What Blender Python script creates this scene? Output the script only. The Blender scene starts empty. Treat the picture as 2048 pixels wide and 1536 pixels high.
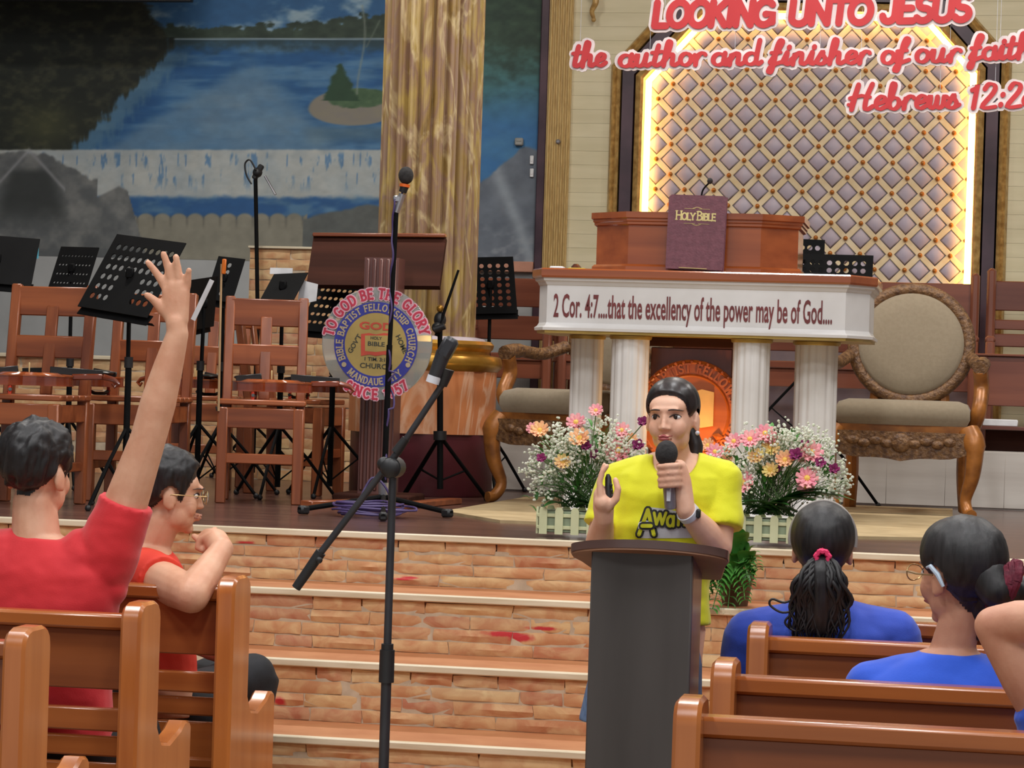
import bpy, bmesh, math, random
import numpy as np
from mathutils import Vector, Matrix, Euler, noise as mnoise
from mathutils.bvhtree import BVHTree

SC = bpy.context.scene
COL = SC.collection
random.seed(7)
RAD = math.radians

# ------------------------------------------------------------------ camera, light, exposure
FPX, CX, CY = 5250.0, 1024.0, 768.0
PSI, ROLL, HC = RAD(9.9), RAD(1.8), 1.58
CAM = Vector((0, 0, HC))
Fw = Vector((-math.sin(PSI), math.cos(PSI), 0))
Rt0 = Vector((math.cos(PSI), math.sin(PSI), 0))
Zu = Vector((0, 0, 1))
Rt = Rt0 * math.cos(ROLL) + Zu * math.sin(ROLL)
Up = Zu * math.cos(ROLL) - Rt0 * math.sin(ROLL)

cd = bpy.data.cameras.new('camera')
cam = bpy.data.objects.new('camera', cd)
COL.objects.link(cam)
cd.sensor_width = 36
cd.lens = FPX / 2048 * 36
cd.clip_end = 100
cam.matrix_world = Matrix(((Rt.x, Up.x, -Fw.x, CAM.x), (Rt.y, Up.y, -Fw.y, CAM.y), (Rt.z, Up.z, -Fw.z, CAM.z), (0, 0, 0, 1)))
SC.camera = cam

SC.view_settings.view_transform = 'Standard'
SC.view_settings.look = 'None'
SC.view_settings.gamma = 1
SC.view_settings.use_curve_mapping = False
SC.view_settings.exposure = 0.0

w = bpy.data.worlds.new('world')
SC.world = w
w.use_nodes = True
w.node_tree.nodes['Background'].inputs[0].default_value = (0.92, 0.96, 1.0, 1)
w.node_tree.nodes['Background'].inputs[1].default_value = 0.5

def area(name, loc, sx, sy, power, col=(1, 0.97, 0.92), rot=(0, 0, 0)):
    l = bpy.data.lights.new(name, 'AREA')
    l.shape = 'RECTANGLE'; l.size = sx; l.size_y = sy; l.energy = power; l.color = col
    o = bpy.data.objects.new(name, l); COL.objects.link(o)
    o.location = loc; o.rotation_euler = rot
    return o
for ly, pw in ((2.0, 80), (5.2, 80), (8.2, 60)):
    for lx in (-3.6, -0.6, 2.4):
        area('ceiling_lamp', (lx, ly, 5.6), 0.35, 1.4, pw, (0.98, 0.99, 1.0))
for lx in (-3.8, -0.8, 2.2):
    area('stage_lamp', (lx, 11.6, 5.3), 1.2, 0.35, 78, (1, 0.96, 0.9))

def ray(x, y):
    return Fw + Rt * ((x - CX) / FPX) - Up * ((y - CY) / FPX)
def PY(x, y, Y):
    r = ray(x, y); return CAM + r * (Y / r.y)
def PZ(x, y, z):
    r = ray(x, y); return CAM + r * ((z - HC) / r.z)
def XatY(x, Y, y=768):
    return PY(x, y, Y).x
def scl(Y):            # pixels per metre about depth Y
    return FPX * 0.985 / Y

# ------------------------------------------------------------------ colour and materials
def lin(c):
    return tuple(((v / 255) / 12.92 if v / 255 <= 0.04045 else ((v / 255 + 0.055) / 1.055) ** 2.4) for v in c)
def rgba(c): return (*lin(c), 1)

MATS = {}
def nt(name):
    m = bpy.data.materials.new(name); m.use_nodes = True
    t = m.node_tree
    return m, t, t.nodes['Principled BSDF']
def mat(name, c, rough=0.5, c2=None, scale=8, stretch=(1, 1, 1), metal=0.0, bump=0.0, bscale=None, spec=0.5, coord='Object', detail=4, rnd=None, coat=0.0, sheen=0.0, mixpos=(0.35, 0.65)):
    if name in MATS: return MATS[name]
    m, t, b = nt(name)
    N, L = t.nodes, t.links
    b.inputs['Roughness'].default_value = rough
    b.inputs['Metallic'].default_value = metal
    b.inputs['Specular IOR Level'].default_value = spec
    b.inputs['Coat Weight'].default_value = coat
    b.inputs['Coat Roughness'].default_value = 0.15
    b.inputs['Sheen Weight'].default_value = sheen
    tc = N.new('ShaderNodeTexCoord'); mp = N.new('ShaderNodeMapping')
    mp.inputs['Scale'].default_value = stretch
    L.new(tc.outputs[coord], mp.inputs['Vector'])
    vec = mp.outputs[0]
    if rnd is not None:
        oi = N.new('ShaderNodeObjectInfo'); ad = N.new('ShaderNodeVectorMath'); ad.operation = 'ADD'
        ml = N.new('ShaderNodeMath'); ml.operation = 'MULTIPLY'; ml.inputs[1].default_value = 37.0
        L.new(oi.outputs['Random'], ml.inputs[0]); L.new(vec, ad.inputs[0]); L.new(ml.outputs[0], ad.inputs[1])
        vec = ad.outputs[0]
    ns = N.new('ShaderNodeTexNoise'); ns.inputs['Scale'].default_value = scale; ns.inputs['Detail'].default_value = detail
    L.new(vec, ns.inputs['Vector'])
    if c2 is None:
        c2 = tuple(max(0, v * 0.88) for v in c)
    cr = N.new('ShaderNodeValToRGB')
    cr.color_ramp.elements[0].position = mixpos[0]; cr.color_ramp.elements[0].color = rgba(c2)
    cr.color_ramp.elements[1].position = mixpos[1]; cr.color_ramp.elements[1].color = rgba(c)
    L.new(ns.outputs['Fac'], cr.inputs['Fac'])
    out = cr.outputs['Color']
    if rnd is not None and rnd > 0:
        hs = N.new('ShaderNodeHueSaturation'); mr = N.new('ShaderNodeMapRange')
        mr.inputs['To Min'].default_value = 1 - rnd; mr.inputs['To Max'].default_value = 1 + rnd
        L.new(oi.outputs['Random'], mr.inputs['Value']); L.new(mr.outputs[0], hs.inputs['Value']); L.new(out, hs.inputs['Color'])
        out = hs.outputs['Color']
    L.new(out, b.inputs['Base Color'])
    if bump:
        bp = N.new('ShaderNodeBump'); bp.inputs['Strength'].default_value = bump; bp.inputs['Distance'].default_value = 0.01
        if bscale:
            n2 = N.new('ShaderNodeTexNoise'); n2.inputs['Scale'].default_value = bscale; n2.inputs['Detail'].default_value = 5
            L.new(vec, n2.inputs['Vector']); L.new(n2.outputs['Fac'], bp.inputs['Height'])
        else:
            L.new(ns.outputs['Fac'], bp.inputs['Height'])
        L.new(bp.outputs['Normal'], b.inputs['Normal'])
    MATS[name] = m
    return m
def wood(name, c, c2, axis='z', rough=0.35, scale=3.0, coat=0.2, rnd=0.08):
    st = {'x': (0.25, 4, 4), 'y': (4, 0.25, 4), 'z': (4, 4, 0.25)}[axis]
    return mat(name, c, rough, c2, scale, st, coat=coat, rnd=rnd, detail=6, bump=0.05, mixpos=(0.3, 0.7))
def emit(name, c, s):
    if name in MATS: return MATS[name]
    m, t, b = nt(name)
    b.inputs['Base Color'].default_value = rgba(c)
    b.inputs['Emission Color'].default_value = rgba(c); b.inputs['Emission Strength'].default_value = s
    MATS[name] = m
    return m
def vcol(name, rough=0.6):
    if name in MATS: return MATS[name]
    m, t, b = nt(name)
    a = t.nodes.new('ShaderNodeVertexColor'); a.layer_name = 'paint'
    t.links.new(a.outputs['Color'], b.inputs['Base Color'])
    b.inputs['Roughness'].default_value = rough
    MATS[name] = m
    return m

# ------------------------------------------------------------------ mesh builder
class MB:
    def __init__(s): s.v = []; s.f = []
    def add(s, vs, fs, M=None):
        o = len(s.v)
        s.v += [tuple(M @ Vector(p)) if M is not None else tuple(p) for p in vs]
        s.f += [tuple(i + o for i in f) for f in fs]
        return s
    def box(s, c, size, bev=0.0, M=None):
        hx, hy, hz = (a / 2 for a in size); c = Vector(c)
        if bev <= 0:
            vs = [c + Vector((x * hx, y * hy, z * hz)) for x in (-1, 1) for y in (-1, 1) for z in (-1, 1)]
            fs = [(0, 1, 3, 2), (4, 6, 7, 5), (0, 4, 5, 1), (2, 3, 7, 6), (0, 2, 6, 4), (1, 5, 7, 3)]
            return s.add(vs, fs, M)
        b = min(bev, hx * .95, hy * .95, hz * .95)
        bm = bmesh.new(); bmesh.ops.create_cube(bm, size=1)
        for v in bm.verts: v.co = Vector((v.co.x * 2 * hx, v.co.y * 2 * hy, v.co.z * 2 * hz))
        bmesh.ops.bevel(bm, geom=bm.edges[:], offset=b, segments=1, affect='EDGES')
        bm.verts.index_update()
        vs = [c + v.co for v in bm.verts]; fs = [[v.index for v in f.verts] for f in bm.faces]; bm.free()
        return s.add(vs, fs, M)
    def b2(s, lo, hi, bev=0.0, M=None):
        lo, hi = Vector(lo), Vector(hi)
        return s.box((lo + hi) / 2, hi - lo, bev, M)
    def bar(s, p0, p1, wx, wy, bev=0.0, upv=(0, 0, 1)):
        p0, p1 = Vector(p0), Vector(p1); d = p1 - p0; L = d.length; z = d.normalized()
        u = Vector(upv)
        if abs(z.dot(u)) > .98: u = Vector((0, 1, 0))
        x = u.cross(z).normalized(); y = z.cross(x)
        M = Matrix(((x.x, y.x, z.x, p0.x), (x.y, y.y, z.y, p0.y), (x.z, y.z, z.z, p0.z), (0, 0, 0, 1)))
        return s.box((0, 0, L / 2), (wx, wy, L), bev, M)
    def tube(s, pts, r, n=8, caps=True, flat=1.0):
        pts = [Vector(p) for p in pts]; k = len(pts)
        rs = r if isinstance(r, (list, tuple)) else [r] * k
        o = len(s.v); prev = None
        for i, p in enumerate(pts):
            d = (pts[min(i + 1, k - 1)] - pts[max(i - 1, 0)])
            d = d.normalized() if d.length > 1e-9 else Vector((0, 0, 1))
            if prev is None:
                a = Vector((0, 0, 1)) if abs(d.z) < .9 else Vector((0, 1, 0))
                x = a.cross(d).normalized()
            else:
                x = (prev - d * prev.dot(d)).normalized()
            prev = x; y = d.cross(x)
            for j in range(n):
                a = 2 * math.pi * j / n
                s.v.append(tuple(p + x * (rs[i] * math.cos(a)) + y * (rs[i] * flat * math.sin(a))))
        for i in range(k - 1):
            for j in range(n):
                a, b = o + i * n + j, o + i * n + (j + 1) % n
                s.f.append((a, b, b + n, a + n))
        if caps:
            s.f.append(tuple(o + j for j in reversed(range(n)))); s.f.append(tuple(o + (k - 1) * n + j for j in range(n)))
        return s
    def cyl(s, p0, p1, r0, r1=None, n=12): return s.tube([p0, p1], [r0, r0 if r1 is None else r1], n)
    def lathe(s, prof, n=24, M=None, rfun=None, sy=1.0):
        vs, fs = [], []
        k = len(prof)
        for (r, z) in prof:
            for j in range(n):
                a = 2 * math.pi * j / n
                rr = r * (rfun(a, z) if rfun else 1)
                vs.append((rr * math.cos(a), rr * sy * math.sin(a), z))
        for i in range(k - 1):
            for j in range(n):
                a, b = i * n + j, i * n + (j + 1) % n
                fs.append((a, b, b + n, a + n))
        fs.append(tuple(reversed(range(n)))); fs.append(tuple((k - 1) * n + j for j in range(n)))
        return s.add(vs, fs, M)
    def ball(s, c, r, n=12, m=8, M=None):
        r = (r, r, r) if not isinstance(r, (tuple, list)) else r
        vs = [(c[0], c[1], c[2] - r[2])]; fs = []
        for i in range(1, m):
            t = math.pi * i / m - math.pi / 2
            for j in range(n):
                a = 2 * math.pi * j / n
                vs.append((c[0] + r[0] * math.cos(t) * math.cos(a), c[1] + r[1] * math.cos(t) * math.sin(a), c[2] + r[2] * math.sin(t)))
        vs.append((c[0], c[1], c[2] + r[2]))
        for j in range(n): fs.append((0, 1 + (j + 1) % n, 1 + j))
        for i in range(m - 2):
            for j in range(n):
                a, b = 1 + i * n + j, 1 + i * n + (j + 1) % n
                fs.append((a, b, b + n, a + n))
        t = len(vs) - 1; o = 1 + (m - 2) * n
        for j in range(n): fs.append((o + j, o + (j + 1) % n, t))
        return s.add(vs, fs, M)
    def prism(s, poly, z0, z1, M=None, taper=1.0):
        n = len(poly)
        cx = sum(p[0] for p in poly) / n; cy = sum(p[1] for p in poly) / n
        vs = [(p[0], p[1], z0) for p in poly] + [(cx + (p[0] - cx) * taper, cy + (p[1] - cy) * taper, z1) for p in poly]
        fs = [tuple(reversed(range(n))), tuple(range(n, 2 * n))] + [(i, (i + 1) % n, (i + 1) % n + n, i + n) for i in range(n)]
        return s.add(vs, fs, M)
    def build(s, name, m, parent=None, world=False, smooth=True, ang=40, label=None):
        vs = s.v
        if world and parent is not None:
            Mi = TF[parent.name].inverted(); vs = [tuple(Mi @ Vector(p)) for p in vs]
        me = bpy.data.meshes.new(name); me.from_pydata(vs, [], s.f); me.validate()
        bm = bmesh.new(); bm.from_mesh(me); bmesh.ops.recalc_face_normals(bm, faces=bm.faces[:]); bm.to_mesh(me); bm.free()
        return link(name, me, m, parent, smooth, ang, label)
TF = {}
def link(name, me, m, parent=None, smooth=True, ang=40, label=None):
    if smooth and len(me.polygons):
        me.polygons.foreach_set('use_smooth', [True] * len(me.polygons))
        if ang < 180: me.set_sharp_from_angle(angle=RAD(ang))
    if m is not None: me.materials.append(MATS[m] if isinstance(m, str) else m)
    o = bpy.data.objects.new(name, me); COL.objects.link(o)
    TF[o.name] = Matrix.Identity(4)
    if parent is not None:
        o.parent = parent; TF[o.name] = TF[parent.name].copy()
    if label: o['label'] = label
    return o
def tag(o, label, cat, group=None, kind=None):
    o['label'] = label; o['category'] = cat
    if group: o['group'] = group
    if kind: o['kind'] = kind
    return o
def thing(name, label, cat, loc=(0, 0, 0), rz=0.0, group=None, kind=None, rot=None):
    o = bpy.data.objects.new(name, None); COL.objects.link(o)
    o.empty_display_size = 0.1
    o.location = loc; o.rotation_euler = rot if rot is not None else (0, 0, rz)
    TF[o.name] = Matrix.Translation(Vector(loc)) @ o.rotation_euler.to_matrix().to_4x4()
    return tag(o, label, cat, group, kind)
def origin_to(o, loc):          # move a single-mesh thing's origin to loc without moving its shape
    loc = Vector(loc)
    o.data.transform(Matrix.Translation(-loc)); o.location = loc
    return o
def copy_part(o, parent, loc=None, rot=None, scale=None, name=None):
    c = o.copy(); COL.objects.link(c); c.parent = parent
    if name: c.name = name
    if loc is not None: c.location = loc
    if rot is not None: c.rotation_euler = rot
    if scale is not None: c.scale = scale
    TF[c.name] = TF[parent.name].copy() if parent else Matrix.Identity(4)
    return c
def copy_tree(o, parent=None):
    c = o.copy(); COL.objects.link(c); c.parent = parent
    for ch in list(o.children): copy_tree(ch, c)
    return c
def struct(name, mb, m, label, cat, parent=None, **k):
    o = mb.build(name, m, parent, **k)
    if parent is None: tag(o, label, cat, kind='structure')
    return o
def cat_rom(pts, n=6, closed=False):
    pts = [Vector(p) for p in pts]; k = len(pts); out = []
    if k < 3 and not closed: 
        return [pts[0].lerp(pts[-1], i / n) for i in range(n + 1)]
    for i in range(k if closed else k - 1):
        g = (lambda q: pts[q % k]) if closed else (lambda q: pts[max(0, min(k - 1, q))])
        p0, p1, p2, p3 = g(i - 1), g(i), g(i + 1), g(i + 2)
        for j in range(n):
            t = j / n
            out.append(0.5 * ((2 * p1) + (p2 - p0) * t + (2 * p0 - 5 * p1 + 4 * p2 - p3) * t * t + (3 * p1 - p0 - 3 * p2 + p3) * t ** 3))
    out.append(pts[0].copy() if closed else pts[-1].copy())
    return out

# ------------------------------------------------------------------ stroke lettering
def _arc(cx, cy, rx, ry, a0, a1, n=10):
    return [(cx + rx * math.cos(RAD(a0 + (a1 - a0) * i / n)), cy + ry * math.sin(RAD(a0 + (a1 - a0) * i / n))) for i in range(n + 1)]
CAP = {   # glyph: (advance, strokes); cap height 1
 'A': (.82, [[(0, 0), (.38, 1)], [(.38, 1), (.76, 0)], [(.16, .36), (.6, .36)]]),
 'B': (.68, [[(.08, 0), (.08, 1)], [(.08, 1)] + _arc(.3, .77, .26, .23, 90, -90) + [(.08, .54)], [(.08, .54)] + _arc(.32, .27, .3, .27, 90, -90) + [(.08, 0)]]),
 'C': (.8, [_arc(.42, .5, .38, .5, 45, 315, 16)]),
 'D': (.78, [[(.08, 0), (.08, 1)], [(.08, 1), (.3, 1)] + _arc(.3, .5, .4, .5, 90, -90, 12) + [(.08, 0)]]),
 'E': (.66, [[(.08, 0), (.08, 1)], [(.08, 1), (.58, 1)], [(.08, .52), (.5, .52)], [(.08, 0), (.6, 0)]]),
 'F': (.62, [[(.08, 0), (.08, 1)], [(.08, 1), (.56, 1)], [(.08, .52), (.48, .52)]]),
 'G': (.84, [_arc(.42, .5, .38, .5, 45, 330, 16), [(.46, .45), (.76, .45), (.76, .1)]]),
 'H': (.78, [[(.08, 0), (.08, 1)], [(.68, 0), (.68, 1)], [(.08, .52), (.68, .52)]]),
 'I': (.3, [[(.12, 0), (.12, 1)]]),
 'J': (.6, [[(.5, 1), (.5, .3)] + _arc(.27, .27, .23, .27, 0, -170, 8)]),
 'K': (.72, [[(.08, 0), (.08, 1)], [(.6, 1), (.1, .45)], [(.24, .6), (.64, 0)]]),
 'L': (.6, [[(.08, 0), (.08, 1)], [(.08, 0), (.56, 0)]]),
 'M': (.92, [[(.06, 0), (.1, 1)], [(.1, 1), (.43, .15)], [(.43, .15), (.76, 1)], [(.76, 1), (.8, 0)]]),
 'N': (.8, [[(.08, 0), (.08, 1)], [(.08, 1), (.68, 0)], [(.68, 0), (.68, 1)]]),
 'O': (.86, [_arc(.42, .5, .38, .5, 90, 450, 22)]),
 'P': (.66, [[(.08, 0), (.08, 1)], [(.08, 1)] + _arc(.3, .74, .28, .26, 90, -90) + [(.08, .48)]]),
 'R': (.72, [[(.08, 0), (.08, 1)], [(.08, 1)] + _arc(.3, .75, .28, .25, 90, -90) + [(.08, .5)], [(.3, .5), (.64, 0)]]),
 'S': (.64, [_arc(.32, .75, .24, .25, 40, 260, 9) + _arc(.3, .25, .27, .25, 80, -150, 10)]),
 'T': (.7, [[(.33, 0), (.33, 1)], [(0, 1), (.66, 1)]]),
 'U': (.78, [[(.08, 1), (.08, .32)] + _arc(.38, .3, .3, .3, 180, 360, 10) + [(.68, 1)]]),
 'V': (.76, [[(0, 1), (.36, 0)], [(.36, 0), (.72, 1)]]),
 'W': (1.02, [[(0, 1), (.25, 0)], [(.25, 0), (.48, .9)], [(.48, .9), (.72, 0)], [(.72, 0), (.97, 1)]]),
 'X': (.74, [[(0, 0), (.68, 1)], [(0, 1), (.68, 0)]]),
 'Y': (.72, [[(0, 1), (.34, .48)], [(.68, 1), (.34, .48)], [(.34, .48), (.34, 0)]]),
 '1': (.46, [[(.06, .8), (.26, 1), (.26, 0)]]),
 '2': (.64, [_arc(.3, .72, .25, .28, 170, -35, 9) + [(.06, 0)], [(.06, 0), (.58, 0)]]),
 '5': (.64, [[(.52, 1), (.13, 1)], [(.13, 1), (.1, .56)] + _arc(.29, .32, .27, .31, 110, -150, 10)]),
 '7': (.62, [[(.03, 1), (.56, 1)], [(.56, 1), (.2, 0)]]),
 '9': (.64, [_arc(.3, .7, .25, .3, 0, 360, 14), [(.55, .7), (.5, .3), (.2, 0)]]),
 '3': (.62, [_arc(.27, .75, .24, .25, 160, -90, 9) + _arc(.27, .26, .27, .26, 90, -160, 9)]),
 ':': (.3, [[(.12, .1), (.12, .16)], [(.12, .6), (.12, .66)]]),
 '.': (.3, [[(.12, .04), (.12, .08)]]),
 "'": (.26, [[(.12, 1), (.1, .78)]]),
 ' ': (.42, []),
}
LOW = {   # slanted brush hand, x-height .5; every glyph joins near the baseline
 'a': (.52, [_arc(.22, .24, .19, .24, 50, 330, 14), [(.4, .5), (.38, .1), (.45, .0), (.54, .1)]]),
 'b': (.5, [[(.0, .1), (.14, .55), (.2, .98), (.12, 1.02), (.08, .7), (.08, .1)], [(.08, .12)] + _arc(.24, .22, .16, .23, 215, 500, 12)]),
 'd': (.54, [_arc(.2, .24, .19, .24, 50, 330, 14), [(.42, 1.02), (.38, .5), (.38, .1), (.45, .0), (.56, .1)]]),
 'e': (.42, [[(.06, .2), (.3, .3), (.32, .46), (.2, .51), (.07, .35), (.08, .1), (.22, .0), (.42, .13)]]),
 'f': (.42, [[(.0, .1), (.2, .55), (.34, .95), (.26, 1.03), (.17, .7), (.12, 0), (.06, -.32), (-.02, -.3), (.08, -.05), (.42, .12)], [(.0, .5), (.32, .52)]]),
 'h': (.56, [[(.0, .1), (.16, .55), (.22, .97), (.14, 1.03), (.09, .7), (.06, 0)], [(.07, .2), (.2, .45), (.32, .48), (.34, .3), (.34, .06), (.42, .0), (.56, .1)]]),
 'i': (.28, [[(.0, .1), (.12, .5)], [(.12, .5), (.1, .1), (.16, .0), (.29, .1)], [(.16, .7), (.17, .74)]]),
 'n': (.56, [[(.0, .2), (.09, .5), (.07, 0)], [(.07, .2), (.2, .45), (.32, .48), (.34, .3), (.34, .06), (.42, .0), (.56, .1)]]),
 'o': (.48, [_arc(.22, .25, .18, .25, 90, 450, 18), [(.3, .44), (.42, .36), (.5, .42)]]),
 'r': (.42, [[(.0, .2), (.1, .5), (.08, 0)], [(.09, .25), (.18, .45), (.3, .5), (.38, .42)]]),
 's': (.4, [[(.0, .08), (.18, .52), (.2, .4), (.3, .2), (.26, .03), (.1, .0), (.04, .08)], [(.24, .03), (.4, .12)]]),
 't': (.36, [[(.18, .86), (.12, .4), (.1, .08), (.18, .0), (.36, .12)], [(-.02, .56), (.32, .6)]]),
 'u': (.56, [[(.0, .3), (.08, .5), (.07, .12), (.16, .0), (.3, .1), (.37, .5)], [(.37, .5), (.35, .1), (.42, .0), (.56, .1)]]),
 'w': (.66, [[(.0, .3), (.08, .5), (.08, .12), (.16, .0), (.28, .12), (.31, .45)], [(.31, .45), (.31, .12), (.4, .0), (.52, .12), (.54, .48), (.66, .4)]]),
 'H': (.86, [[(.0, .2), (.1, .12), (.26, 1.0)], [(.26, 1.0), (.12, .0)], [(.72, 1.02), (.58, .5), (.56, .05), (.66, .0), (.82, .12)], [(.02, .46), (.4, .56), (.7, .5)]]),
 '1': (.4, [[(.08, .72), (.24, .95), (.18, 0)]]),
 '2': (.58, [[(.1, .75), (.22, .95), (.42, .88), (.4, .6), (.06, .02), (.52, .03)]]),
 '_': (.0, [[(.1, .08), (.11, .12)]]),
 ':': (.26, [[(.14, .48), (.15, .52)]]),
 ' ': (.3, []),
}
LATIN = {   # plain lower case for small print
 'a': (.56, [_arc(.24, .26, .2, .26, 0, 360, 14), [(.44, .52), (.44, 0)]]),
 'n': (.56, [[(.08, 0), (.08, .52)], [(.08, .3)] + _arc(.26, .32, .18, .2, 160, 0, 8) + [(.44, 0)]]),
 ' ': (.3, []),
 'w': (.78, [[(.02, .52), (.2, 0)], [(.2, 0), (.36, .48)], [(.36, .48), (.52, 0)], [(.52, 0), (.7, .52)]]),
}
def text_width(s, font, sp=0.0): return sum(font.get(c, font[' '])[0] + sp for c in s)
RB = [0]
def ribbon(mb, pts, wd, depth, place, thick=None, z0=0.0, smooth_pts=True):
    """sweep a flat pen of width wd along pts (2-D), raised by depth; place maps (x,y,z) to 3-D"""
    P = [Vector((p[0], p[1], 0)) for p in pts]
    if smooth_pts and len(P) > 2: P = cat_rom(P, 4)
    # rounded ends: extend slightly
    k = len(P); L, Rr = [], []
    for i in range(k):
        d = P[min(k - 1, i + 1)] - P[max(0, i - 1)]
        d = d.normalized() if d.length > 1e-9 else Vector((0, 1, 0))
        n = Vector((-d.y, d.x, 0))
        wl = wd if thick is None else thick(d, wd)
        L.append(P[i] + n * wl / 2); Rr.append(P[i] - n * wl / 2)
    def cap(p, a, b, sgn):
        d = (a - b).normalized(); e = Vector((d.y, -d.x, 0)) * sgn; r = (a - b).length / 2
        return [p + d * r * math.cos(t) + e * r * math.sin(t) for t in (math.pi / 4, math.pi / 2, 3 * math.pi / 4)]
    # end caps as small fans
    o = len(mb.v); q = []
    for a, b in zip(L, Rr): q += [a, b]
    c0 = cap(P[0], L[0], Rr[0], -1); c1 = cap(P[-1], L[-1], Rr[-1], 1)
    RB[0] = (RB[0] + 1) % 7
    zr = [RB[0] * 1.2e-4 + 1.0e-5 * (i // 2) for i in range(len(q))] + [RB[0] * 1.2e-4] * 3 + [RB[0] * 1.2e-4 + 1.0e-5 * (k - 1)] * 3
    top = [place(p.x, p.y, z0 + depth + e) for p, e in zip(q + c0 + c1, zr)]
    bot = [place(p.x, p.y, z0 - 2e-4 + e * .5) for p, e in zip(q + c0 + c1, zr)]
    m = len(top); mb.v += [tuple(p) for p in top + bot]
    for i in range(k - 1):
        a = o + 2 * i
        mb.f.append((a, a + 1, a + 3, a + 2))
        mb.f.append((a + m, a + 2 + m, a + 3 + m, a + 1 + m))
        mb.f.append((a, a + 2, a + 2 + m, a + m)); mb.f.append((a + 1, a + 1 + m, a + 3 + m, a + 3))
    for (i0, ci) in ((0, 2 * k), (2 * k - 2, 2 * k + 3)):
        ring = [o + i0, o + ci, o + ci + 1, o + ci + 2, o + i0 + 1]
        mb.f.append(tuple(ring)); mb.f.append(tuple(reversed([r + m for r in ring])))
        for a, b in zip(ring, ring[1:]): mb.f.append((a, b, b + m, a + m))
def letter_mesh(mb, ch, font, x, h, wd, depth, place, serif=0.0, slant=0.0, sx=1.0, z0=0.0, brush=False):
    adv, st = font.get(ch, font[' '])
    def th(d, w0):
        if not brush: return w0
        return w0 * (0.62 + 0.5 * abs(d.y * 0.93 + d.x * 0.25))
    for s in st:
        pts = [(x + (px * sx + py * slant) * h, py * h) for px, py in s]
        ribbon(mb, pts, wd, depth, place, th if brush else None, z0, smooth_pts=len(s) > 3)
        if serif and len(s) >= 2:
            ends = [(s[0], s[1]), (s[-1], s[-2])]
            for e, nx in ends:
                if e[1] in (0, 1) and abs(nx[1] - e[1]) > .3:
                    ribbon(mb, [(x + (e[0] * sx - .13) * h, e[1] * h), (x + (e[0] * sx + .13) * h, e[1] * h)], wd * .6, depth, place, None, z0, False)
                elif abs(nx[1] - e[1]) < .01 and abs(nx[0] - e[0]) > .2 and e[0] > .3:
                    ribbon(mb, [(x + e[0] * sx * h, e[1] * h - .12 * h), (x + e[0] * sx * h, e[1] * h + .08 * h)], wd * .6, depth, place, None, z0, False)
    return adv * sx * h
def font_text(body, size, m, name, parent, M, extr=0.002, bold=0.0, sx=1.0, shear=0.0, align='CENTER', space=1.0):
    """built-in outline font turned into a mesh part; M places its x/y plane"""
    cu = bpy.data.curves.new(name, 'FONT'); cu.body = body; cu.size = size; cu.extrude = extr; cu.offset = bold
    cu.align_x = align; cu.shear = shear; cu.space_character = space; cu.resolution_u = 3
    to = bpy.data.objects.new(name, cu); COL.objects.link(to)
    me = bpy.data.meshes.new_from_object(to.evaluated_get(bpy.context.evaluated_depsgraph_get()))
    bpy.data.objects.remove(to); bpy.data.curves.remove(cu)
    me.materials.clear()
    S = Matrix.Diagonal((sx, 1, 1, 1))
    me.transform(TF[parent.name].inverted() @ M @ S if parent is not None else M @ S)
    return link(name, me, m, parent, smooth=False)
def frame(o, x, y):          # matrix with given origin and x / y axes (z = x cross y)
    x = Vector(x).normalized(); y = Vector(y); y = (y - x * y.dot(x)).normalized(); z = x.cross(y)
    return Matrix(((x.x, y.x, z.x, o[0]), (x.y, y.y, z.y, o[1]), (x.z, y.z, z.z, o[2]), (0, 0, 0, 1)))

# ================================================================== the setting
ZS, RISE, TREAD, YE = 1.012, 0.206, 0.40, 9.5
XL, XR = -5.2, 4.2
YW = 15.2
def proj(P):                 # world points (n,3) -> picture coordinates, used to lay out the painting on the wall
    V = P - np.array(CAM); d = V @ np.array(Fw)
    return CX + FPX * (V @ np.array(Rt)) / d, CY - FPX * (V @ np.array(Up)) / d

mat('floor_tile', (176, 160, 140), 0.3, (150, 134, 116), 5)
mat('stage_wood', (104, 72, 62), 0.28, (68, 46, 42), 3, (0.5, 9, 9), coat=0.3, coord='Object', bump=0.05)
mat('cement', (204, 186, 160), 0.8, (182, 164, 140), 20)
mat('tread_tile', (180, 122, 80), 0.6, (166, 106, 66), 6, coord='Object')
mat('nosing_white', (226, 214, 188), 0.4, (206, 190, 160), 9, (0.4, 4, 4))
mat('wall_plain', (178, 180, 180), 0.7, (166, 168, 168), 4)
mat('ceiling_white', (225, 222, 215), 0.8)
mat('cream_siding', (222, 212, 178), 0.55, (212, 202, 166), 6, (0.4, 1, 3), rnd=0.02)
mat('gold_mould', (208, 172, 106), 0.4, (166, 128, 72), 26, metal=0.1, bump=0.3, bscale=60)
mat('gold_flat', (212, 182, 120), 0.45, (184, 152, 96), 30, (4, 4, .5), metal=0.05)
mat('purple_band', (84, 62, 72), 0.35, (58, 42, 52), 4)
mat('lilac_panel', (182, 172, 184), 0.6, (166, 156, 172), 9)
mat('lilac_pad', (194, 184, 196), 0.5, (180, 170, 186), 7, rnd=0.03, sheen=0.2)
mat('lattice', (242, 224, 186), 0.5, (232, 208, 160), 12)
mat('stud_gold', (176, 112, 44), 0.35, (150, 90, 30), 10, metal=0.3)
emit('led_warm', (255, 196, 104), 11.0)

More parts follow.
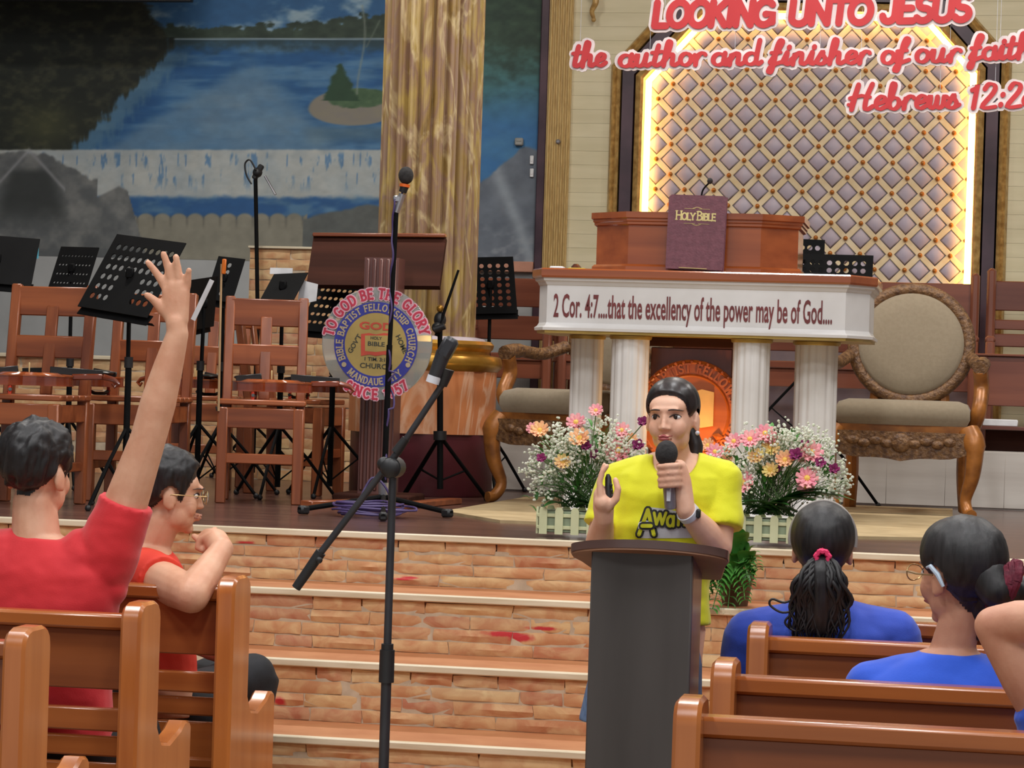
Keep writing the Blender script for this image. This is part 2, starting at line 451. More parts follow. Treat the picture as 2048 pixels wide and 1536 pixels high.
def brick_mat():
    m, t, b = nt('stone_brick'); N, L = t.nodes, t.links
    b.inputs['Roughness'].default_value = 0.7
    oi = N.new('ShaderNodeObjectInfo'); geo = N.new('ShaderNodeNewGeometry')
    cr = N.new('ShaderNodeValToRGB'); e = cr.color_ramp.elements
    cols = [(218, 182, 130), (204, 150, 102), (222, 194, 144), (190, 128, 92), (212, 168, 114), (180, 112, 88), (218, 180, 124), (200, 142, 98)]
    e[0].position = 0; e[0].color = rgba(cols[0]); e[1].position = 1; e[1].color = rgba(cols[-1])
    for i, c in enumerate(cols[1:-1]):
        q = e.new((i + 1) / (len(cols) - 1)); q.color = rgba(c)
    cr.color_ramp.interpolation = 'CONSTANT' if False else 'LINEAR'
    L.new(oi.outputs['Random'], cr.inputs['Fac'])
    ns = N.new('ShaderNodeTexNoise'); ns.inputs['Scale'].default_value = 15; ns.inputs['Detail'].default_value = 7; ns.inputs['Distortion'].default_value = .8
    mp = N.new('ShaderNodeMapping'); mp.inputs['Scale'].default_value = (0.9, 1, 1.2)
    L.new(geo.outputs['Position'], mp.inputs['Vector']); L.new(mp.outputs[0], ns.inputs['Vector'])
    r2 = N.new('ShaderNodeValToRGB'); r2.color_ramp.elements[0].position = 0.36; r2.color_ramp.elements[0].color = rgba((184, 114, 80))
    r2.color_ramp.elements[1].position = 0.66; r2.color_ramp.elements[1].color = rgba((232, 206, 156))
    L.new(ns.outputs['Fac'], r2.inputs['Fac'])
    mx = N.new('ShaderNodeMix'); mx.data_type = 'RGBA'; mx.inputs[0].default_value = 0.4
    L.new(cr.outputs[0], mx.inputs[6]); L.new(r2.outputs[0], mx.inputs[7])
    out = mx.outputs[2]
    # red paint stains with their own shape
    n3 = N.new('ShaderNodeTexNoise'); n3.inputs['Scale'].default_value = 30; n3.inputs['Detail'].default_value = 4
    L.new(geo.outputs['Position'], n3.inputs['Vector'])
    for (px, py, Y, rx, rz) in ((1010, 1268, 9.1, .10, .014), (1085, 1257, 9.1, .07, .010), (490, 1086, 9.5, .045, .012), (805, 1158, 9.5, .05, .006), (560, 1403, 8.7, .03, .022), (820, 1155, 9.5, .04, .006), (1040, 1275, 9.1, .06, .02)):
        c = PY(px, py, Y)
        sb = N.new('ShaderNodeVectorMath'); sb.operation = 'SUBTRACT'; sb.inputs[1].default_value = c
        L.new(geo.outputs['Position'], sb.inputs[0])
        sc = N.new('ShaderNodeVectorMath'); sc.operation = 'MULTIPLY'; sc.inputs[1].default_value = (1 / rx, 4, 1 / rz)
        L.new(sb.outputs[0], sc.inputs[0])
        ln = N.new('ShaderNodeVectorMath'); ln.operation = 'LENGTH'; L.new(sc.outputs[0], ln.inputs[0])
        a = N.new('ShaderNodeMath'); a.operation = 'MULTIPLY_ADD'; a.inputs[1].default_value = -1.1; a.inputs[2].default_value = 1.5
        L.new(n3.outputs['Fac'], a.inputs[0])
        ad = N.new('ShaderNodeMath'); ad.operation = 'SUBTRACT'; L.new(a.outputs[0], ad.inputs[0]); L.new(ln.outputs['Value'], ad.inputs[1])
        ml = N.new('ShaderNodeMath'); ml.operation = 'MULTIPLY'; ml.inputs[1].default_value = 2.0; ml.use_clamp = True
        L.new(ad.outputs[0], ml.inputs[0])
        m2 = N.new('ShaderNodeMix'); m2.data_type = 'RGBA'
        L.new(ml.outputs[0], m2.inputs[0]); L.new(out, m2.inputs[6]); m2.inputs[7].default_value = rgba((196, 52, 58))
        out = m2.outputs[2]
    L.new(out, b.inputs['Base Color'])
    bp = N.new('ShaderNodeBump'); bp.inputs['Strength'].default_value = 0.5; bp.inputs['Distance'].default_value = 0.006
    L.new(ns.outputs['Fac'], bp.inputs['Height']); L.new(bp.outputs[0], b.inputs['Normal'])
    MATS['stone_brick'] = m
brick_mat()

def brick_meshes(n=8):
    out = []
    for k in range(n):
        rs = random.Random(100 + k); mb = MB()
        nx, nz = 5, 3; vs, fs = [], []
        for iz in range(nz):
            for ix in range(nx):
                u, v = ix / (nx - 1) - .5, iz / (nz - 1) - .5
                edge = ix in (0, nx - 1) or iz in (0, nz - 1)
                y = -0.5 + (0.22 if edge else 0) + rs.uniform(-.14, .14)
                vs.append((u + (rs.uniform(-.015, .015) if edge else 0), y, v + (rs.uniform(-.05, .05) if edge else 0)))
        for iz in range(nz - 1):
            for ix in range(nx - 1):
                a = iz * nx + ix; fs.append((a, a + 1, a + nx + 1, a + nx))
        per = [ix for ix in range(nx)] + [iz * nx + nx - 1 for iz in range(1, nz)] + [(nz - 1) * nx + ix for ix in range(nx - 2, -1, -1)] + [iz * nx for iz in range(nz - 2, 0, -1)]
        o = len(vs)
        for i in per: vs.append((vs[i][0], 0.5, vs[i][2]))
        m = len(per)
        for j in range(m):
            fs.append((per[j], o + j, o + (j + 1) % m, per[(j + 1) % m]))
        mb.add(vs, fs)
        me = bpy.data.meshes.new('brick'); me.from_pydata(mb.v, [], mb.f)
        bm = bmesh.new(); bm.from_mesh(me); bmesh.ops.recalc_face_normals(bm, faces=bm.faces[:]); bm.to_mesh(me); bm.free()
        me.polygons.foreach_set('use_smooth', [True] * len(me.polygons)); me.set_sharp_from_angle(angle=RAD(50))
        me.materials.append(MATS['stone_brick'])
        out.append(me)
    return out
BR = brick_meshes()
def lay_bricks(parent, x0, x1, z0, z1, y, ch, lmin, lmax, depth=0.03, joint=0.0045, seed=0, name='brick', miss=0.008):
    rs = random.Random(seed); n = max(1, round((z1 - z0) / ch)); ch = (z1 - z0) / n
    for r in range(n):
        x = x0 - rs.uniform(0, lmax)
        while x < x1:
            l = rs.uniform(lmin, lmax)
            a, b = max(x, x0), min(x + l, x1)
            if b - a > 0.03 and rs.random() > miss:
                h = ch * (1 if rs.random() > .12 else .92)
                o = bpy.data.objects.new(name, rs.choice(BR)); COL.objects.link(o); o.parent = parent
                d = depth * rs.uniform(.7, 1.25)
                o.location = ((a + b) / 2, y + d / 2 - 0.009, z0 + (r + .5) * ch)
                o.scale = (b - a - joint, d, h - joint)
                if rs.random() < .5: o.scale.x *= -1
            x += l

# --- floor, stage, steps
f = struct('floor', MB().b2((-9, -4, -0.2), (9, 17, 0)), 'floor_tile', 'pale tiled hall floor below the steps', 'floor')
s0 = struct('stage_floor', MB().b2((-9, YE + .012, ZS - .05), (9, 16.2, ZS)), 'stage_wood', 'dark polished timber stage floor', 'stage floor')
for i in range(5):
    zt = (1.03 - RISE * i) if i else ZS; zb_ = 1.03 - RISE * (i + 1); yf = YE - TREAD * i
    st = struct('stage_step', MB().b2((-9, yf, 0 if i == 4 else zb_ - .03), (9, yf + TREAD + (6 if i == 0 else .02), zt - .05)), 'cement',
                ['stone clad riser right under the stage floor', 'stone clad step, first one below the stage', 'stone clad step, second one below the stage', 'stone clad step, third one below the stage', 'stone clad step, lowest one on the floor'][i], 'step')
    px0, px1 = XatY(-140, yf), XatY(2200, yf)
    if i < 4: lay_bricks(st, px0, px1, zb_, zt - .022, yf, .0465, .12, .34, seed=20 + i)
    MB().b2((-9, yf - .022, zt - .022), (9, yf + .012, zt + .003), .004).build('nosing', 'nosing_white', st)
    if i: MB().b2((-9, yf + .012, zt - .05), (9, yf + TREAD, zt)).build('tread', 'tread_tile', st)

# --- back wall with the lake painting
wb = struct('wall_back', MB().b2((-9, YW + .16, 0), (9, YW + .36, 6.2)), 'wall_plain', 'back wall of the stage carrying the painted lake scene', 'wall')
def vnoise(x, y, seed=0):
    r = np.random.RandomState(seed); tb = r.rand(64, 64)
    xi, yi = np.floor(x).astype(int), np.floor(y).astype(int); fx, fy = x - xi, y - yi
    fx, fy = fx * fx * (3 - 2 * fx), fy * fy * (3 - 2 * fy)
    g = lambda a, b: tb[a % 64, b % 64]
    return (g(xi, yi) * (1 - fx) + g(xi + 1, yi) * fx) * (1 - fy) + (g(xi, yi + 1) * (1 - fx) + g(xi + 1, yi + 1) * fx) * fy
def fbm(x, y, seed=0, o=4):
    t, a, s = 0, .5, 0
    for k in range(o):
        t = t + a * vnoise(x * 2 ** k, y * 2 ** k, seed + k); s += a; a *= .5
    return t / s
def smooth(a, b, x):
    t = np.clip((x - a) / (b - a), 0, 1); return t * t * (3 - 2 * t)
def paint(x, y):
    C = lambda r, g, b: np.array([r, g, b], float)
    n1 = fbm(x / 60, y / 30, 1); n2 = fbm(x / 18, y / 12, 5); n3 = fbm(x / 7, y / 40, 9); n4 = fbm(x / 30, y / 30, 14)
    def lay(img, m, c, c2=None, nz=None):
        m = np.clip(m, 0, 1)[:, None]
        cc = np.broadcast_to(c, img.shape) if c2 is None else c * (1 - nz[:, None]) + c2 * nz[:, None]
        return img * (1 - m) + cc * m
    img = np.zeros((len(x), 3)) + C(66, 112, 152)
    img = lay(img, np.ones_like(x), C(54, 100, 146), C(150, 176, 190), smooth(.4, .75, n1 + .18 * (n2 - .5)))
    # far shore and its reflection
    ytree = 52 - 20 * smooth(560, 760, x) + 34 * (n2 - .5)
    lake = smooth(76, 80, y)
    img = lay(img, smooth(-3, 3, y - ytree), C(44, 58, 52), C(70, 86, 72), n2)
    img = lay(img, lake, C(42, 92, 144), C(84, 128, 166), smooth(.3, .75, fbm(x / 90, y / 14, 21)))
    img = lay(img, lake * (1 - smooth(92, 124, y + 24 * n2)), C(50, 74, 84))
    # mountain mirrored in the water
    dx = np.abs(x - 510) - (y - 118) * np.where(x < 510, 1.75, .95)
    img = lay(img, lake * smooth(26, -40, dx + 30 * (n1 - .5)) * smooth(112, 145, y) * .75, C(96, 138, 172), C(120, 142, 158), n1)
    img = lay(img, lake * smooth(180, 260, x) * np.exp(-((x - (360 - (y - 120) * 0.95)) / 34) ** 2) * .5 * smooth(110, 150, y), C(28, 74, 126))
    img = lay(img, np.exp(-((y - 78) / 1.6) ** 2) * smooth(330, 350, x), C(150, 170, 182))
    # right hand lake behind the pillar and its green bank
    r = smooth(900, 930, x)
    img = lay(img, r, C(46, 100, 156), C(70, 122, 160), n1)
    img = lay(img, r * (1 - smooth(150, 260, y + 60 * (n1 - .5))), C(54, 92, 96), C(70, 118, 120), n2)
    img = lay(img, r * (1 - smooth(70, 190, y + 70 * (n2 - .5))), C(40, 58, 50), C(62, 84, 66), n2)
    # dark wooded bank, left
    edge = 345 - np.clip(y - 95, 0, 400) * .95 + 46 * (n3 - .5) + 20 * (n2 - .5)
    edge = np.where(y < 75, 285 + y * .6 + 50 * (n2 - .5), edge)
    img = lay(img, smooth(26, -8, x - edge - 34) * smooth(95, 120, y) * .55, C(104, 136, 150))
    img = lay(img, smooth(10, -10, x - edge), C(30, 36, 30), C(58, 60, 46), smooth(.35, .85, n2))
    img = lay(img, smooth(10, -10, x - edge) * np.exp(-(((x - 90) / 60) ** 2 + ((y - 250) / 45) ** 2)) * .7, C(82, 84, 54))
    # island and trees
    isl = ((x - 705) / 88) ** 2 + ((y - 218) / np.where(y < 218, 40, 33)) ** 2
    img = lay(img, smooth(1.1, .9, isl), C(150, 144, 126), C(122, 118, 114), n2)
    img = lay(img, smooth(1.15, .85, ((x - 715) / 62) ** 2 + ((y - 196) / 20) ** 2 + .6 * (n2 - .5)), C(62, 92, 66), C(92, 116, 84), n2)
    img = lay(img, smooth(4, -4, np.abs(x - 680) - (y - 126) * .5 + 14 * (n2 - .5)) * (y > 126) * (y < 202), C(46, 74, 54))
    img = lay(img, np.exp(-((x - 722 - 8 * np.sin(y / 40)) / 2.2) ** 2) * (y > 10) * (y < 190) * .6, C(140, 150, 140))
    img = lay(img, np.exp(-((x - 735 + (y - 90) * .5) / 2.0) ** 2) * (y > 40) * (y < 96) * .5, C(120, 132, 120))
    img = lay(img, smooth(110, 60, np.abs(x - 700)) * smooth(245, 262, y) * smooth(300, 270, y) * .5, C(104, 124, 128))
    # weir
    l = (x < 900)
    img = lay(img, l * smooth(297, 302, y + 2 * (n2 - .5)), C(156, 168, 174), C(188, 190, 184), n4)
    img = lay(img, l * smooth(.60, .74, n3) * smooth(300, 312, y) * smooth(392, 350, y) * .85, C(84, 126, 168))
    img = lay(img, l * smooth(388, 400, y + 10 * (n2 - .5)), C(44, 90, 142), C(84, 124, 158), smooth(.45, .75, n1))
    # boulder wall
    ps = np.abs(((x - 275) % 33) - 16.5); top = 440 - np.sqrt(np.clip(16.5 ** 2 - ps ** 2, 0, 400)) * .8
    img = lay(img, (x > 262) * (x < 614) * smooth(-3, 3, y - top), C(152, 148, 132), C(124, 122, 110), n4)
    img = lay(img, (x > 262) * (x < 614) * np.exp(-((ps - 16.5) / 2.5) ** 2) * smooth(428, 434, y) * smooth(462, 444, y) * .6, C(96, 94, 86))
    # rocks
    ry = 300 + np.clip(x - 60, 0, 999) * .42 + 30 * (n4 - .5)
    ry = np.where(x > 195, 372 + np.abs(x - 238) * .5 + np.clip(x - 255, 0, 99) * 3, ry)
    img = lay(img, smooth(-3, 4, y - ry) * (x < 300), C(92, 96, 98), C(126, 128, 126), smooth(.3, .8, n4))
    img = lay(img, smooth(-3, 4, y - ry) * (x < 300) * smooth(60, 20, np.abs(x - 62) - (y - 330) * .28) * smooth(330, 350, y) * smooth(470, 400, y), C(56, 60, 60))
    img = lay(img, np.exp(-((y - (300 + np.abs(x - 58) * 1.1)) / 5) ** 2) * (x < 130) * .7, C(150, 152, 156))
    ry2 = 408 + np.abs(x - 735) * .22 + 10 * (n4 - .5)
    img = lay(img, smooth(-3, 4, y - ry2) * (x > 606) * (x < 900), C(78, 82, 82), C(110, 114, 110), n4)
    ry3 = 296 + np.clip(1040 - x, 0, 200) * .9 + 16 * (n4 - .5)
    img = lay(img, r * smooth(-3, 5, y - ry3), C(84, 92, 104), C(116, 124, 134), n4)
    img = lay(img, r * smooth(-3, 5, y - ry3) * np.exp(-((x - 1000 - (y - 360) * .4) / 14) ** 2) * .6, C(160, 170, 178))
    img = lay(img, r * smooth(.5, .8, n2) * smooth(430, 500, y) * .5, C(140, 146, 150))
    return np.clip(img * (0.93 + .14 * n2)[:, None], 0, 255)
XM0, XM1 = PY(-280, 260, YW).x, PY(1077, 260, YW).x
ZM0, ZM1 = PY(300, 517, YW).z, 5.0
nx, nz = 520, 300
gx, gz = np.linspace(XM0, XM1, nx), ZM0 + (ZM1 - ZM0) * np.concatenate([np.linspace(0, .58, 250), np.linspace(.585, 1, 50)])
GX, GZ = np.meshgrid(gx, gz)
V = np.stack([GX.ravel(), np.full(GX.size, YW), GZ.ravel()], 1)
ii = np.arange(nz - 1)[:, None] * nx + np.arange(nx - 1)[None, :]; ii = ii.ravel()
Fq = np.stack([ii, ii + 1, ii + nx + 1, ii + nx], 1)
me = bpy.data.meshes.new('mural'); me.vertices.add(len(V)); me.vertices.foreach_set('co', V.ravel())
me.loops.add(Fq.size); me.loops.foreach_set('vertex_index', Fq.ravel()); me.polygons.add(len(Fq))
me.polygons.foreach_set('loop_start', np.arange(len(Fq)) * 4); me.update(calc_edges=True); me.validate()
mx, my = proj(V)
col = paint(mx, my) / 255
col = np.where(col <= .04045, col / 12.92, ((col + .055) / 1.055) ** 2.4)
ca = me.color_attributes.new('paint', 'FLOAT_COLOR', 'POINT')
ca.data.foreach_set('color', np.concatenate([col, np.ones((len(col), 1))], 1).ravel())
vcol('mural_paint', 0.7)
link('mural', me, 'mural_paint', wb, smooth=False, label='painted lake landscape with weir, island, woods and rocks')
MB().b2((XM0, YW + .002, 0.9), (XM1, YW + .16, ZM0)).build('plaster_panel', 'wall_plain', wb)
MB().b2((XM0, YW + .004, ZM0), (XM1, YW + .16, ZM1)).build('plaster_backing', 'wall_plain', wb)
mat('salmon_ledge', (196, 140, 116), .6)
MB().b2((PY(955, 530, YW).x, YW - .05, PY(1050, 545, YW).z), (XM1, YW, PY(1050, 524, YW).z), .004).build('ledge', 'salmon_ledge', wb)
MB().b2((XM1, YW - .03, ZS), (PY(1094, 260, YW).x, YW + .16, 5), .006).build('dark_strip', 'purple_band', wb)
# gilded pilaster strip with reeds
pil = MB(); xa, xb = PY(1094, 260, YW).x, PY(1141, 260, YW).x
pil.b2((xa, YW - .03, ZS), (xb, YW + .16, 5))
tr = struct('trim_1', pil, 'gold_flat', 'gilded vertical pilaster strip with raised reeds beside the painting', 'trim')
for k in range(5):
    xx = xa + (xb - xa) * (k + .5) / 5
    MB().box((xx, YW - .03, (ZS + 5) / 2), (.0135, .03, 5 - ZS), .005).build('reed', 'gold_flat', tr)
x0, x1 = PY(1141, 260, YW).x, PY(2330, 260, YW).x

# --- niche: mouldings, led line, tufted lattice panel
def W2(px, py): p = PY(px, py, YW); return Vector((p.x, p.z))
nic = [W2(1288, 560), W2(1288, 157), W2(1414, 20), W2(1852, 26), W2(1955, 143), W2(1948, 560)]
nic[0] = Vector((nic[1].x, ZS)); nic[-1] = Vector((nic[-2].x, ZS))
def offs(poly, d):       # offset an open polyline outwards (to its left hand side when walking left edge upwards)
    out = []; k = len(poly)
    for i in range(k):
        ns = []
        for a, b in ((i - 1, i), (i, i + 1)):
            if 0 <= a and b < k:
                t = (poly[b] - poly[a]).normalized(); ns.append(Vector((-t.y, t.x)))
        n = sum(ns, Vector((0, 0))) / len(ns); n = n.normalized()
        out.append(poly[i] + n * (d / max(.3, n.dot(ns[0]))))
    return out
def ring(d0, d1, ya, yb, name, m, parent, prof=None):
    A, B = offs(nic, d0), offs(nic, d1); mb = MB(); k = len(A)
    prof = prof or [(0, yb), (0.12, ya), (.88, ya), (1, yb)]
    vs = []
    for i in range(k):
        for (t, yy) in prof:
            q = A[i].lerp(B[i], t); vs.append((q.x, yy, q.y))
    m2 = len(prof); fs = []
    for i in range(k - 1):
        for j in range(m2 - 1):
            a = i * m2 + j; fs.append((a, a + 1, a + 1 + m2, a + m2))
        fs.append((i * m2, i * m2 + m2, (i + 1) * m2 + m2 - 1, i * m2 + m2 - 1))
    mb.add(vs, fs); return mb.build(name, m, parent, ang=25)
niche = thing('wall_niche', 'lit arched wall niche with diamond lattice back and dark purple surround', 'niche', (0, YW, ZS), kind='structure')
def nbuild(d0, d1, ya, yb, name, m, prof=None):
    o = ring(d0, d1, ya, yb, name, m, None, prof); o.parent = niche; o.data.transform(Matrix.Translation((0, -YW, -ZS))); return o
nbuild(0, .046, YW - .035, YW + .16, 'inner_moulding', 'gold_mould', [(0, YW + .16), (0, YW - .02), (.3, YW - .045), (.7, YW - .03), (1, YW - .015), (1, YW + .16)])
nbuild(.046, .134, YW - .02, YW + .16, 'purple_surround', 'purple_band')
nbuild(.134, .192, YW - .05, YW + .16, 'outer_moulding', 'gold_mould', [(0, YW + .1), (0, YW - .03), (.25, YW - .055), (.5, YW - .03), (.75, YW - .05), (1, YW - .01), (1, YW + .1)])
# panels over the arch
top = MB(); zt = max(p.y for p in offs(nic, .19))
top.b2((x0, YW, zt - .002), (x1, YW + .16, 5)); top.build('siding_plank', 'cream_siding', wb)
# horizontal siding either side of the niche, cut to follow the arch
_o = offs(nic, .165)
def arch_x(z, left):
    p, q = (_o[1], _o[2]) if left else (_o[4], _o[3])
    return p.x if z <= p.y else p.x + (q.x - p.x) * min(1, (z - p.y) / (q.y - p.y))
for left in (True, False):
    zz = ZS
    while zz < zt:
        zn = min(zz + .0805, zt + .002)
        xa0, xa1 = arch_x(zz, left), arch_x(zn, left); xo = PY(1141 if left else 2330, 260, YW).x
        P_ = [(xo, zz + .0005), (xa0, zz + .0005), (xa1, zn), (xo, zn)]
        MB().add([(x_, YW - .004, z_) for x_, z_ in P_] + [(x_, YW + .16, z_) for x_, z_ in P_], [(0, 1, 2, 3), (7, 6, 5, 4)] + [(i, (i + 1) % 4, (i + 1) % 4 + 4, i + 4) for i in range(4)]).build('siding_plank', 'cream_siding', wb)
        zz += .081
poly = [(p.x, p.y) for p in nic]
bk = MB(); bk.add([(p[0], YW + .10, p[1]) for p in poly] + [(p[0], YW + .14, p[1]) for p in poly],
                  [tuple(range(6)), tuple(reversed(range(6, 12)))] + [(i, (i + 1) % 6, (i + 1) % 6 + 6, i + 6) for i in range(6)])
bk.build('back_panel', 'lilac_panel', niche, world=True)
ins = offs(nic, -.022)
led = MB()
ins[0].y = ins[-1].y = PY(1600, 585, YW).z
led.tube([(p.x, YW + .055, p.y) for p in ins], .019, 8)
led.build('led_line', 'led_warm', niche, world=True, label='glowing warm white light line')
# lattice
def inside(px, pz, mrg):
    q = offs(nic, -mrg)
    if pz < ZS + .05: return False
    for i in range(5):
        a, b = q[i], q[i + 1]; t = b - a
        if (Vector((px, pz)) - a).cross(t) < 0: return False
    return True
inside_flip = inside((nic[1].x + nic[4].x) / 2, 2.5, 0)
def inn(px, pz, mrg): return inside(px, pz, mrg)
dx, dz = .1715, .1765
c0 = W2(1100 + 460 / 2.16, 419 / 2.16)
pad_me = None; stud_me = None
pads = 0; zlow = PY(1600, 640, YW).z
for r in range(-30, 30):
    for c in range(-2, 14):
        sxp = c0.x + (c + .5 * (r % 2)) * dx; szp = c0.y - r * dz / 2
        if szp < zlow: continue
        if inn(sxp, szp, .03):
            if stud_me is None:
                o = MB().ball((0, 0, 0), (.0135, .012, .0135), 10, 6).build('stud', 'stud_gold', niche); stud_me = o
            else: o = copy_part(stud_me, niche)
            o.location = (sxp, .083, szp - ZS)
        # pad centre lies half a cell to the side
        qx = sxp + dx / 2
        if inn(qx, szp, .055):
            if pad_me is None:
                mb = MB(); h, k = dx / 2 - .026, dz / 2 - .026
                mb.add([(-h, 0, 0), (0, 0, -k), (h, 0, 0), (0, 0, k), (-h * .75, -.012, 0), (0, -.012, -k * .75), (h * .75, -.012, 0), (0, -.012, k * .75), (0, -.016, 0)],
                       [(0, 1, 5, 4), (1, 2, 6, 5), (2, 3, 7, 6), (3, 0, 4, 7), (4, 5, 8), (5, 6, 8), (6, 7, 8), (7, 4, 8), (3, 2, 1, 0)])
                o = mb.build('diamond_pad', 'lilac_pad', niche, ang=180); pad_me = o
            else: o = copy_part(pad_me, niche)
            o.location = (qx, .099, szp - ZS); pads += 1
for sgn in (1, -1):
    for k in range(-60, 80):
        # line through lattice nodes: (x-c0.x)/dx*2 + sgn*(z-c0.z)/dz*2 = k
        pts = []
        for t in np.linspace(-6, 18, 2600):
            px = c0.x + t * dx; pz = c0.y + sgn * dz * (k / 2 - t)
            if pz > zlow - .1 and inn(px, pz, .01): pts.append((px, pz))
        if (k % 2 == 0) and len(pts) > 6:
            a, b = pts[0], pts[-1]
            MB().bar((a[0], YW + .095, a[1]), (b[0], YW + .095, b[1]), .034, .006 + .002 * (sgn > 0), .003, (0, 1, 0)).build('lattice_strip', 'lattice', niche, world=True)

# --- ceiling and side walls (outside the picture)
struct('ceiling', MB().b2((-9, -4, 6.2), (9, 15.6, 6.4)), 'ceiling_white', 'white hall ceiling', 'ceiling')
struct('wall_left', MB().b2((-9.2, -4, 0), (-9, 15.6, 6.2)), 'wall_plain', 'plain left wall of the hall', 'wall')
struct('wall_right', MB().b2((9, -4, 0), (9.2, 15.6, 6.2)), 'wall_plain', 'plain right wall of the hall', 'wall')

# --- brick parapet behind the chairs
YP = 14.0
pw = struct('brick_parapet', MB().b2((XatY(-200, YP), YP, ZS), (PY(498, 600, YP).x, YP + .16, PY(290, 722, YP).z)), 'cement', 'low stone brick parapet with white cap behind the wooden chairs', 'parapet')
lay_bricks(pw, XatY(-200, YP), PY(498, 600, YP).x, ZS, PY(290, 722, YP).z, YP, .058, .12, .3, .025, seed=51)
MB().b2((XatY(-200, YP), YP - .03, PY(290, 722, YP).z), (PY(498, 600, YP).x, YP + .18, PY(290, 714, YP).z), .004).build('cap', 'nosing_white', pw)
pt = struct('brick_pier', MB().b2((PY(498, 600, YP).x, YP - .01, ZS), (PY(900, 600, YP).x, YP + .16, PY(560, 497, YP).z)), 'cement', 'taller stone brick wall section beside the marble pillar', 'parapet')
lay_bricks(pt, PY(498, 600, YP).x, PY(900, 600, YP).x, ZS, PY(560, 498, YP).z, YP - .01, .058, .14, .32, .025, seed=61)
MB().b2((PY(496, 600, YP).x, YP - .035, PY(560, 498, YP).z), (PY(900, 600, YP).x, YP + .17, PY(560, 493, YP).z), .003).build('cap', 'nosing_white', pt)

# --- marble pillar on its drum
def marble(name, cols, vein, scale, stretch):
    m, t, b = nt(name); N, L = t.nodes, t.links
    geo = N.new('ShaderNodeNewGeometry'); mp = N.new('ShaderNodeMapping'); mp.inputs['Scale'].default_value = stretch
    L.new(geo.outputs['Position'], mp.inputs[0])
    ns = N.new('ShaderNodeTexNoise'); ns.inputs['Scale'].default_value = scale; ns.inputs['Detail'].default_value = 6; ns.inputs['Distortion'].default_value = .6
    L.new(mp.outputs[0], ns.inputs['Vector'])
    cr = N.new('ShaderNodeValToRGB'); e = cr.color_ramp.elements
    e[0].position = .25; e[0].color = rgba(cols[0]); e[1].position = .75; e[1].color = rgba(cols[-1])
    for i, c in enumerate(cols[1:-1]): e.new(.25 + .5 * (i + 1) / (len(cols) - 1)).color = rgba(c)
    L.new(ns.outputs['Fac'], cr.inputs['Fac'])
    m2 = N.new('ShaderNodeMapping'); m2.inputs['Rotation'].default_value = (0, RAD(52), 0); m2.inputs['Scale'].default_value = (1, 1, .35)
    L.new(geo.outputs['Position'], m2.inputs[0])
    n2 = N.new('ShaderNodeTexNoise'); n2.inputs['Scale'].default_value = 3.4; n2.inputs['Detail'].default_value = 7; n2.inputs['Distortion'].default_value = 1.0
    L.new(m2.outputs[0], n2.inputs['Vector'])
    ab = N.new('ShaderNodeMath'); ab.operation = 'SUBTRACT'; ab.inputs[1].default_value = .5; L.new(n2.outputs['Fac'], ab.inputs[0])
    a2 = N.new('ShaderNodeMath'); a2.operation = 'ABSOLUTE'; L.new(ab.outputs[0], a2.inputs[0])
    v = N.new('ShaderNodeValToRGB'); v.color_ramp.elements[0].position = 0; v.color_ramp.elements[0].color = (1, 1, 1, 1)
    v.color_ramp.elements[1].position = .028; v.color_ramp.elements[1].color = (0, 0, 0, 1); L.new(a2.outputs[0], v.inputs['Fac'])
    mx = N.new('ShaderNodeMix'); mx.data_type = 'RGBA'; sc = N.new('ShaderNodeMath'); sc.operation = 'MULTIPLY'; sc.inputs[1].default_value = .55
    L.new(v.outputs[0], sc.inputs[0]); L.new(sc.outputs[0], mx.inputs[0]); L.new(cr.outputs[0], mx.inputs[6]); mx.inputs[7].default_value = rgba(vein)
    L.new(mx.outputs[2], b.inputs['Base Color']); b.inputs['Roughness'].default_value = .35
    MATS[name] = m
marble('gold_marble', [(108, 82, 50), (150, 122, 70), (142, 112, 92), (174, 148, 84), (184, 162, 142)], (214, 194, 146), 6, (1.6, 1.6, .55))
marble('peach_marble', [(186, 104, 58), (216, 140, 90), (206, 128, 80), (230, 170, 126)], (240, 206, 176), 4, (1.6, 1.6, .4))
mat('maroon_base', (96, 38, 46), .4, (82, 30, 38), 5)
mat('gold_ring', (196, 150, 62), .28, (160, 112, 40), 8, metal=.6)
mat('lavender_cloth', (190, 178, 186), .6)
CYc = 12.95; pc = PY(863, 260, CYc); pxc = pc.x
col_t = thing('marble_pillar', 'fluted golden marble pillar on a round drum base', 'pillar', (pxc, CYc, ZS), kind='structure')
zt1 = PY(900, 870, CYc - .37).z - ZS; zt2 = PY(900, 742, CYc - .37).z - ZS; zt3 = PY(900, 684, CYc - .3).z - ZS
MB().lathe([(.352, 0), (.36, .01), (.36, zt1)], 40).build('drum_base', 'maroon_base', col_t)
MB().lathe([(.372, zt1), (.372, zt2)], 96, rfun=lambda a, z: 1 - .03 * (math.sin(a * 9) > .55)).build('drum', 'peach_marble', col_t)
zz = zt3 - zt2
MB().lathe([(.37, zt2), (.392, zt2 + .02), (.398, zt2 + .045), (.385, zt2 + .075), (.33, zt2 + .085), (.33, zt2 + .1), (.345, zt2 + .115), (.35, zt2 + .135), (.335, zt2 + zz + .01), (.28, zt2 + zz + .012)], 48).build('gold_torus', 'gold_ring', col_t)
MB().lathe([(.30, zt3), (.31, zt3 + .008), (.30, zt3 + .022), (.26, zt3 + .03)], 40).build('collar', 'lavender_cloth', col_t)
fl = lambda a, z: 1 - .12 * max(0, math.sin(a * 22)) ** 1.5 + .012 * math.cos(a * 66)
MB().lathe([(.25, zt3 + .02), (.25, 5.0)], 440, rfun=fl).build('shaft', 'gold_marble', col_t, ang=60)

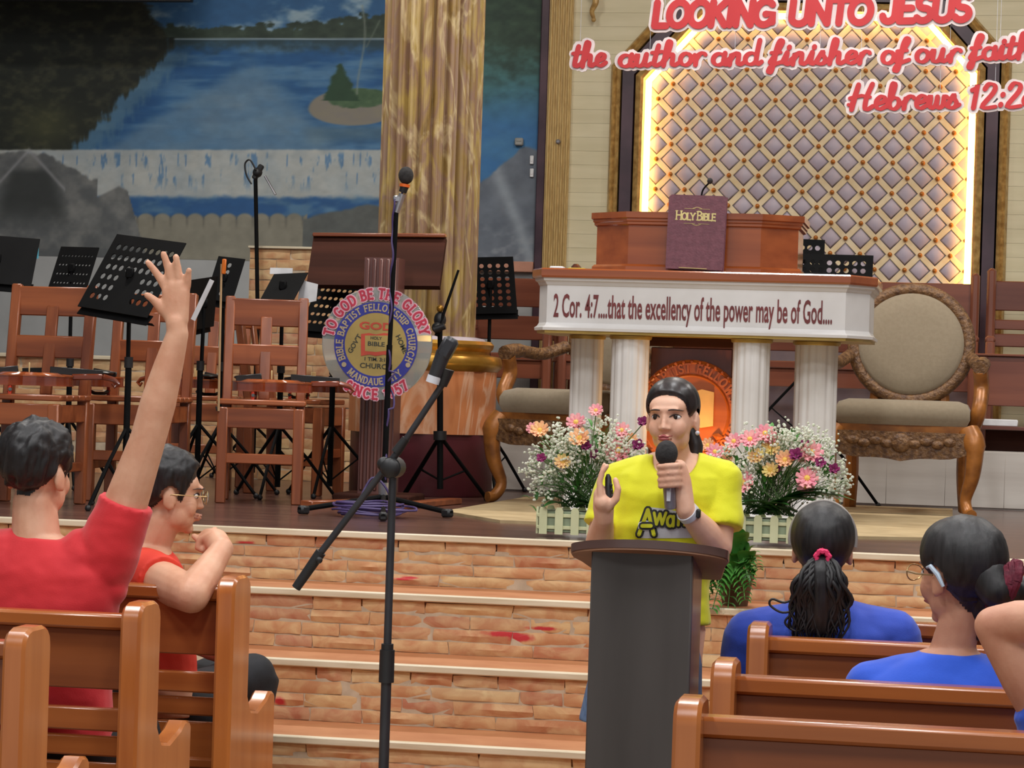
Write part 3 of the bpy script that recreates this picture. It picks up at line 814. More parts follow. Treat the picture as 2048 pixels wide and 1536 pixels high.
# --- choir platform and its benches
YC = 13.7
mat('white_board', (206, 200, 192), .5, (186, 178, 170), 3, (.4, 4, 4))
xa = PY(975, 900, YC).x
cp = struct('choir_platform', MB().b2((xa, YC, ZS), (8, 15.2, ZS + .30)), 'white_board', 'low white boarded choir platform behind the armchairs', 'platform')
for k in range(12):
    MB().b2((xa + k * .3, YC - .012, ZS + .01), (xa + k * .3 + .2995, YC, ZS + .295), .001).build('board', 'white_board', cp)

# --- floor mat
mat('tan_mat', (190, 168, 128), .7, (168, 146, 108), 7, (1, 1, 1))
mp_ = [PZ(888, 1027, ZS), PZ(1000, 1046, ZS), PZ(1150, 1052, ZS), PZ(1700, 1078, ZS), PZ(1905, 1082, ZS), PZ(1905, 1022, ZS), PZ(1400, 1004, ZS), PZ(1052, 998, ZS)]
mm = MB().prism([(p.x, p.y) for p in mp_], ZS, ZS + .012)
tag(origin_to(mm.build('floor_mat', 'tan_mat'), (mp_[3].x, mp_[3].y, ZS)), 'large tan mat lying on the stage under the flower boxes', 'mat')

# ================================================================== things on the stage
wood('chair_wood', (170, 96, 56), (112, 56, 34), 'z', .32, 4)
wood('chair_wood_x', (172, 96, 54), (116, 58, 34), 'x', .32, 4)
wood('pew_wood', (178, 104, 50), (140, 74, 34), 'x', .25, coat=.4)
wood('pew_wood_z', (194, 118, 58), (158, 88, 40), 'z', .25, coat=.4)
wood('choir_wood', (138, 80, 58), (104, 56, 42), 'x', .25, coat=.5)
wood('choir_wood_z', (142, 84, 62), (108, 60, 44), 'z', .25, coat=.5)
mat('dark_wood_x', (68, 38, 29), .8, (50, 28, 22), 3, (.25, 4, 4), spec=.1, detail=6)
wood('post_wood', (120, 78, 70), (92, 56, 52), 'z', .35)
wood('pulpit_wood', (172, 92, 46), (132, 64, 30), 'x', .16, coat=.8)
mat('black_metal', (15, 15, 16), .7, (10, 10, 11), 6, spec=.12)
mat('black_plastic', (34, 34, 36), .5, (24, 24, 26), 10)
mat('steel', (190, 190, 194), .28, (160, 160, 166), 8, metal=.8)
mat('white_paint', (226, 224, 222), .4, (216, 213, 210), 5)
mat('paper_white', (232, 232, 234), .7)
mat('paper_yellow', (226, 206, 60), .7)

# --- wooden classroom chairs (built once facing -Y, then copied)
def make_chair():
    t = thing('wooden_chair', 'chair', 'chair')
    W, D, H, B = .38, .40, .45, .93; hw, hd = W / 2 - .022, D / 2 - .022
    for sx in (-1, 1):
        MB().box((sx * hw, -hd, H / 2 - .012), (.046, .046, H - .024), .005).build('leg', 'chair_wood', t)
        MB().bar((sx * hw, hd - .01, 0), (sx * hw, hd + .0, H), .044, .044, .005, (0, 1, 0)).bar((sx * hw, hd, H - .01), (sx * hw, hd + .075, B), .044, .04, .005, (0, 1, 0)).build('back_post', 'chair_wood', t)
        MB().box((sx * hw, 0, .16), (.022, D - .06, .04), .004).build('stretcher', 'chair_wood_x', t)
        MB().box((sx * (hw + .004), 0, H - .065), (.02, D - .06, .075), .004).build('apron', 'chair_wood_x', t)
    MB().box((0, -hd - .004, .2), (W - .06, .022, .045), .004).build('stretcher', 'chair_wood_x', t)
    MB().box((0, -hd - .006, H - .07), (W - .05, .022, .09), .004).build('apron', 'chair_wood_x', t)
    for k in range(5):
        MB().box((0, -D / 2 + .045 + k * .078, H), (W + .015, .074, .024), .005).build('seat_slat', 'chair_wood_x', t)
    def at(z): return hd + .075 * (z - H) / (B - H)
    MB().box((0, at(.86), .86), (W - .05, .024, .125), .005).build('top_rail', 'chair_wood_x', t)
    MB().box((0, at(.66), .665), (W - .05, .024, .095), .005).build('middle_rail', 'chair_wood_x', t)
    MB().bar((0, at(.46) - .006, .46), (0, at(.84) - .006, .84), .052, .018, .004, (0, 1, 0)).build('back_slat', 'chair_wood', t)
    return t
chair0 = make_chair()
chairs = {}
CH = [('A', 516, 1008, 13.5, 'wooden slat-back chair holding a violin, beside the tall thin mic pole'),
      ('B', 655, 990, 86, 'wooden chair turned sideways toward the round glass emblem lectern'),
      ('C', 25, 1012, 0, 'wooden slat-back chair holding a dark violin, left of the perforated music stand'),
      ('D', 250, 1004, 3, 'wooden slat-back chair standing right behind the large perforated music stand'),
      ('E', 385, 978, 5, 'wooden chair with a violin standing in the second row of chairs')]
for i, (k, px, py, rz, lb) in enumerate(CH):
    o = chair0 if i == 0 else copy_tree(chair0)
    p = PZ(px, py, ZS); a = RAD(rz)
    o.location = p + Vector((-math.sin(a) * .18, math.cos(a) * .18, 0)); o.rotation_euler = (0, 0, a)
    o['label'] = lb; o['group'] = 'wooden chairs for the string players'
    chairs[k] = o

# --- violins
wood('violin_wood', (150, 66, 30), (96, 36, 18), 'x', .2, coat=.7)
mat('violin_top', (170, 88, 40), .25, (130, 60, 26), 6, (1, 6, 6), coat=.7)
mat('maple_bridge', (226, 196, 138), .5)
mat('ebony', (30, 27, 26), .35)
mat('cork_red', (206, 66, 40), .5)
def make_violin():
    t = thing('violin', 'violin', 'violin')
    prof = [(-.178, 0), (-.176, .05), (-.15, .092), (-.10, .103), (-.055, .088), (-.03, .058), (0, .054), (.03, .058), (.05, .074), (.085, .082), (.13, .076), (.165, .045), (.176, .02)]
    poly = [(x, y) for x, y in prof] + [(x, -y) for x, y in reversed(prof[1:])]
    MB().prism(poly, 0, .034).build('body', 'violin_wood', t)
    MB().prism([(x * 1.02, y * 1.04) for x, y in poly], .034, .04).prism([(x * .8, y * .7) for x, y in poly], .04, .05, taper=.8).build('top_plate', 'violin_top', t)
    MB().prism([(x * 1.02, y * 1.04) for x, y in poly], -.005, 0).build('back_plate', 'violin_wood', t)
    MB().bar((.08, 0, .062), (.30, 0, .052), .03, .008, .002, (0, 1, 0)).build('fingerboard', 'ebony', t)
    MB().bar((.17, 0, .035), (.30, 0, .04), .026, .022, .005, (0, 1, 0)).tube([(.30, 0, .04), (.345, 0, .03), (.365, 0, .012), (.35, 0, -.002), (.338, 0, .012)], [.013, .011, .01, .008, .005], 8).build('neck', 'violin_wood', t)
    MB().box((-.005, 0, .07), (.006, .045, .042), .002).build('bridge', 'maple_bridge', t)
    MB().bar((-.165, 0, .046), (-.05, 0, .062), .03, .008, .003, (0, 1, 0)).build('tailpiece', 'ebony', t)
    MB().ball((-.13, .06, .056), (.05, .035, .012), 12, 6).build('chin_rest', 'ebony', t)
    MB().tube([(-.08, -.1, -.022), (-.085, -.05, -.034), (-.085, .05, -.034), (-.08, .1, -.022)], .008, 6).build('shoulder_rest', 'ebony', t)
    for y in (-.09, .09): MB().cyl((-.082, y, -.042), (-.082, y, -.006), .008, .008, 8).build('rest_foot', 'cork_red', t)
    return t
v0 = make_violin()
VI = [((60, 770, 11.25), 20, 'dark violin on the chair at the outer end of the row, scroll pointing right', 'C'),
      ((165, 772, 11.45), 172, 'dark violin with red shoulder rest feet beside the large perforated music stand', 'D'),
      ((392, 770, 11.65), 160, 'violin lying on the second row chair behind the upright bow', 'E'),
      ((545, 775, 11.2), 12, 'dark red violin on the slat-back chair beside the tall mic pole', 'A'),
      ((628, 768, 11.55), -14, 'orange brown violin lying next to the round glass emblem', 'B')]
for i, ((px, py, Y), rz, lb, ck) in enumerate(VI):
    o = v0 if i == 0 else copy_tree(v0)
    c = chairs[ck]; p = PY(px, py, c.location.y - .04)
    o.location = (p.x, c.location.y - .04 + .0 * Y, ZS + .462 + .042); o.rotation_euler = (0, 0, RAD(rz)); o['label'] = lb; o['group'] = 'violins resting on chairs'

# --- upright bow
mat('bow_tip', (232, 120, 34), .4)
mat('bow_stick', (196, 160, 116), .4)
YBW = chairs['A'].location.y - .245
p0, p1 = PY(437, 822, YBW), PY(443, 528, YBW + .02)
bw = thing('violin_bow', 'thin pale violin bow standing upright with an orange end', 'violin bow', (p0.x, p0.y, p0.z))
MB().cyl(p0, p1, .0055, .005, 8).build('stick', 'bow_stick', bw, world=True)
MB().bar(PY(447, 548, YBW), PY(449, 518, YBW), .018, .012, .003).build('frog', 'bow_tip', bw, world=True)
MB().bar(p0 + Vector((-.006, 0, 0)), p0 + Vector((-.012, 0, .02)), .008, .006, .001).build('tip', 'ebony', bw, world=True)

# --- music stands: perforated desks given by three corners, pole and tripod on the stage
def perforated(TL, TR, BL, nx, ny, hole=.62, mx=.07, my=.1, th=.004, skip=()):
    mb = MB(); U = TR - TL; Vv = BL - TL; n = U.cross(Vv).normalized() * th
    P = lambda u, v: TL + U * u + Vv * v
    lw, lh = U.length, Vv.length
    us = [0] + [mx + (1 - 2 * mx) * i / nx for i in range(nx + 1)] + [1]; vs = [0] + [my + (1 - 2 * my) * i / ny for i in range(ny + 1)] + [1]
    for i in range(len(us) - 1):
        for j in range(len(vs) - 1):
            a, b, c, d = us[i], us[i + 1], vs[j], vs[j + 1]
            corners = [(a, c), (b, c), (b, d), (a, d)]
            if 0 < i <= nx and 0 < j <= ny and (i - 1, j - 1) not in skip:
                cu, cv = (a + b) / 2, (c + d) / 2; r = min((b - a) * lw, (d - c) * lh) * hole / 2
                ru, rv = r / lw, r / lh
                o = len(mb.v); k = 8
                angs = [2 * math.pi * (q + .5) / 8 for q in range(8)]
                inner = [P(cu + ru * math.cos(t), cv + rv * math.sin(t)) for t in angs]
                outer = [P(b, d), P((a + b) / 2, d), P(a, d), P(a, (c + d) / 2), P(a, c), P((a + b) / 2, c), P(b, c), P(b, (c + d) / 2)]
                # outer order matched to inner angles (first at 22.5 deg towards +u,+v)
                for layer in (0, 1):
                    for q in inner + outer: mb.v.append(tuple(q + n * layer))
                for q in range(8):
                    q2 = (q + 1) % 8
                    mb.f.append((o + q, o + q2, o + 8 + q2, o + 8 + q)); mb.f.append((o + 16 + q, o + 24 + q, o + 24 + q2, o + 16 + q2))
                    mb.f.append((o + q, o + 16 + q, o + 16 + q2, o + q2))
            else:
                o = len(mb.v)
                for layer in (0, 1):
                    for (u, v) in corners: mb.v.append(tuple(P(u, v) + n * layer))
                mb.f.append((o, o + 1, o + 2, o + 3)); mb.f.append((o + 7, o + 6, o + 5, o + 4))
    o = len(mb.v)
    rim = [P(0, 0), P(1, 0), P(1, 1), P(0, 1)]
    for layer in (0, 1):
        for q in rim: mb.v.append(tuple(q + n * layer))
    for q in range(4): mb.f.append((o + q, o + (q + 1) % 4, o + 4 + (q + 1) % 4, o + 4 + q))
    return mb
def tripod(mb_fn, t, base, hub_z, spread, yaw=0.0, r=.008, m='black_metal', world=True):
    for k in range(3):
        a = yaw + 2 * math.pi * k / 3
        e = base + Vector((math.cos(a) * spread, math.sin(a) * spread, .012))
        mb = MB().tube([Vector((base.x, base.y, base.z + hub_z)), base + Vector((math.cos(a) * spread * .5, math.sin(a) * spread * .5, hub_z * .55)), e], r, 6)
        leg = mb.build('leg', m, t, world=True)
        MB().ball(e, .014, 8, 6).build('rubber_foot', 'black_plastic', leg, world=True)
        mb2 = MB().cyl(Vector((base.x, base.y, base.z + hub_z * .22)), base + Vector((math.cos(a) * spread * .5, math.sin(a) * spread * .5, hub_z * .55)), r * .5, None, 6)
        mb2.build('brace', m, t, world=True)
def music_stand(TL, TR, BL, Ys, nx, ny, label, zfloor=None, sheet=None, lip=True, hole=.72, holes=True, pole_to=None, yaw=0.3, skip=()):
    a, b, c = PY(*TL, Ys[0]), PY(*TR, Ys[1]), PY(*BL, Ys[2])
    zf = ZS if zfloor is None else zfloor
    ctr = (b + c) / 2; base = Vector((ctr.x, ctr.y, zf))
    if pole_to: base.x, base.y = pole_to[0], pole_to[1]
    t = thing('music_stand', label, 'music stand', base, group=None)
    if holes: perforated(a, b, c, nx, ny, hole, skip=skip).build('desk', 'black_metal', t, world=True, smooth=False)
    else: perforated(a, b, c, 1, 1, .01).build('desk', 'black_metal', t, world=True, smooth=False)
    n = (b - a).cross(c - a).normalized(); n = n if n.y > 0 else -n       # towards the player, away from the hall
    d = b + (c - a)
    MB().bar(c + n * .02, d + n * .02, .05, .004, 0, n).bar(c + n * .045, d + n * .045, .003, .014, 0, n).build('lip', 'black_metal', t, world=True)
    att = (a + d) / 2 - n * .01
    MB().box(att, (.034, .024, .045), .006).build('bracket', 'black_metal', t, world=True)
    MB().cyl(base + Vector((0, 0, .3)), att, .0095, None, 10).build('pole', 'black_metal', t, world=True)
    MB().cyl(base + Vector((0, 0, .05)), base + Vector((0, 0, .62)), .014, None, 10).build('lower_tube', 'black_metal', t, world=True)
    MB().cyl(base + Vector((0, 0, .585)), base + Vector((0, 0, .63)), .019, None, 10).build('collar', 'black_plastic', t, world=True)
    tripod(None, t, base, .34, .28, yaw)
    return t
sk = {(i, j) for i in (3, 4, 5) for j in (3, 4, 5)}
music_stand((234, 468), (372, 486), (155, 612), (10.72, 10.42, 10.47), 9, 6, 'large black perforated music stand tilted in front of the chairs', skip=sk)
music_stand((122, 493), (198, 495), (94, 582), (12.2, 12.1, 12.05), 10, 4, 'small black music stand with slim holes behind the large perforated one', hole=.6, yaw=1.0)
ms = music_stand((-70, 466), (80, 478), (-90, 560), (11.0, 11.0, 10.85), 1, 1, 'solid black music stand with a small cyan note at its edge', holes=False, yaw=.8)
mat('cyan_note', (96, 190, 214), .6)
MB().bar(PY(70, 506, YBW), PY(77, 506, YBW), .003, .05).build('sticky_note', 'cyan_note', ms, world=True, label='cyan paper note')
music_stand((437, 512), (490, 518), (410, 598), (12.3, 12.2, 12.15), 1, 5, 'narrow angled music stand with horizontal slots behind the upright bow', hole=.75, yaw=.2)
m5 = music_stand((548, 548), (616, 545), (518, 603), (12.05, 12.0, 11.9), 1, 1, 'solid black music stand with papers left of the dark lectern', holes=False, yaw=.5)
MB().prism([(0, 0), (.11, 0), (.11, .03), (0, .03)], 0, .004, frame(PY(540, 548, 12.08), (1, 0, 0), (0, .1, 1))).build('paper', 'paper_white', m5, world=True)
MB().prism([(0, 0), (.1, .02), (.1, .1), (0, .12)], 0, .004, frame(PY(596, 610, 11.98), (.9, -.3, 0), (.1, .1, 1))).build('paper', 'paper_white', m5, world=True)
music_stand((640, 560), (742, 568), (598, 660), (12.3, 12.3, 12.2), 8, 5, 'black perforated music stand half hidden by the round glass emblem', yaw=.5)
music_stand((930, 515), (1026, 513), (938, 628), (13.5, 13.5, 13.42), 5, 7, 'black perforated music stand right of the marble pillar', yaw=.9)
music_stand((1560, 476), (1650, 480), (1556, 560), (14.02, 14.02, 13.97), 5, 4, 'black perforated music stand close behind the pulpit desk', yaw=.9, zfloor=ZS + .3)
music_stand((1590, 507), (1747, 511), (1585, 600), (13.35, 13.35, 13.3), 8, 5, 'wide black perforated music stand beside the pulpit corner and round armchair', yaw=.4)
m9 = music_stand((381, 560), (436, 552), (372, 664), (11.6, 12.0, 11.5), 1, 1, 'solid music stand seen edge-on holding a white sheet', holes=False, yaw=.1)
MB().bar(PY(386, 640, 11.35), PY(424, 560, 11.35), .022, .004, 0, (0, 1, 0)).build('sheet', 'paper_white', m9, world=True)

# --- microphone stands
mat('foam', (52, 50, 50), .95, (40, 38, 38), 60, bump=.4)
mat('orange_ring', (232, 104, 28), .45)
mat('purple_cable', (84, 68, 118), .5, (66, 52, 98), 10)
mat('label_white', (222, 224, 232), .4)
def mic_stand_base(t, base, zc, r0=.011):
    MB().cyl(base + Vector((0, 0, .04)), base + Vector((0, 0, zc)), r0, None, 10).build('lower_tube', 'black_metal', t, world=True)
# A: far stand with clip and hanging plug
b = PZ(505, 960, ZS); Ya = b.y
t = thing('microphone_stand', 'tall thin microphone stand with cable loop and white plug behind the chairs', 'mic stand', b)
mic_stand_base(t, b, .95, .0125); MB().cyl(b + Vector((0, 0, .9)), PY(511, 352, Ya), .0115, None, 8).build('upper_tube', 'black_metal', t, world=True)
MB().ball(PY(515, 345, Ya), .028, 10, 8).bar(PY(508, 358, Ya), PY(524, 330, Ya), .03, .03, .006).build('swivel', 'black_plastic', t, world=True)
MB().cyl(PY(530, 352, Ya - .02), PY(551, 389, Ya - .04), .007, None, 8).build('boom_end', 'steel', t, world=True)
MB().tube(cat_rom([PY(*q, Ya - .03) for q in ((503, 368), (493, 350), (490, 328), (500, 320), (512, 340))], 6), .005, 6).build('cable', 'black_plastic', t, world=True)
tripod(None, t, b, .3, .3, .6)
# B: straight stand with foam microphone and purple cable
b = PZ(766, 1026, ZS); Yb = b.y
t = thing('microphone_stand', 'straight microphone stand wound with purple cable, foam microphone on top', 'mic stand', b)
MB().cyl(b + Vector((0, 0, .03)), PY(779, 690, Yb), .013, None, 10).build('lower_tube', 'black_metal', t, world=True)
MB().cyl(PY(779, 700, Yb), PY(793, 420, Yb), .010, None, 10).build('upper_tube', 'black_metal', t, world=True)
pts = []
pa, pb_ = PY(777, 960, Yb), PY(793, 400, Yb)
for i in range(160):
    u = i / 159; q = pa.lerp(pb_, u); a = 3.6 + .8 * math.sin(i * .21) + (i * .35 if 40 < i < 62 else 0)
    pts.append(q + Vector((math.cos(a) * .0145, math.sin(a) * .0145, 0)))
MB().tube(pts + [PY(800, 395, Yb), PY(808, 378, Yb)], .0046, 6).build('cable', 'purple_cable', t, world=True)
MB().cyl(PY(793, 425, Yb), PY(805, 388, Yb), .012, .016, 10).box(PY(795, 398, Yb), (.035, .03, .03), .006).build('clip', 'steel', t, world=True)
mc = MB().tube([PY(805, 385, Yb), PY(810, 370, Yb)], [.017, .02], 12).build('microphone_body', 'black_plastic', t, world=True)
MB().cyl(PY(809, 374, Yb), PY(810, 368, Yb), .0225, None, 14).build('ring', 'orange_ring', mc, world=True)
MB().ball(PY(812, 351, Yb), (.033, .033, .038), 16, 12).build('foam_cover', 'foam', mc, world=True)
for k, (px, py) in enumerate(((598, 1030), (903, 1037), (766, 1044))):
    e = PZ(px, py, ZS) + Vector((0, 0, .022))
    lg = MB().cyl(b + Vector((0, 0, .07)), e, .012, .011, 8).build('leg', 'black_metal', t, world=True)
    MB().bar(e, e + (e - b).normalized() * -.05, .036, .036, .008).build('rubber_foot', 'black_plastic', lg, world=True)
MB().cyl(b + Vector((0, 0, .03)), b + Vector((0, 0, .13)), .02, .026, 10).build('hub', 'steel', t, world=True)
# purple cable heap
rs = random.Random(3); cb = MB(); c0_ = PZ(738, 1034, ZS)
for k in range(8):
    rr = rs.uniform(.09, .15); ox, oy = rs.uniform(-.04, .04), rs.uniform(-.05, .05)
    cb.tube(cat_rom([c0_ + Vector((ox + rr * math.cos(q) * 1.1, oy + rr * math.sin(q), .008 + .006 * k + rs.uniform(0, .012))) for q in [2 * math.pi * i / 10 for i in range(10)]], 3, True), .0052, 6)
cb.tube(cat_rom([c0_ + Vector((-.05, 0, .05)), c0_ + Vector((0, .03, .16)), c0_ + Vector((.06, .04, .12)), c0_ + Vector((.09, .05, .03))], 6), .005, 6)
tag(origin_to(cb.build('cable_coil', 'purple_cable'), (c0_.x, c0_.y, ZS)), 'heap of coiled purple cable at the foot of the mic stand', 'cable')
# brown boards lying behind the coil
for (a_, b_, lb) in (((612, 1014), (745, 1010), 'short brown wooden board lying behind the coiled purple cable'), ((800, 1018), (910, 1008), 'short brown wooden board lying between stand legs and tan mat')):
    p, q = PZ(*a_, ZS), PZ(*b_, ZS)
    o = MB().bar(p + Vector((0, 0, .014)), q + Vector((0, 0, .014)), .07, .028, .004).build('wooden_board', 'chair_wood_x')
    tag(origin_to(o, (p.x, p.y, ZS)), lb, 'board')
# C: black tripod stand with thin boom in front of the drum
b = PZ(880, 988, ZS); b.y = 12.2; b.x = PY(880, 988, 12.2).x
t = thing('microphone_stand', 'black tripod microphone stand with thin raised boom before the pillar drum', 'mic stand', b)
MB().cyl(b + Vector((0, 0, .06)), PY(880, 700, 12.2), .015, None, 10).build('lower_tube', 'black_metal', t, world=True)
MB().ball(PY(880, 640, 12.18), (.03, .03, .04), 12, 8).ball(PY(874, 655, 12.15), .026, 10, 6).cyl(PY(868, 660, 12.1), PY(890, 652, 12.1), .016, None, 10).build('clutch', 'black_plastic', t, world=True)
MB().cyl(PY(880, 700, 12.2), PY(880, 640, 12.2), .012, None, 8).cyl(PY(872, 672, 12.16), PY(917, 540, 12.16), .0085, .006, 8).build('boom', 'black_metal', t, world=True)
MB().ball(PY(880, 617, 12.17), .018, 10, 6).build('wing_nut', 'gold_ring', t, world=True)
MB().cyl(PY(880, 880, 12.2), PY(880, 862, 12.2), .032, None, 12).build('collar', 'black_plastic', t, world=True)
for (px, py) in ((822, 992), (978, 1000), (882, 982)):
    e = PZ(px, py, ZS) + Vector((0, 0, .012)); e.y = min(e.y, 12.5)
    lg = MB().cyl(PY(880, 872, 12.2), e, .0095, None, 8).build('leg', 'black_metal', t, world=True)
    MB().ball(e, .015, 8, 6).build('rubber_foot', 'black_plastic', lg, world=True)
    MB().cyl(b + Vector((0, 0, .1)), PY(880, 872, 12.2).lerp(e, .55), .005, None, 6).build('brace', 'black_metal', t, world=True)

# --- dark lectern with the round glass emblem
YL = 11.85
lb_ = PY(757, 998, YL)
lt = thing('lectern', 'dark brown stage lectern with slanted top and round glass church emblem', 'lectern', (lb_.x, YL + .1, ZS))
xl, xr = PY(722, 760, YL).x, PY(790, 760, YL).x
zpt = PY(757, 515, YL).z
MB().b2((xl, YL, ZS + .03), (xr, YL + .14, zpt)).build('post', 'post_wood', lt, world=True)
for k in range(5):
    xx = xl + (xr - xl) * (k + .5) / 5
    MB().box((xx, YL - .004, (ZS + .05 + zpt) / 2), (.018, .014, zpt - ZS - .06), .005).build('reed', 'post_wood', lt, world=True)
MB().b2((xl - .1, YL - .08, ZS), (xr + .1, YL + .28, ZS + .04), .008).build('base', 'dark_wood_x', lt, world=True)
A, B, Cc = PY(627, 472, YL + .36), PY(892, 474, YL + .36), PY(640, 566, YL + .2)
M = frame(A, B - A, A - Cc)
wd_, hh = (B - A).length, (A - Cc).length
pl = [(0, 0), (wd_, 0), (wd_ + .006, -hh), (.012, -hh)]
MB().prism(pl, -.03, 0, M).build('slanted_top', 'dark_wood_x', lt, world=True)
MB().bar(A + Vector((0, -.0, .006)), B + Vector((0, 0, .006)), .05, .018, .004).build('top_edge', 'chair_wood_x', lt, world=True)
# glass disc
YD = 11.62
def glass():
    m, t, b = nt('clear_glass'); b.inputs['Base Color'].default_value = (.86, .95, .93, 1); b.inputs['Roughness'].default_value = .04
    b.inputs['Transmission Weight'].default_value = .8; b.inputs['IOR'].default_value = 1.3
    b.inputs['Specular IOR Level'].default_value = 1.0; b.inputs['Coat Weight'].default_value = .6
    MATS['clear_glass'] = m
glass()
mat('emblem_blue', (58, 62, 160), .35); mat('emblem_tan', (186, 160, 92), .4); mat('emblem_tan_text', (196, 176, 140), .4)
mat('emblem_red', (214, 84, 62), .4); mat('emblem_dark', (64, 66, 56), .4); mat('pink_letter', (206, 58, 84), .4); mat('pink_edge', (240, 190, 204), .4)
dc = PY(754, 687, YD); sD = scl(YD)
Mx = Matrix.Rotation(RAD(90), 4, 'X')
def discM(c, y): return Matrix.Translation((c.x, y, c.z)) @ Mx      # local z -> -Y (towards the hall)
gl = MB().lathe([(.25, -.004), (.256, -.002), (.256, .002), (.25, .004)], 64, discM(dc, YD)).build('glass_disc', 'clear_glass', lt, world=True, label='round clear glass plate')
ec = PY(752, 689, YD)
def annulus(r0, r1, z0, z1, M, n=64):
    mb = MB(); vs, fs = [], []
    for r, z in ((r0, z0), (r1, z0), (r1, z1), (r0, z1)):
        for j in range(n): vs.append((r * math.cos(2 * math.pi * j / n), r * math.sin(2 * math.pi * j / n), z))
    for k in range(4):
        for j in range(n):
            fs.append((k * n + j, k * n + (j + 1) % n, ((k + 1) % 4) * n + (j + 1) % n, ((k + 1) % 4) * n + j))
    return mb.add(vs, fs, M)
ME = discM(ec, YD - .004)
annulus(64 / sD, 86 / sD, 0, .004, ME).build('blue_ring', 'emblem_blue', gl, world=True)
MB().lathe([(64.5 / sD, 0), (64.5 / sD, .003)], 56, ME).build('tan_disc', 'emblem_tan', gl, world=True)
def ring_text(s, r, a0, a1, h, wd, mname, name, par, M, z, font=CAP, serif=0.0, inward=False, sx=.9, depth=.0015):
    tot = text_width(s, font) * sx * h; pos = 0
    for ch in s:
        adv = font.get(ch, font[' '])[0] * sx * h
        t = (pos + adv / 2) / tot; a = RAD(a0 + (a1 - a0) * t)
        c = Vector((math.cos(a), math.sin(a), 0)); tang = Vector((math.sin(a), -math.cos(a), 0))
        if inward: tang = -tang
        upv = c if not inward else -c
        rr = r if not inward else r + h
        def place(x, y, zz, c=c, tang=tang, upv=upv, rr=rr):
            return M @ (c * rr + tang * x + upv * y + Vector((0, 0, zz)))
        mb = MB(); letter_mesh(mb, ch, font, -adv / 2, h, wd, depth, place, serif, 0, sx, z)
        pos += adv
        if mb.v: mb.build(name, mname, par, world=True, smooth=False)
px_ = 1 / sD
ring_text('BIBLE BAPTIST FELLOWSHIP CHURCH', 69 * px_, 207, -27, 12.5 * px_, 2.5 * px_, 'emblem_tan_text', 'ring_letter', gl, ME, .004, serif=1)
ring_text('MANDAUE CITY', 69 * px_, 225, 315, 12.5 * px_, 2.5 * px_, 'emblem_tan_text', 'ring_letter', gl, ME, .004, serif=1, inward=True)
MG = discM(PY(754, 688, YD), YD - .004)
for (tx, r, a0, a1, inw) in (('TO GOD BE THE GLORY', 92 * px_, 172, 12, False), ('SINCE 1957', 92 * px_, 233, 310, True)):
    ring_text(tx, r, a0, a1, 19 * px_, 9 * px_, 'pink_edge', 'letter_outline', gl, MG, .004, serif=1, inward=inw, sx=.85)
    ring_text(tx, r, a0, a1, 19 * px_, 4.2 * px_, 'pink_letter', 'letter', gl, MG, .0056, serif=1, inward=inw, sx=.85)
for (bx, by) in ((688, 729), (816, 730)):
    q = PY(bx, by, YD - .009); MB().cyl(q, q + Vector((0, -.002, 0)), 5 * px_, None, 14).build('dot', 'emblem_tan_text', gl, world=True)
def flat_text(s, px, py, h, m, name, bold=.0, ang=0, sx=1.0, Y=YD - .0085):
    c = PY(px, py, Y)
    M = Matrix.Translation((c.x, Y, c.z)) @ Mx @ Matrix.Rotation(RAD(ang - 1.8), 4, 'Z')
    return font_text(s, h / sD * 1.35, m, name, gl, M, .0006, bold, sx)
flat_text('GOD', 752, 659, 15, 'emblem_red', 'word_god', .0015, 0, 1.5)
flat_text('1 TIM. 3:15', 752, 722, 7.5, 'emblem_dark', 'reference_text', .0004, 0, 1.1)
flat_text('CHURCH', 752, 737, 10.5, 'emblem_dark', 'word_church', .0005, 0, 1.15)
flat_text("GOV'T", 713, 690, 10.5, 'emblem_dark', 'word_government', .0005, 62)
flat_text('HOME', 799, 690, 10.5, 'emblem_dark', 'word_home', .0005, -62)
bkp = [PY(*q, YD - .0085) for q in ((722, 668), (738, 666), (752, 669), (768, 666), (784, 668), (784, 712), (768, 709), (752, 712), (738, 709), (722, 712))]
MB().add([tuple(q) for q in bkp] + [tuple(q + Vector((0, -.001, 0))) for q in bkp], [tuple(range(10)), tuple(reversed(range(10, 20)))] + [(i, (i + 1) % 10, (i + 1) % 10 + 10, i + 10) for i in range(10)]).build('book_mark', 'emblem_red', gl, world=True)
bkp = [PY(*q, YD - .0100) for q in ((730, 671), (778, 671), (778, 701), (752, 704), (730, 702))]
MB().add([tuple(q) for q in bkp], [tuple(range(5))]).build('book_page', 'emblem_tan', gl, world=True)
flat_text('HOLY', 752, 679, 6, 'emblem_dark', 'word_holy', .0004, 0, 1.1, YD - .0105)
flat_text('BIBLE', 752, 692, 9, 'emblem_dark', 'word_bible', .0006, 0, 1.25, YD - .0105)
MB().cyl((dc.x, YD + .004, dc.z), (dc.x, YL, dc.z), .012, None, 8).build('mounting_bolt', 'steel', lt, world=True)

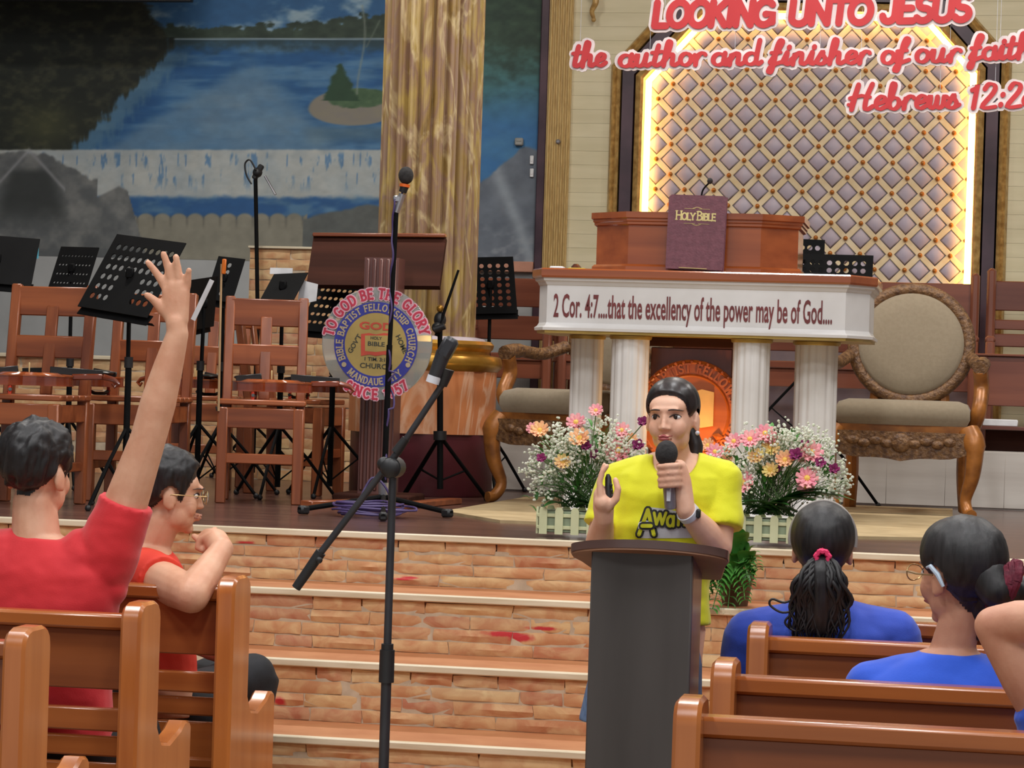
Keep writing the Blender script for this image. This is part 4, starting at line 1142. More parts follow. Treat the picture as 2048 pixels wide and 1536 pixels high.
# --- pulpit
mat('pulpit_gold', (196, 164, 84), .35, metal=.4)
mat('letter_maroon', (122, 52, 52), .5)
YU = 11.4
pc_ = PY(1390, 900, YU)
pu = thing('pulpit', 'white pulpit table on fluted columns with wooden top and scripture on its front', 'pulpit', (pc_.x, YU + .3, ZS))
FLx, FRx = PY(1094, 600, YU).x, PY(1691, 620, YU).x
BLx, BRx = PY(1079, 600, YU + .13).x, PY(1739, 620, YU + .17).x
plan = [(FLx, YU), (FRx, YU), (BRx, YU + .17), (BRx, YU + .72), (BLx, YU + .72), (BLx, YU + .13)]
def grow(poly, d):
    k = len(poly); out = []
    for i in range(k):
        a, b, c = (Vector(poly[i - 1]), Vector(poly[i]), Vector(poly[(i + 1) % k]))
        n1 = (b - a).normalized(); n2 = (c - b).normalized()
        n1 = Vector((n1.y, -n1.x)); n2 = Vector((n2.y, -n2.x)); n = (n1 + n2).normalized()
        out.append(tuple(b + n * d / max(.4, n.dot(n1))))
    return out
zA1, zA0 = PY(1390, 562, YU).z, PY(1390, 668, YU).z
zT = PY(1390, 543, YU).z
def stack(mb, levels):
    for (d0, z0), (d1, z1) in zip(levels, levels[1:]):
        P0, P1 = grow(plan, d0), grow(plan, d1); k = len(P0)
        mb.add([(p[0], p[1], z0) for p in P0] + [(p[0], p[1], z1) for p in P1], [(i, (i + 1) % k, (i + 1) % k + k, i + k) for i in range(k)])
    for (d, z), rev in ((levels[0], True), (levels[-1], False)):
        P0 = grow(plan, d); ids = tuple(range(len(P0))); mb.add([(p[0], p[1], z) for p in P0], [tuple(reversed(ids)) if rev else ids])
    return mb
stack(MB(), [(.018, zA0), (.02, zA0 + .012), (.008, zA0 + .02), (.002, zA0 + .03), (0, zA0 + .034), (0, zA1 - .034), (.004, zA1 - .03), (.01, zA1 - .018), (.02, zA1 - .012), (.022, zA1)]).build('apron', 'white_paint', pu, world=True, ang=20)
stack(MB(), [(.008, zA0 - .012), (.008, zA0)]).build('gold_line', 'pulpit_gold', pu, world=True)
stack(MB(), [(.03, zA1), (.034, zA1 + .008), (.034, zT - .006), (.028, zT)]).build('table_top', 'pulpit_wood', pu, world=True, ang=20)
# apron text fitted between its end points
p0, p1 = PY(1107, 618, YU - .003), PY(1664, 640, YU - .003)
tx = font_text('2 Cor. 4:7....that the excellency of the power may be of God....', .1, 'letter_maroon', 'scripture_text', pu, Matrix.Identity(4), .0015, .0016, 1, 0, 'LEFT')
vs = np.array([v.co for v in tx.data.vertices]); pinv = TF[pu.name].inverted()
tx.data.transform(TF[pu.name])
vs = np.array([v.co for v in tx.data.vertices]); wx = vs[:, 0].max() - vs[:, 0].min(); x00 = vs[:, 0].min()
hcap = 47 / scl(YU) / .073
ctr_z = PY(1107, 626, YU).z
tx.data.transform(pinv @ Matrix.Translation((p0.x, YU - .0015, PY(1385, 640, YU).z)) @ Mx @ Matrix.Diagonal(((p1.x - p0.x) / wx, hcap, 1, 1)) @ Matrix.Translation((-x00, 0, 0)))
# columns
flc = lambda a, z: 1 - .07 * max(0, math.sin(a * 12)) ** .7
for (px0, px1, Y) in ((1138, 1206, YU + .32), (1219, 1298, YU + .12), (1462, 1540, YU + .12), (1586, 1676, YU + .32)):
    pL, pR = PY(px0, 780, Y), PY(px1, 780, Y); cxx = (pL.x + pR.x) / 2; r = (pR.x - pL.x) / 2 * .96
    cl = MB().lathe([(r, ZS + .1), (r, zA0 - .03)], 96, Matrix.Translation((cxx, Y, 0)), flc).build('column', 'white_paint', pu, world=True, ang=50)
    MB().lathe([(r * 1.08, zA0 - .03), (r * 1.12, zA0 - .022), (r * 1.12, zA0 - .014)], 24, Matrix.Translation((cxx, Y, 0))).build('capital', 'pulpit_gold', cl, world=True)
    MB().lathe([(r * 1.25, ZS), (r * 1.25, ZS + .06), (r * 1.05, ZS + .1)], 24, Matrix.Translation((cxx, Y, 0))).build('column_base', 'white_paint', cl, world=True)
# centre board with carved emblem
Yc = YU + .32
xa, xb = PY(1300, 780, Yc).x, PY(1463, 780, Yc).x
wood('centre_wood', (118, 66, 56), (92, 48, 42), 'z', .3)
wood('carved_wood', (196, 104, 44), (150, 72, 28), 'x', .35)
mat('carved_page', (226, 176, 104), .45)
MB().b2((xa, Yc, ZS), (xb, Yc + .04, PY(1380, 696, Yc).z), .004).build('centre_board', 'centre_wood', pu, world=True)
MB().b2((xa - .1, Yc - .02, PY(1380, 694, Yc).z), (xb + .1, Yc + .06, zA0 - .012), .004).build('centre_rail', 'dark_wood_x', pu, world=True)
cc = PY(1382, 828, Yc); Rp = 107 / scl(Yc); MC = discM(cc, Yc)
pq = MB().lathe([(Rp * 1.0, 0), (Rp * 1.0, .03), (Rp * .95, .036), (Rp * .92, .03), (Rp * .74, .03), (Rp * .71, .036), (Rp * .68, .03), (.001, .026)], 56, MC).build('carved_plaque', 'carved_wood', pu, world=True, ang=30, label='round carved wooden emblem lit by a lamp')
ring_text('BIBLE BAPTIST FELLOWSHIP CHURCH', Rp * .765, 195, -75, Rp * .155, Rp * .035, 'carved_wood', 'carved_letter', pq, MC, .028, serif=1, depth=.012)
for k in range(40):
    a = 2 * math.pi * k / 40
    MB().ball((Rp * .965 * math.cos(a), Rp * .965 * math.sin(a), .036), (.009, .009, .008), 6, 4, MC).build('bead', 'carved_wood', pq, world=True)
bkp = [(-.10, -.05), (-.05, -.06), (0, -.045), (.05, -.06), (.105, -.05), (.105, .10), (.05, .112), (0, .095), (-.05, .112), (-.10, .10)]
MB().prism(bkp, .026, .05, MC).build('carved_book', 'carved_page', pq, world=True)
MB().bar(MC @ Vector((-.008, -.03, .055)), MC @ Vector((-.008, .08, .055)), .02, .016, .002).bar(MC @ Vector((-.05, .04, .055)), MC @ Vector((.03, .04, .055)), .02, .016, .002).build('carved_cross', 'carved_wood', pq, world=True)
for k in range(9):
    a = RAD(-150 + k * 15); p = MC @ Vector((Rp * .5 * math.cos(a), Rp * .5 * math.sin(a) - .03, .03)); q = MC @ Vector((Rp * .72 * math.cos(a), Rp * .66 * math.sin(a) - .02, .036))
    MB().tube([p, p.lerp(q, .5) + Vector((0, -.01, 0)), q], [.006, .018, .004], 6).build('carved_leaf', 'carved_wood', pq, world=True)
# base slab
MB().b2((FLx + .1, YU + .0, ZS), (FRx - .1, YU + .62, ZS + .03), .006).build('base_slab', 'white_paint', pu, world=True)
# reading desk on top
RDp = [PY(1193, 500, YU + .22), PY(1256, 500, YU + .08), PY(1521, 500, YU + .08), PY(1596, 500, YU + .18), PY(1606, 500, YU + .55), PY(1205, 500, YU + .55)]
plan_keep = plan; plan = [(p.x, p.y) for p in RDp]
zr0, zr1 = zT, PY(1256, 424, YU + .1).z
rd = thing('reading_desk', 'faceted glossy brown reading desk standing on the white pulpit', 'reading desk', (pc_.x, YU + .3, zT))
stack(MB(), [(.018, zr0), (.018, zr0 + .02), (.008, zr0 + .03)]).build('plinth', 'pulpit_wood', rd, world=True, ang=20)
stack(MB(), [(.0, zr0 + .03), (.0, zr1 - .06)]).build('body', 'pulpit_wood', rd, world=True, ang=20)
stack(MB(), [(.0, zr1 - .06), (.012, zr1 - .054), (.012, zr1 - .044), (.018, zr1 - .04), (.018, zr1 - .03), (.026, zr1 - .026), (.026, zr1)]).build('cornice', 'pulpit_wood', rd, world=True, ang=20)
plan = plan_keep
# bible
mat('bible_cover', (120, 66, 78), .5, (104, 54, 66), 40, bump=.15, bscale=120)
mat('gilt', (226, 206, 138), .35, metal=.4)
A, B, Cc = PY(1340, 389, YU + .016), PY(1456, 393, YU + .016), PY(1330, 537, YU - .012)
Mb = frame(Cc, B - A, A - Cc); bw_, bh = (B - A).length, (A - Cc).length
bo = thing('display_bible', 'large maroon display Bible propped upright against the reading desk', 'book', Cc)
MB().prism([(.004, 0), (bw_ - .004, 0), (bw_ - .002, .01), (bw_, bh - .012), (bw_ - .012, bh), (.012, bh), (0, bh - .012), (.002, .01)], 0, .006, Mb).build('cover', 'bible_cover', bo, world=True)
MB().prism([(.006, .006), (bw_ - .008, .006), (bw_ - .008, bh - .008), (.006, bh - .008)], -.03, 0, Mb).build('page_block', 'paper_white', bo, world=True)
MB().prism([(0, 0), (bw_, 0), (bw_, bh), (0, bh)], -.035, -.03, Mb).build('back_cover', 'bible_cover', bo, world=True)
gm = MB(); xx = bw_ * .14; hu = bh * .115
for ch, k in (('H', 1), ('O', .78), ('L', .78), ('Y', .78), (' ', .6), ('B', 1), ('I', .78), ('B', .78), ('L', .78), ('E', .78)):
    ad = CAP[ch][0] * hu * k * .98
    letter_mesh(gm, ch, CAP, xx, hu * k, hu * .16, .0012, lambda x, y, z: Mb @ Vector((x, y + bh * .665, z + .006)), 1, 0, .9)
    xx += ad * .92
gm.build('title_lettering', 'gilt', bo, world=True, smooth=False)
og = MB()
for (yy, sg) in ((.815, 1), (.615, -1)):
    for (x0_, x1_) in ((.28, .47), (.53, .72)):
        og.bar(Mb @ Vector((bw_ * x0_, bh * yy, .0065)), Mb @ Vector((bw_ * x1_, bh * yy, .0065)), .003, .0015)
    og.tube([Mb @ Vector((bw_ * (.42 + .16 * q / 8), bh * yy + sg * .007 * math.sin(math.pi * q / 8), .0065)) for q in range(9)], .0016, 5)
og.build('gilt_ornament', 'gilt', bo, world=True)
MB().bar(Mb @ Vector((bw_ * .24, .006, .007)), Mb @ Vector((bw_ * .72, .004, .007)), .009, .003).build('publisher_line', 'gilt', bo, world=True)
# gooseneck microphone and papers
g0 = PY(1400, 430, YU + .3)
gn = thing('gooseneck_microphone', 'small black gooseneck microphone rising behind the Bible', 'microphone', (g0.x, g0.y, zr1))
MB().tube(cat_rom([Vector((g0.x, g0.y, zr1)), PY(1402, 400, YU + .3), PY(1406, 380, YU + .29), PY(1418, 366, YU + .27)], 6), .004, 6).build('neck', 'black_metal', gn, world=True)
MB().ball(PY(1420, 362, YU + .26), (.013, .013, .014), 12, 8).build('windscreen', 'foam', gn, world=True)
MB().lathe([(.03, 0), (.03, .012), (.012, .02)], 16, Matrix.Translation((g0.x, g0.y, zr1))).build('base', 'black_plastic', gn, world=True)
q = PY(1125, 534, YU + .2)
o = MB().prism([(-.07, -.05), (.07, -.05), (.06, .06), (-.06, .08)], 0, .006, Matrix.Translation((q.x, YU + .25, zT))).box((q.x - .03, YU + .25, zT + .012), (.06, .08, .014), .004).build('white_paper', 'paper_white')
tag(origin_to(o, (q.x, YU + .25, zT)), 'white papers lying on the pulpit corner', 'paper')
q = PY(1163, 534, YU + .2)
o = MB().b2((q.x - .045, YU + .1, zT), (q.x + .03, YU + .16, zT + .008), .002).build('yellow_booklet', 'paper_yellow')
tag(origin_to(o, (q.x, YU + .13, zT)), 'yellow booklet lying left of the reading desk', 'booklet')
# lamp at the foot of the plaque
lp = PY(1425, 930, YU + .05)
sp = thing('floor_spotlight', 'small warm floor lamp shining up at the carved emblem', 'lamp', (lp.x, YU + .1, ZS + .03))
MB().lathe([(.03, 0), (.03, .01), (.045, .05), (.05, .1)], 16).build('housing', 'black_metal', sp)
MB().lathe([(.04, .1), (.04, .105)], 16).build('lens', emit('lamp_lens', (255, 200, 120), 12), sp)
ld = bpy.data.lights.new('spot_warm', 'SPOT'); ld.energy = 9; ld.color = (1, .55, .2); ld.spot_size = RAD(100); ld.spot_blend = .6; ld.shadow_soft_size = .04
lo = bpy.data.objects.new('spot_warm', ld); COL.objects.link(lo); lo.location = (lp.x, YU + .06, ZS + .16)
d_ = (cc + Vector((-.02, 0, -.02)) - Vector(lo.location)); lo.rotation_euler = d_.to_track_quat('-Z', 'Y').to_euler()

# --- carved armchairs with oval backs
mat('throne_gold', (176, 112, 50), .35, (128, 78, 36), 14, metal=.15, bump=.2)
mat('throne_carved', (132, 96, 60), .45, (84, 56, 36), 50, metal=.1, bump=.8, bscale=70)
mat('taupe_fabric', (144, 130, 108), .85, (138, 124, 102), 60, bump=.06, sheen=.2)
def make_throne():
    t = thing('carved_armchair', 'x', 'armchair')
    W, D = .66, .6
    # seat
    mb = MB(); P = [(-.30, -.3), (.30, -.3), (.27, .26), (-.27, .26)]
    mb.prism(P, .36, .42); mb.build('seat_frame', 'throne_gold', t)
    rows = [(1.0, .42), (1.05, .45), (1.05, .49), (1.0, .52), (.85, .535)]
    mb = MB()
    PP = [(-.28, -.29), (-.15, -.305), (0, -.31), (.15, -.305), (.28, -.29), (.275, 0), (.25, .25), (0, .26), (-.25, .25), (-.275, 0)]
    vs, fs = [], []; k = len(PP)
    for s_, z in rows: vs += [(x * s_, y * s_, z) for x, y in PP]
    for i in range(len(rows) - 1):
        for j in range(k): fs.append((i * k + j, i * k + (j + 1) % k, (i + 1) * k + (j + 1) % k, (i + 1) * k + j))
    fs += [tuple(range((len(rows) - 1) * k, len(rows) * k)), tuple(reversed(range(k)))]
    mb.add(vs, fs).build('seat_cushion', 'taupe_fabric', t, ang=60)
    # carved front apron with scalloped lower edge
    pts = [(-.32, .39), (.32, .39)] + [(x, .30 - .045 * math.cos(x / .3 * math.pi / 2) + .025 * math.sin(abs(x) * 20) * .4) for x in [.3 - .6 * i / 14 for i in range(15)]]
    MB().prism([(x, z) for x, z in pts], .30, .335, Matrix.Rotation(RAD(90), 4, 'X')).build('carved_apron', 'throne_carved', t)
    mb = MB().ball((0, -.34, .34), (.045, .018, .045), 10, 6)
    for s_ in (-1, 1):
        for k in range(4): mb.ball((s_ * (.06 + .05 * k), -.338, .335 + .012 * (k % 2)), (.03, .014, .02), 8, 5)
    mb.build('carved_shell', 'throne_carved', t)
    for sx in (-1, 1):
        x = sx * .30
        MB().tube(cat_rom([(x * .97, -.28, .40), (x * 1.06, -.315, .33), (x * 1.04, -.31, .2), (x * .95, -.28, .09), (x * 1.0, -.31, .03), (x * 1.05, -.345, .022)], 5), [.05 - .0 * i if i < 6 else max(.026, .05 - .0016 * i) for i in range(26)], 10).build('front_leg', 'throne_gold', t)
        MB().tube(cat_rom([(x * .86, .24, .40), (x * .84, .26, .2), (x * .88, .32, 0.012)], 5), [.03] * 11, 8).build('rear_leg', 'throne_gold', t)
        # arm: support curving up, arm rail back to the oval
        MB().tube(cat_rom([(x * 1.02, -.18, .42), (x * 1.1, -.22, .5), (x * 1.12, -.16, .6), (x * 1.1, -.19, .68)], 6), [.034] * 19, 10).build('arm_support', 'throne_gold', t)
        MB().tube(cat_rom([(x * 1.1, -.22, .695), (x * 1.12, -.1, .71), (x * 1.06, .08, .70), (x * .92, .22, .74)], 6), [.036] * 7 + [.03] * 12, 10).build('arm_rest', 'throne_carved', t)
    # oval back, slightly raked
    R = Matrix.Translation((0, .27, .80)) @ Matrix.Rotation(RAD(90 - 9), 4, 'X')
    mb = MB(); vs, fs = [], []; n, m_ = 56, 10; a_, b_ = .262, .268
    for i in range(n):
        t_ = 2 * math.pi * i / n; c = Vector((a_ * math.cos(t_), b_ * math.sin(t_), 0)); nn = Vector((math.cos(t_), math.sin(t_), 0))
        for j in range(m_):
            u = 2 * math.pi * j / m_; rr = .030 + .004 * math.sin(t_ * 28)
            vs.append(c + nn * rr * math.cos(u) + Vector((0, 0, .026 * math.sin(u))))
    for i in range(n):
        for j in range(m_): fs.append((i * m_ + j, ((i + 1) % n) * m_ + j, ((i + 1) % n) * m_ + (j + 1) % m_, i * m_ + (j + 1) % m_))
    mb.add(vs, fs, R).build('oval_frame', 'throne_carved', t, ang=60)
    MB().lathe([(.05, .045), (.15, .042), (.225, .03), (.245, .012), (.246, -.03)], 56, R @ Matrix.Diagonal((1, 1.02, 1, 1))).build('back_cushion', 'taupe_fabric', t, ang=60)
    for sx in (-1, 1): MB().tube(cat_rom([(sx * .2, .25, .42), (sx * .16, .262, .5), (sx * .15, .265, .57)], 4), .03, 8).build('back_support', 'throne_gold', t)
    return t
th0 = make_throne()
for i, (px, py, lb, rz) in enumerate(((1806, 1012, 'carved gilt armchair with round taupe back right of the pulpit', -2), (1172, 1000, 'carved gilt armchair with taupe seat between pillar drum and pulpit', -26))):
    o = th0 if i == 0 else copy_tree(th0)
    Y = 12.78 if i == 0 else 12.55
    o.location = (PY(px, py, Y).x, Y, ZS); o.rotation_euler = (0, 0, RAD(rz)); o['label'] = lb; o['group'] = 'carved armchairs beside the pulpit'
    if i == 0: o.scale = (1.07, 1, 1.03)

# --- choir benches
def bench(x0, x1, Y, z0, label, top=.9, ends=(True, True), boards=((.66, .9), (.5, .57)), front=True):
    t = thing('choir_bench', label, 'bench', ((x0 + x1) / 2, Y, z0))
    for (a, b) in boards: MB().b2((x0, Y, z0 + a), (x1, Y + .03, z0 + b), .005).build('back_board', 'choir_wood', t, world=True)
    MB().b2((x0, Y - .42, z0 + .40), (x1, Y, z0 + .44), .006).build('seat', 'choir_wood', t, world=True)
    MB().b2((x0, Y - .40, z0 + .30), (x1, Y - .37, z0 + .40), .004).build('seat_rail', 'choir_wood', t, world=True)
    for e, x in zip(ends, (x0, x1)):
        MB().box((x, Y + .01, z0 + top / 2 + .03), (.05, .08, top + .06), .015).build('end_post', 'choir_wood_z', t, world=True)
        MB().box((x, Y - .4, z0 + .29), (.05, .07, .58), .012).box((x, Y - .2, z0 + .585), (.055, .46, .04), .012).build('arm', 'choir_wood_z', t, world=True)
    return t
ZC = ZS + .30
Yb1 = 14.7
bench(PY(1150, 600, Yb1).x, PY(1950, 600, Yb1).x, Yb1, ZC, 'long glossy choir bench behind the right armchair and pulpit', PY(1850, 566, Yb1).z - ZC, boards=((.50, PY(1850, 566, Yb1).z - ZC), ))
bench(PY(1982, 600, Yb1).x, PY(2300, 600, Yb1).x, Yb1 - .05, ZC, 'glossy choir bench with open back boards at the far right', PY(2010, 560, Yb1).z - ZC, boards=((PY(2010, 622, Yb1).z - ZC, PY(2010, 563, Yb1).z - ZC), (PY(2010, 660, Yb1).z - ZC, PY(2010, 640, Yb1).z - ZC), (PY(2010, 694, Yb1).z - ZC, PY(2010, 668, Yb1).z - ZC)))
bench(PY(948, 600, Yb1).x, PY(1120, 600, Yb1).x, Yb1, ZC, 'glossy choir bench between the marble pillar and the pulpit', PY(1050, 557, Yb1).z - ZC, boards=((PY(1050, 614, Yb1).z - ZC, PY(1050, 557, Yb1).z - ZC), (PY(1050, 680, Yb1).z - ZC, PY(1050, 632, Yb1).z - ZC)))
# front book rail, right
Yf = 13.85
x0_, x1_ = PY(1950, 800, Yf).x, PY(2300, 800, Yf).x
fr = thing('choir_book_rail', 'brown choir book rail with a shelf right of the armchair', 'book rail', ((x0_ + x1_) / 2, Yf, ZC))
ztop = PY(2000, 708, Yf).z
MB().b2((x0_, Yf, PY(2000, 812, Yf).z), (x1_, Yf + .03, ztop - .012), .004).build('panel', 'choir_wood', fr, world=True)
MB().b2((x0_ - .01, Yf - .02, ztop - .012), (x1_, Yf + .06, ztop), .004).build('top_rail', 'choir_wood', fr, world=True)
MB().b2((x0_, Yf - .12, PY(2000, 852, Yf).z - .02), (x1_, Yf + .03, PY(2000, 852, Yf).z), .004).build('shelf', 'choir_wood', fr, world=True)
for xx in (x0_ + .03, (x0_ + x1_) / 2, x1_ - .03): MB().b2((xx - .03, Yf - .01, ZC), (xx + .03, Yf + .05, ztop - .012), .004).build('post', 'choir_wood_z', fr, world=True)
MB().b2((x0_, Yf + .0, ZC), (x1_, Yf + .03, ZC + .12), .004).build('kick_board', 'dark_wood_x', fr, world=True)
q = PY(2000, 850, Yf - .1); zsh = PY(2000, 852, Yf).z
o = MB().b2((q.x - .09, Yf - .11, zsh), (q.x + .09, Yf + .0, zsh + .035), .004).build('white_book', 'paper_white')
tag(origin_to(o, (q.x, Yf - .05, zsh)), 'white book lying on the choir rail shelf', 'book')
# wall plates and sconce
for (px, py, lb) in ((1062, 319, 'upper white switch plate on the dark wall strip'), (1062, 345, 'lower white switch plate on the dark wall strip')):
    c = PY(px, py, YW - .035); o = MB().box((0, 0, 0), (.022, .012, .05), .003).box((0, -.007, 0), (.01, .004, .02), .001).build('switch_plate', 'paper_white')
    o.location = (c.x, YW - .008, c.z); tag(o, lb, 'switch', 'switch plates on the wall')
mat('beige_box', (150, 150, 146), .5)
c = PY(1039, 284, YW); o = MB().box((0, 0, 0), (.05, .03, .045), .006).box((0, -.016, .008), (.03, .004, .012), .001).build('junction_box', 'beige_box'); o.location = (c.x, YW - .015, c.z)
tag(o, 'small grey junction box on the painted rock', 'junction box')
c = PY(1116, 283, YW - .05); o = MB().lathe([(.014, 0), (.014, .006), (.008, .012)], 12, Mx).build('wall_hook', 'steel'); o.location = (c.x, YW - .045, c.z)
tag(o, 'small bright hook on the gilded pilaster strip', 'hook')
sc_ = PY(1188, 5, YW - .05); so = thing('wall_sconce', 'gilded wall ornament hanging beside the arched niche', 'sconce', (sc_.x, YW - .004, sc_.z))
MB().lathe([(.012, 0), (.03, .012), (.03, .06), (.012, .075)], 16, Mx @ Matrix.Translation((0, .06, 0))).build('backplate', 'gold_mould', so)
MB().tube(cat_rom([(0, -.04, .06), (.012, -.06, .0), (-.01, -.05, -.05), (0, -.04, -.09)], 6), [.022 - .0006 * i for i in range(19)], 8).build('scroll', 'gold_mould', so)
MB().ball((0, -.04, -.1), .014, 10, 6).build('drop', 'gold_mould', so)
# --- projection screen edge at the top
YScr = 14.6
mat('screen_black', (20, 20, 22), .5)
sa, sb_ = PY(-300, 8, YScr), PY(382, 2, YScr)
scn = thing('projection_screen', 'projection screen with black border hanging before the painting', 'screen', ((sa.x + sb_.x) / 2, YScr, sb_.z))
zb = sb_.z - .002
MB().b2((sa.x, YScr, zb), (sb_.x, YScr + .05, zb + 1.5), .004).build('frame', 'screen_black', scn, world=True)
MB().b2((PY(36, 0, YScr).x, YScr - .002, zb + .008), (PY(330, 0, YScr).x, YScr, zb + 1.46)).build('picture', emit('screen_yellow', (226, 222, 150), .8), scn, world=True)
MB().b2((sa.x + .03, YScr - .002, zb + .008), (PY(36, 0, YScr).x - .002, YScr, zb + 1.46)).build('picture_margin', emit('screen_blue', (90, 180, 220), .8), scn, world=True)

# --- hanging verse
mat('verse_red', (204, 50, 54), .45, (190, 40, 46), 4); mat('verse_white', (244, 232, 232), .5)
YT = 13.5
def word(s, x0, x1, y0, y1, hp, font, wpx, opx, parent, brush, slant):
    O, E = PY(x0, y0, YT), PY(x1, y1, YT); X = (E - O); L = X.length; X.normalize(); Uv = Vector((-X.z, 0, X.x))
    h = hp / scl(YT); tw = text_width(s, font) * h; sx = L / (tw + slant * h * 0) if tw else 1
    place = lambda x, y, z: O + X * x + Uv * y + Vector((0, -z, 0))
    x = 0
    for ch in s:
        m1, m2 = MB(), MB()
        a = letter_mesh(m1, ch, font, x, h, wpx / scl(YT), .008, place, 0, slant, sx, .012, brush)
        letter_mesh(m2, ch, font, x, h, (wpx + opx) / scl(YT), .012, place, 0, slant, sx, 0, brush)
        if m1.v:
            lo_ = m1.build('letter', 'verse_red', parent, world=True, smooth=False)
            m2.build('letter_backing', 'verse_white', lo_, world=True, smooth=False)
        x += a
def strings(t, xs, y):
    for x in xs:
        a = PY(x, y, YT + .006); MB().cyl(a, (a.x, a.y, 6.2), .0012, None, 5).build('hanging_thread', 'label_white', t, world=True)
v1 = thing('verse_sign', 'hanging red capital letters reading LOOKING UNTO JESUS', 'sign', PY(1620, 50, YT))
word('LOOKING', 1306, 1548, 53, 50, 46, CAP, 14, 11, v1, False, .12); word('UNTO', 1578, 1742, 49, 46, 46, CAP, 14, 11, v1, False, .12); word('JESUS', 1762, 1940, 44, 40, 48, CAP, 14, 11, v1, False, .12)
strings(v1, (1330, 1530, 1600, 1730, 1800, 1920), 20)
v2 = thing('verse_sign', 'hanging red script reading the author and finisher of our faith', 'sign', PY(1620, 130, YT))
for wd in (('the', 1145, 1212, 134, 132), ('author', 1238, 1412, 134, 130), ('and', 1424, 1522, 131, 129), ('finisher', 1540, 1740, 130, 127), ('of', 1762, 1818, 128, 126), ('our', 1830, 1922, 125, 123), ('faith', 1940, 2066, 121, 116)):
    word(wd[0], wd[1], wd[2], wd[3], wd[4], 46, LOW, 9, 12, v2, True, .12)
strings(v2, (1160, 1300, 1470, 1640, 1800, 1900, 2000), 100)
v3 = thing('verse_sign', 'hanging red script reading Hebrews 12:2a', 'sign', PY(1880, 220, YT))
word('Hebrews', 1696, 1918, 220, 216, 48, LOW, 9, 12, v3, True, .12); word('12_:2a', 1936, 2076, 217, 213, 48, LOW, 9, 12, v3, True, .12)
strings(v3, (1720, 1880, 1990), 185)

# ================================================================== flowers, front furniture
mat('picket_cream', (222, 222, 178), .5, (206, 208, 164), 8); mat('planter_green', (156, 170, 140), .6)
mat('leaf_green', (64, 118, 52), .45, (40, 84, 36), 10, rnd=.15); mat('leaf_bright', (92, 156, 70), .45, (60, 120, 48), 12, rnd=.15)
mat('breath_white', (226, 228, 214), .7, (206, 212, 186), 30); mat('stem_green', (98, 128, 74), .6)
mat('petal_pink', (232, 142, 160), .6, (240, 176, 170), 30, rnd=.06); mat('petal_yellow', (240, 222, 130), .6, (240, 190, 140), 30, rnd=.05)
mat('petal_magenta', (146, 46, 104), .6, (120, 30, 84), 20, rnd=.08); mat('petal_peach', (244, 196, 140), .6, (236, 168, 130), 30, rnd=.05)
mat('flower_eye', (240, 214, 90), .6, (226, 160, 80), 40)
def flower_mesh(R, n, cup):
    mb = MB()
    for ringk, (rr, off, z) in enumerate(((R, 0, 0), (R * .72, .5, .006))):
        for k in range(n):
            a = 2 * math.pi * (k + off) / n; w_ = math.pi / n * 1.1
            pts = []
            for (q, sp, lift) in ((.15, .3, 0), (.6, 1.0, cup * .5), (1.0, .55, cup)):
                for s_ in (-1, 0, 1):
                    aa = a + s_ * w_ * sp
                    pts.append((rr * q * math.cos(aa), rr * q * math.sin(aa), z + lift * rr + (-.004 if s_ else .002)))
            mb.add(pts, [(0, 1, 4, 3), (1, 2, 5, 4), (3, 4, 7, 6), (4, 5, 8, 7)])
    return mb
FL = {}
for nm, m_, R, n, cup in (('pink', 'petal_pink', .038, 9, .35), ('yellow', 'petal_yellow', .032, 9, .3), ('magenta', 'petal_magenta', .022, 5, .7), ('peach', 'petal_peach', .036, 9, .5)):
    o = flower_mesh(R, n, cup).build('petals_' + nm, m_, None, ang=180); FL[nm] = o.data; bpy.data.objects.remove(o)
o = MB().ball((0, 0, .006), (.011, .011, .008), 8, 5).build('eye', 'flower_eye'); EYE = o.data; bpy.data.objects.remove(o)
def leaf_blade(mb, base, tip, wid, droop=.0, n=6, fold=.25):
    base, tip = Vector(base), Vector(tip); d = tip - base
    side = d.cross(Vector((0, 0, 1))); side = side.normalized() if side.length > 1e-6 else Vector((1, 0, 0))
    up = side.cross(d).normalized(); vs = []
    for i in range(n + 1):
        u = i / n; w_ = wid * math.sin(math.pi * min(1, .06 + u * .94)) ** .8
        c = base + d * u + Vector((0, 0, -droop * u * u)) + up * (.12 * d.length * math.sin(math.pi * u))
        vs += [c - side * w_ + up * w_ * fold, c, c + side * w_ + up * w_ * fold]
    fs = []
    for i in range(n):
        a = i * 3; fs += [(a, a + 1, a + 4, a + 3), (a + 1, a + 2, a + 5, a + 4)]
    mb.add(vs, fs)
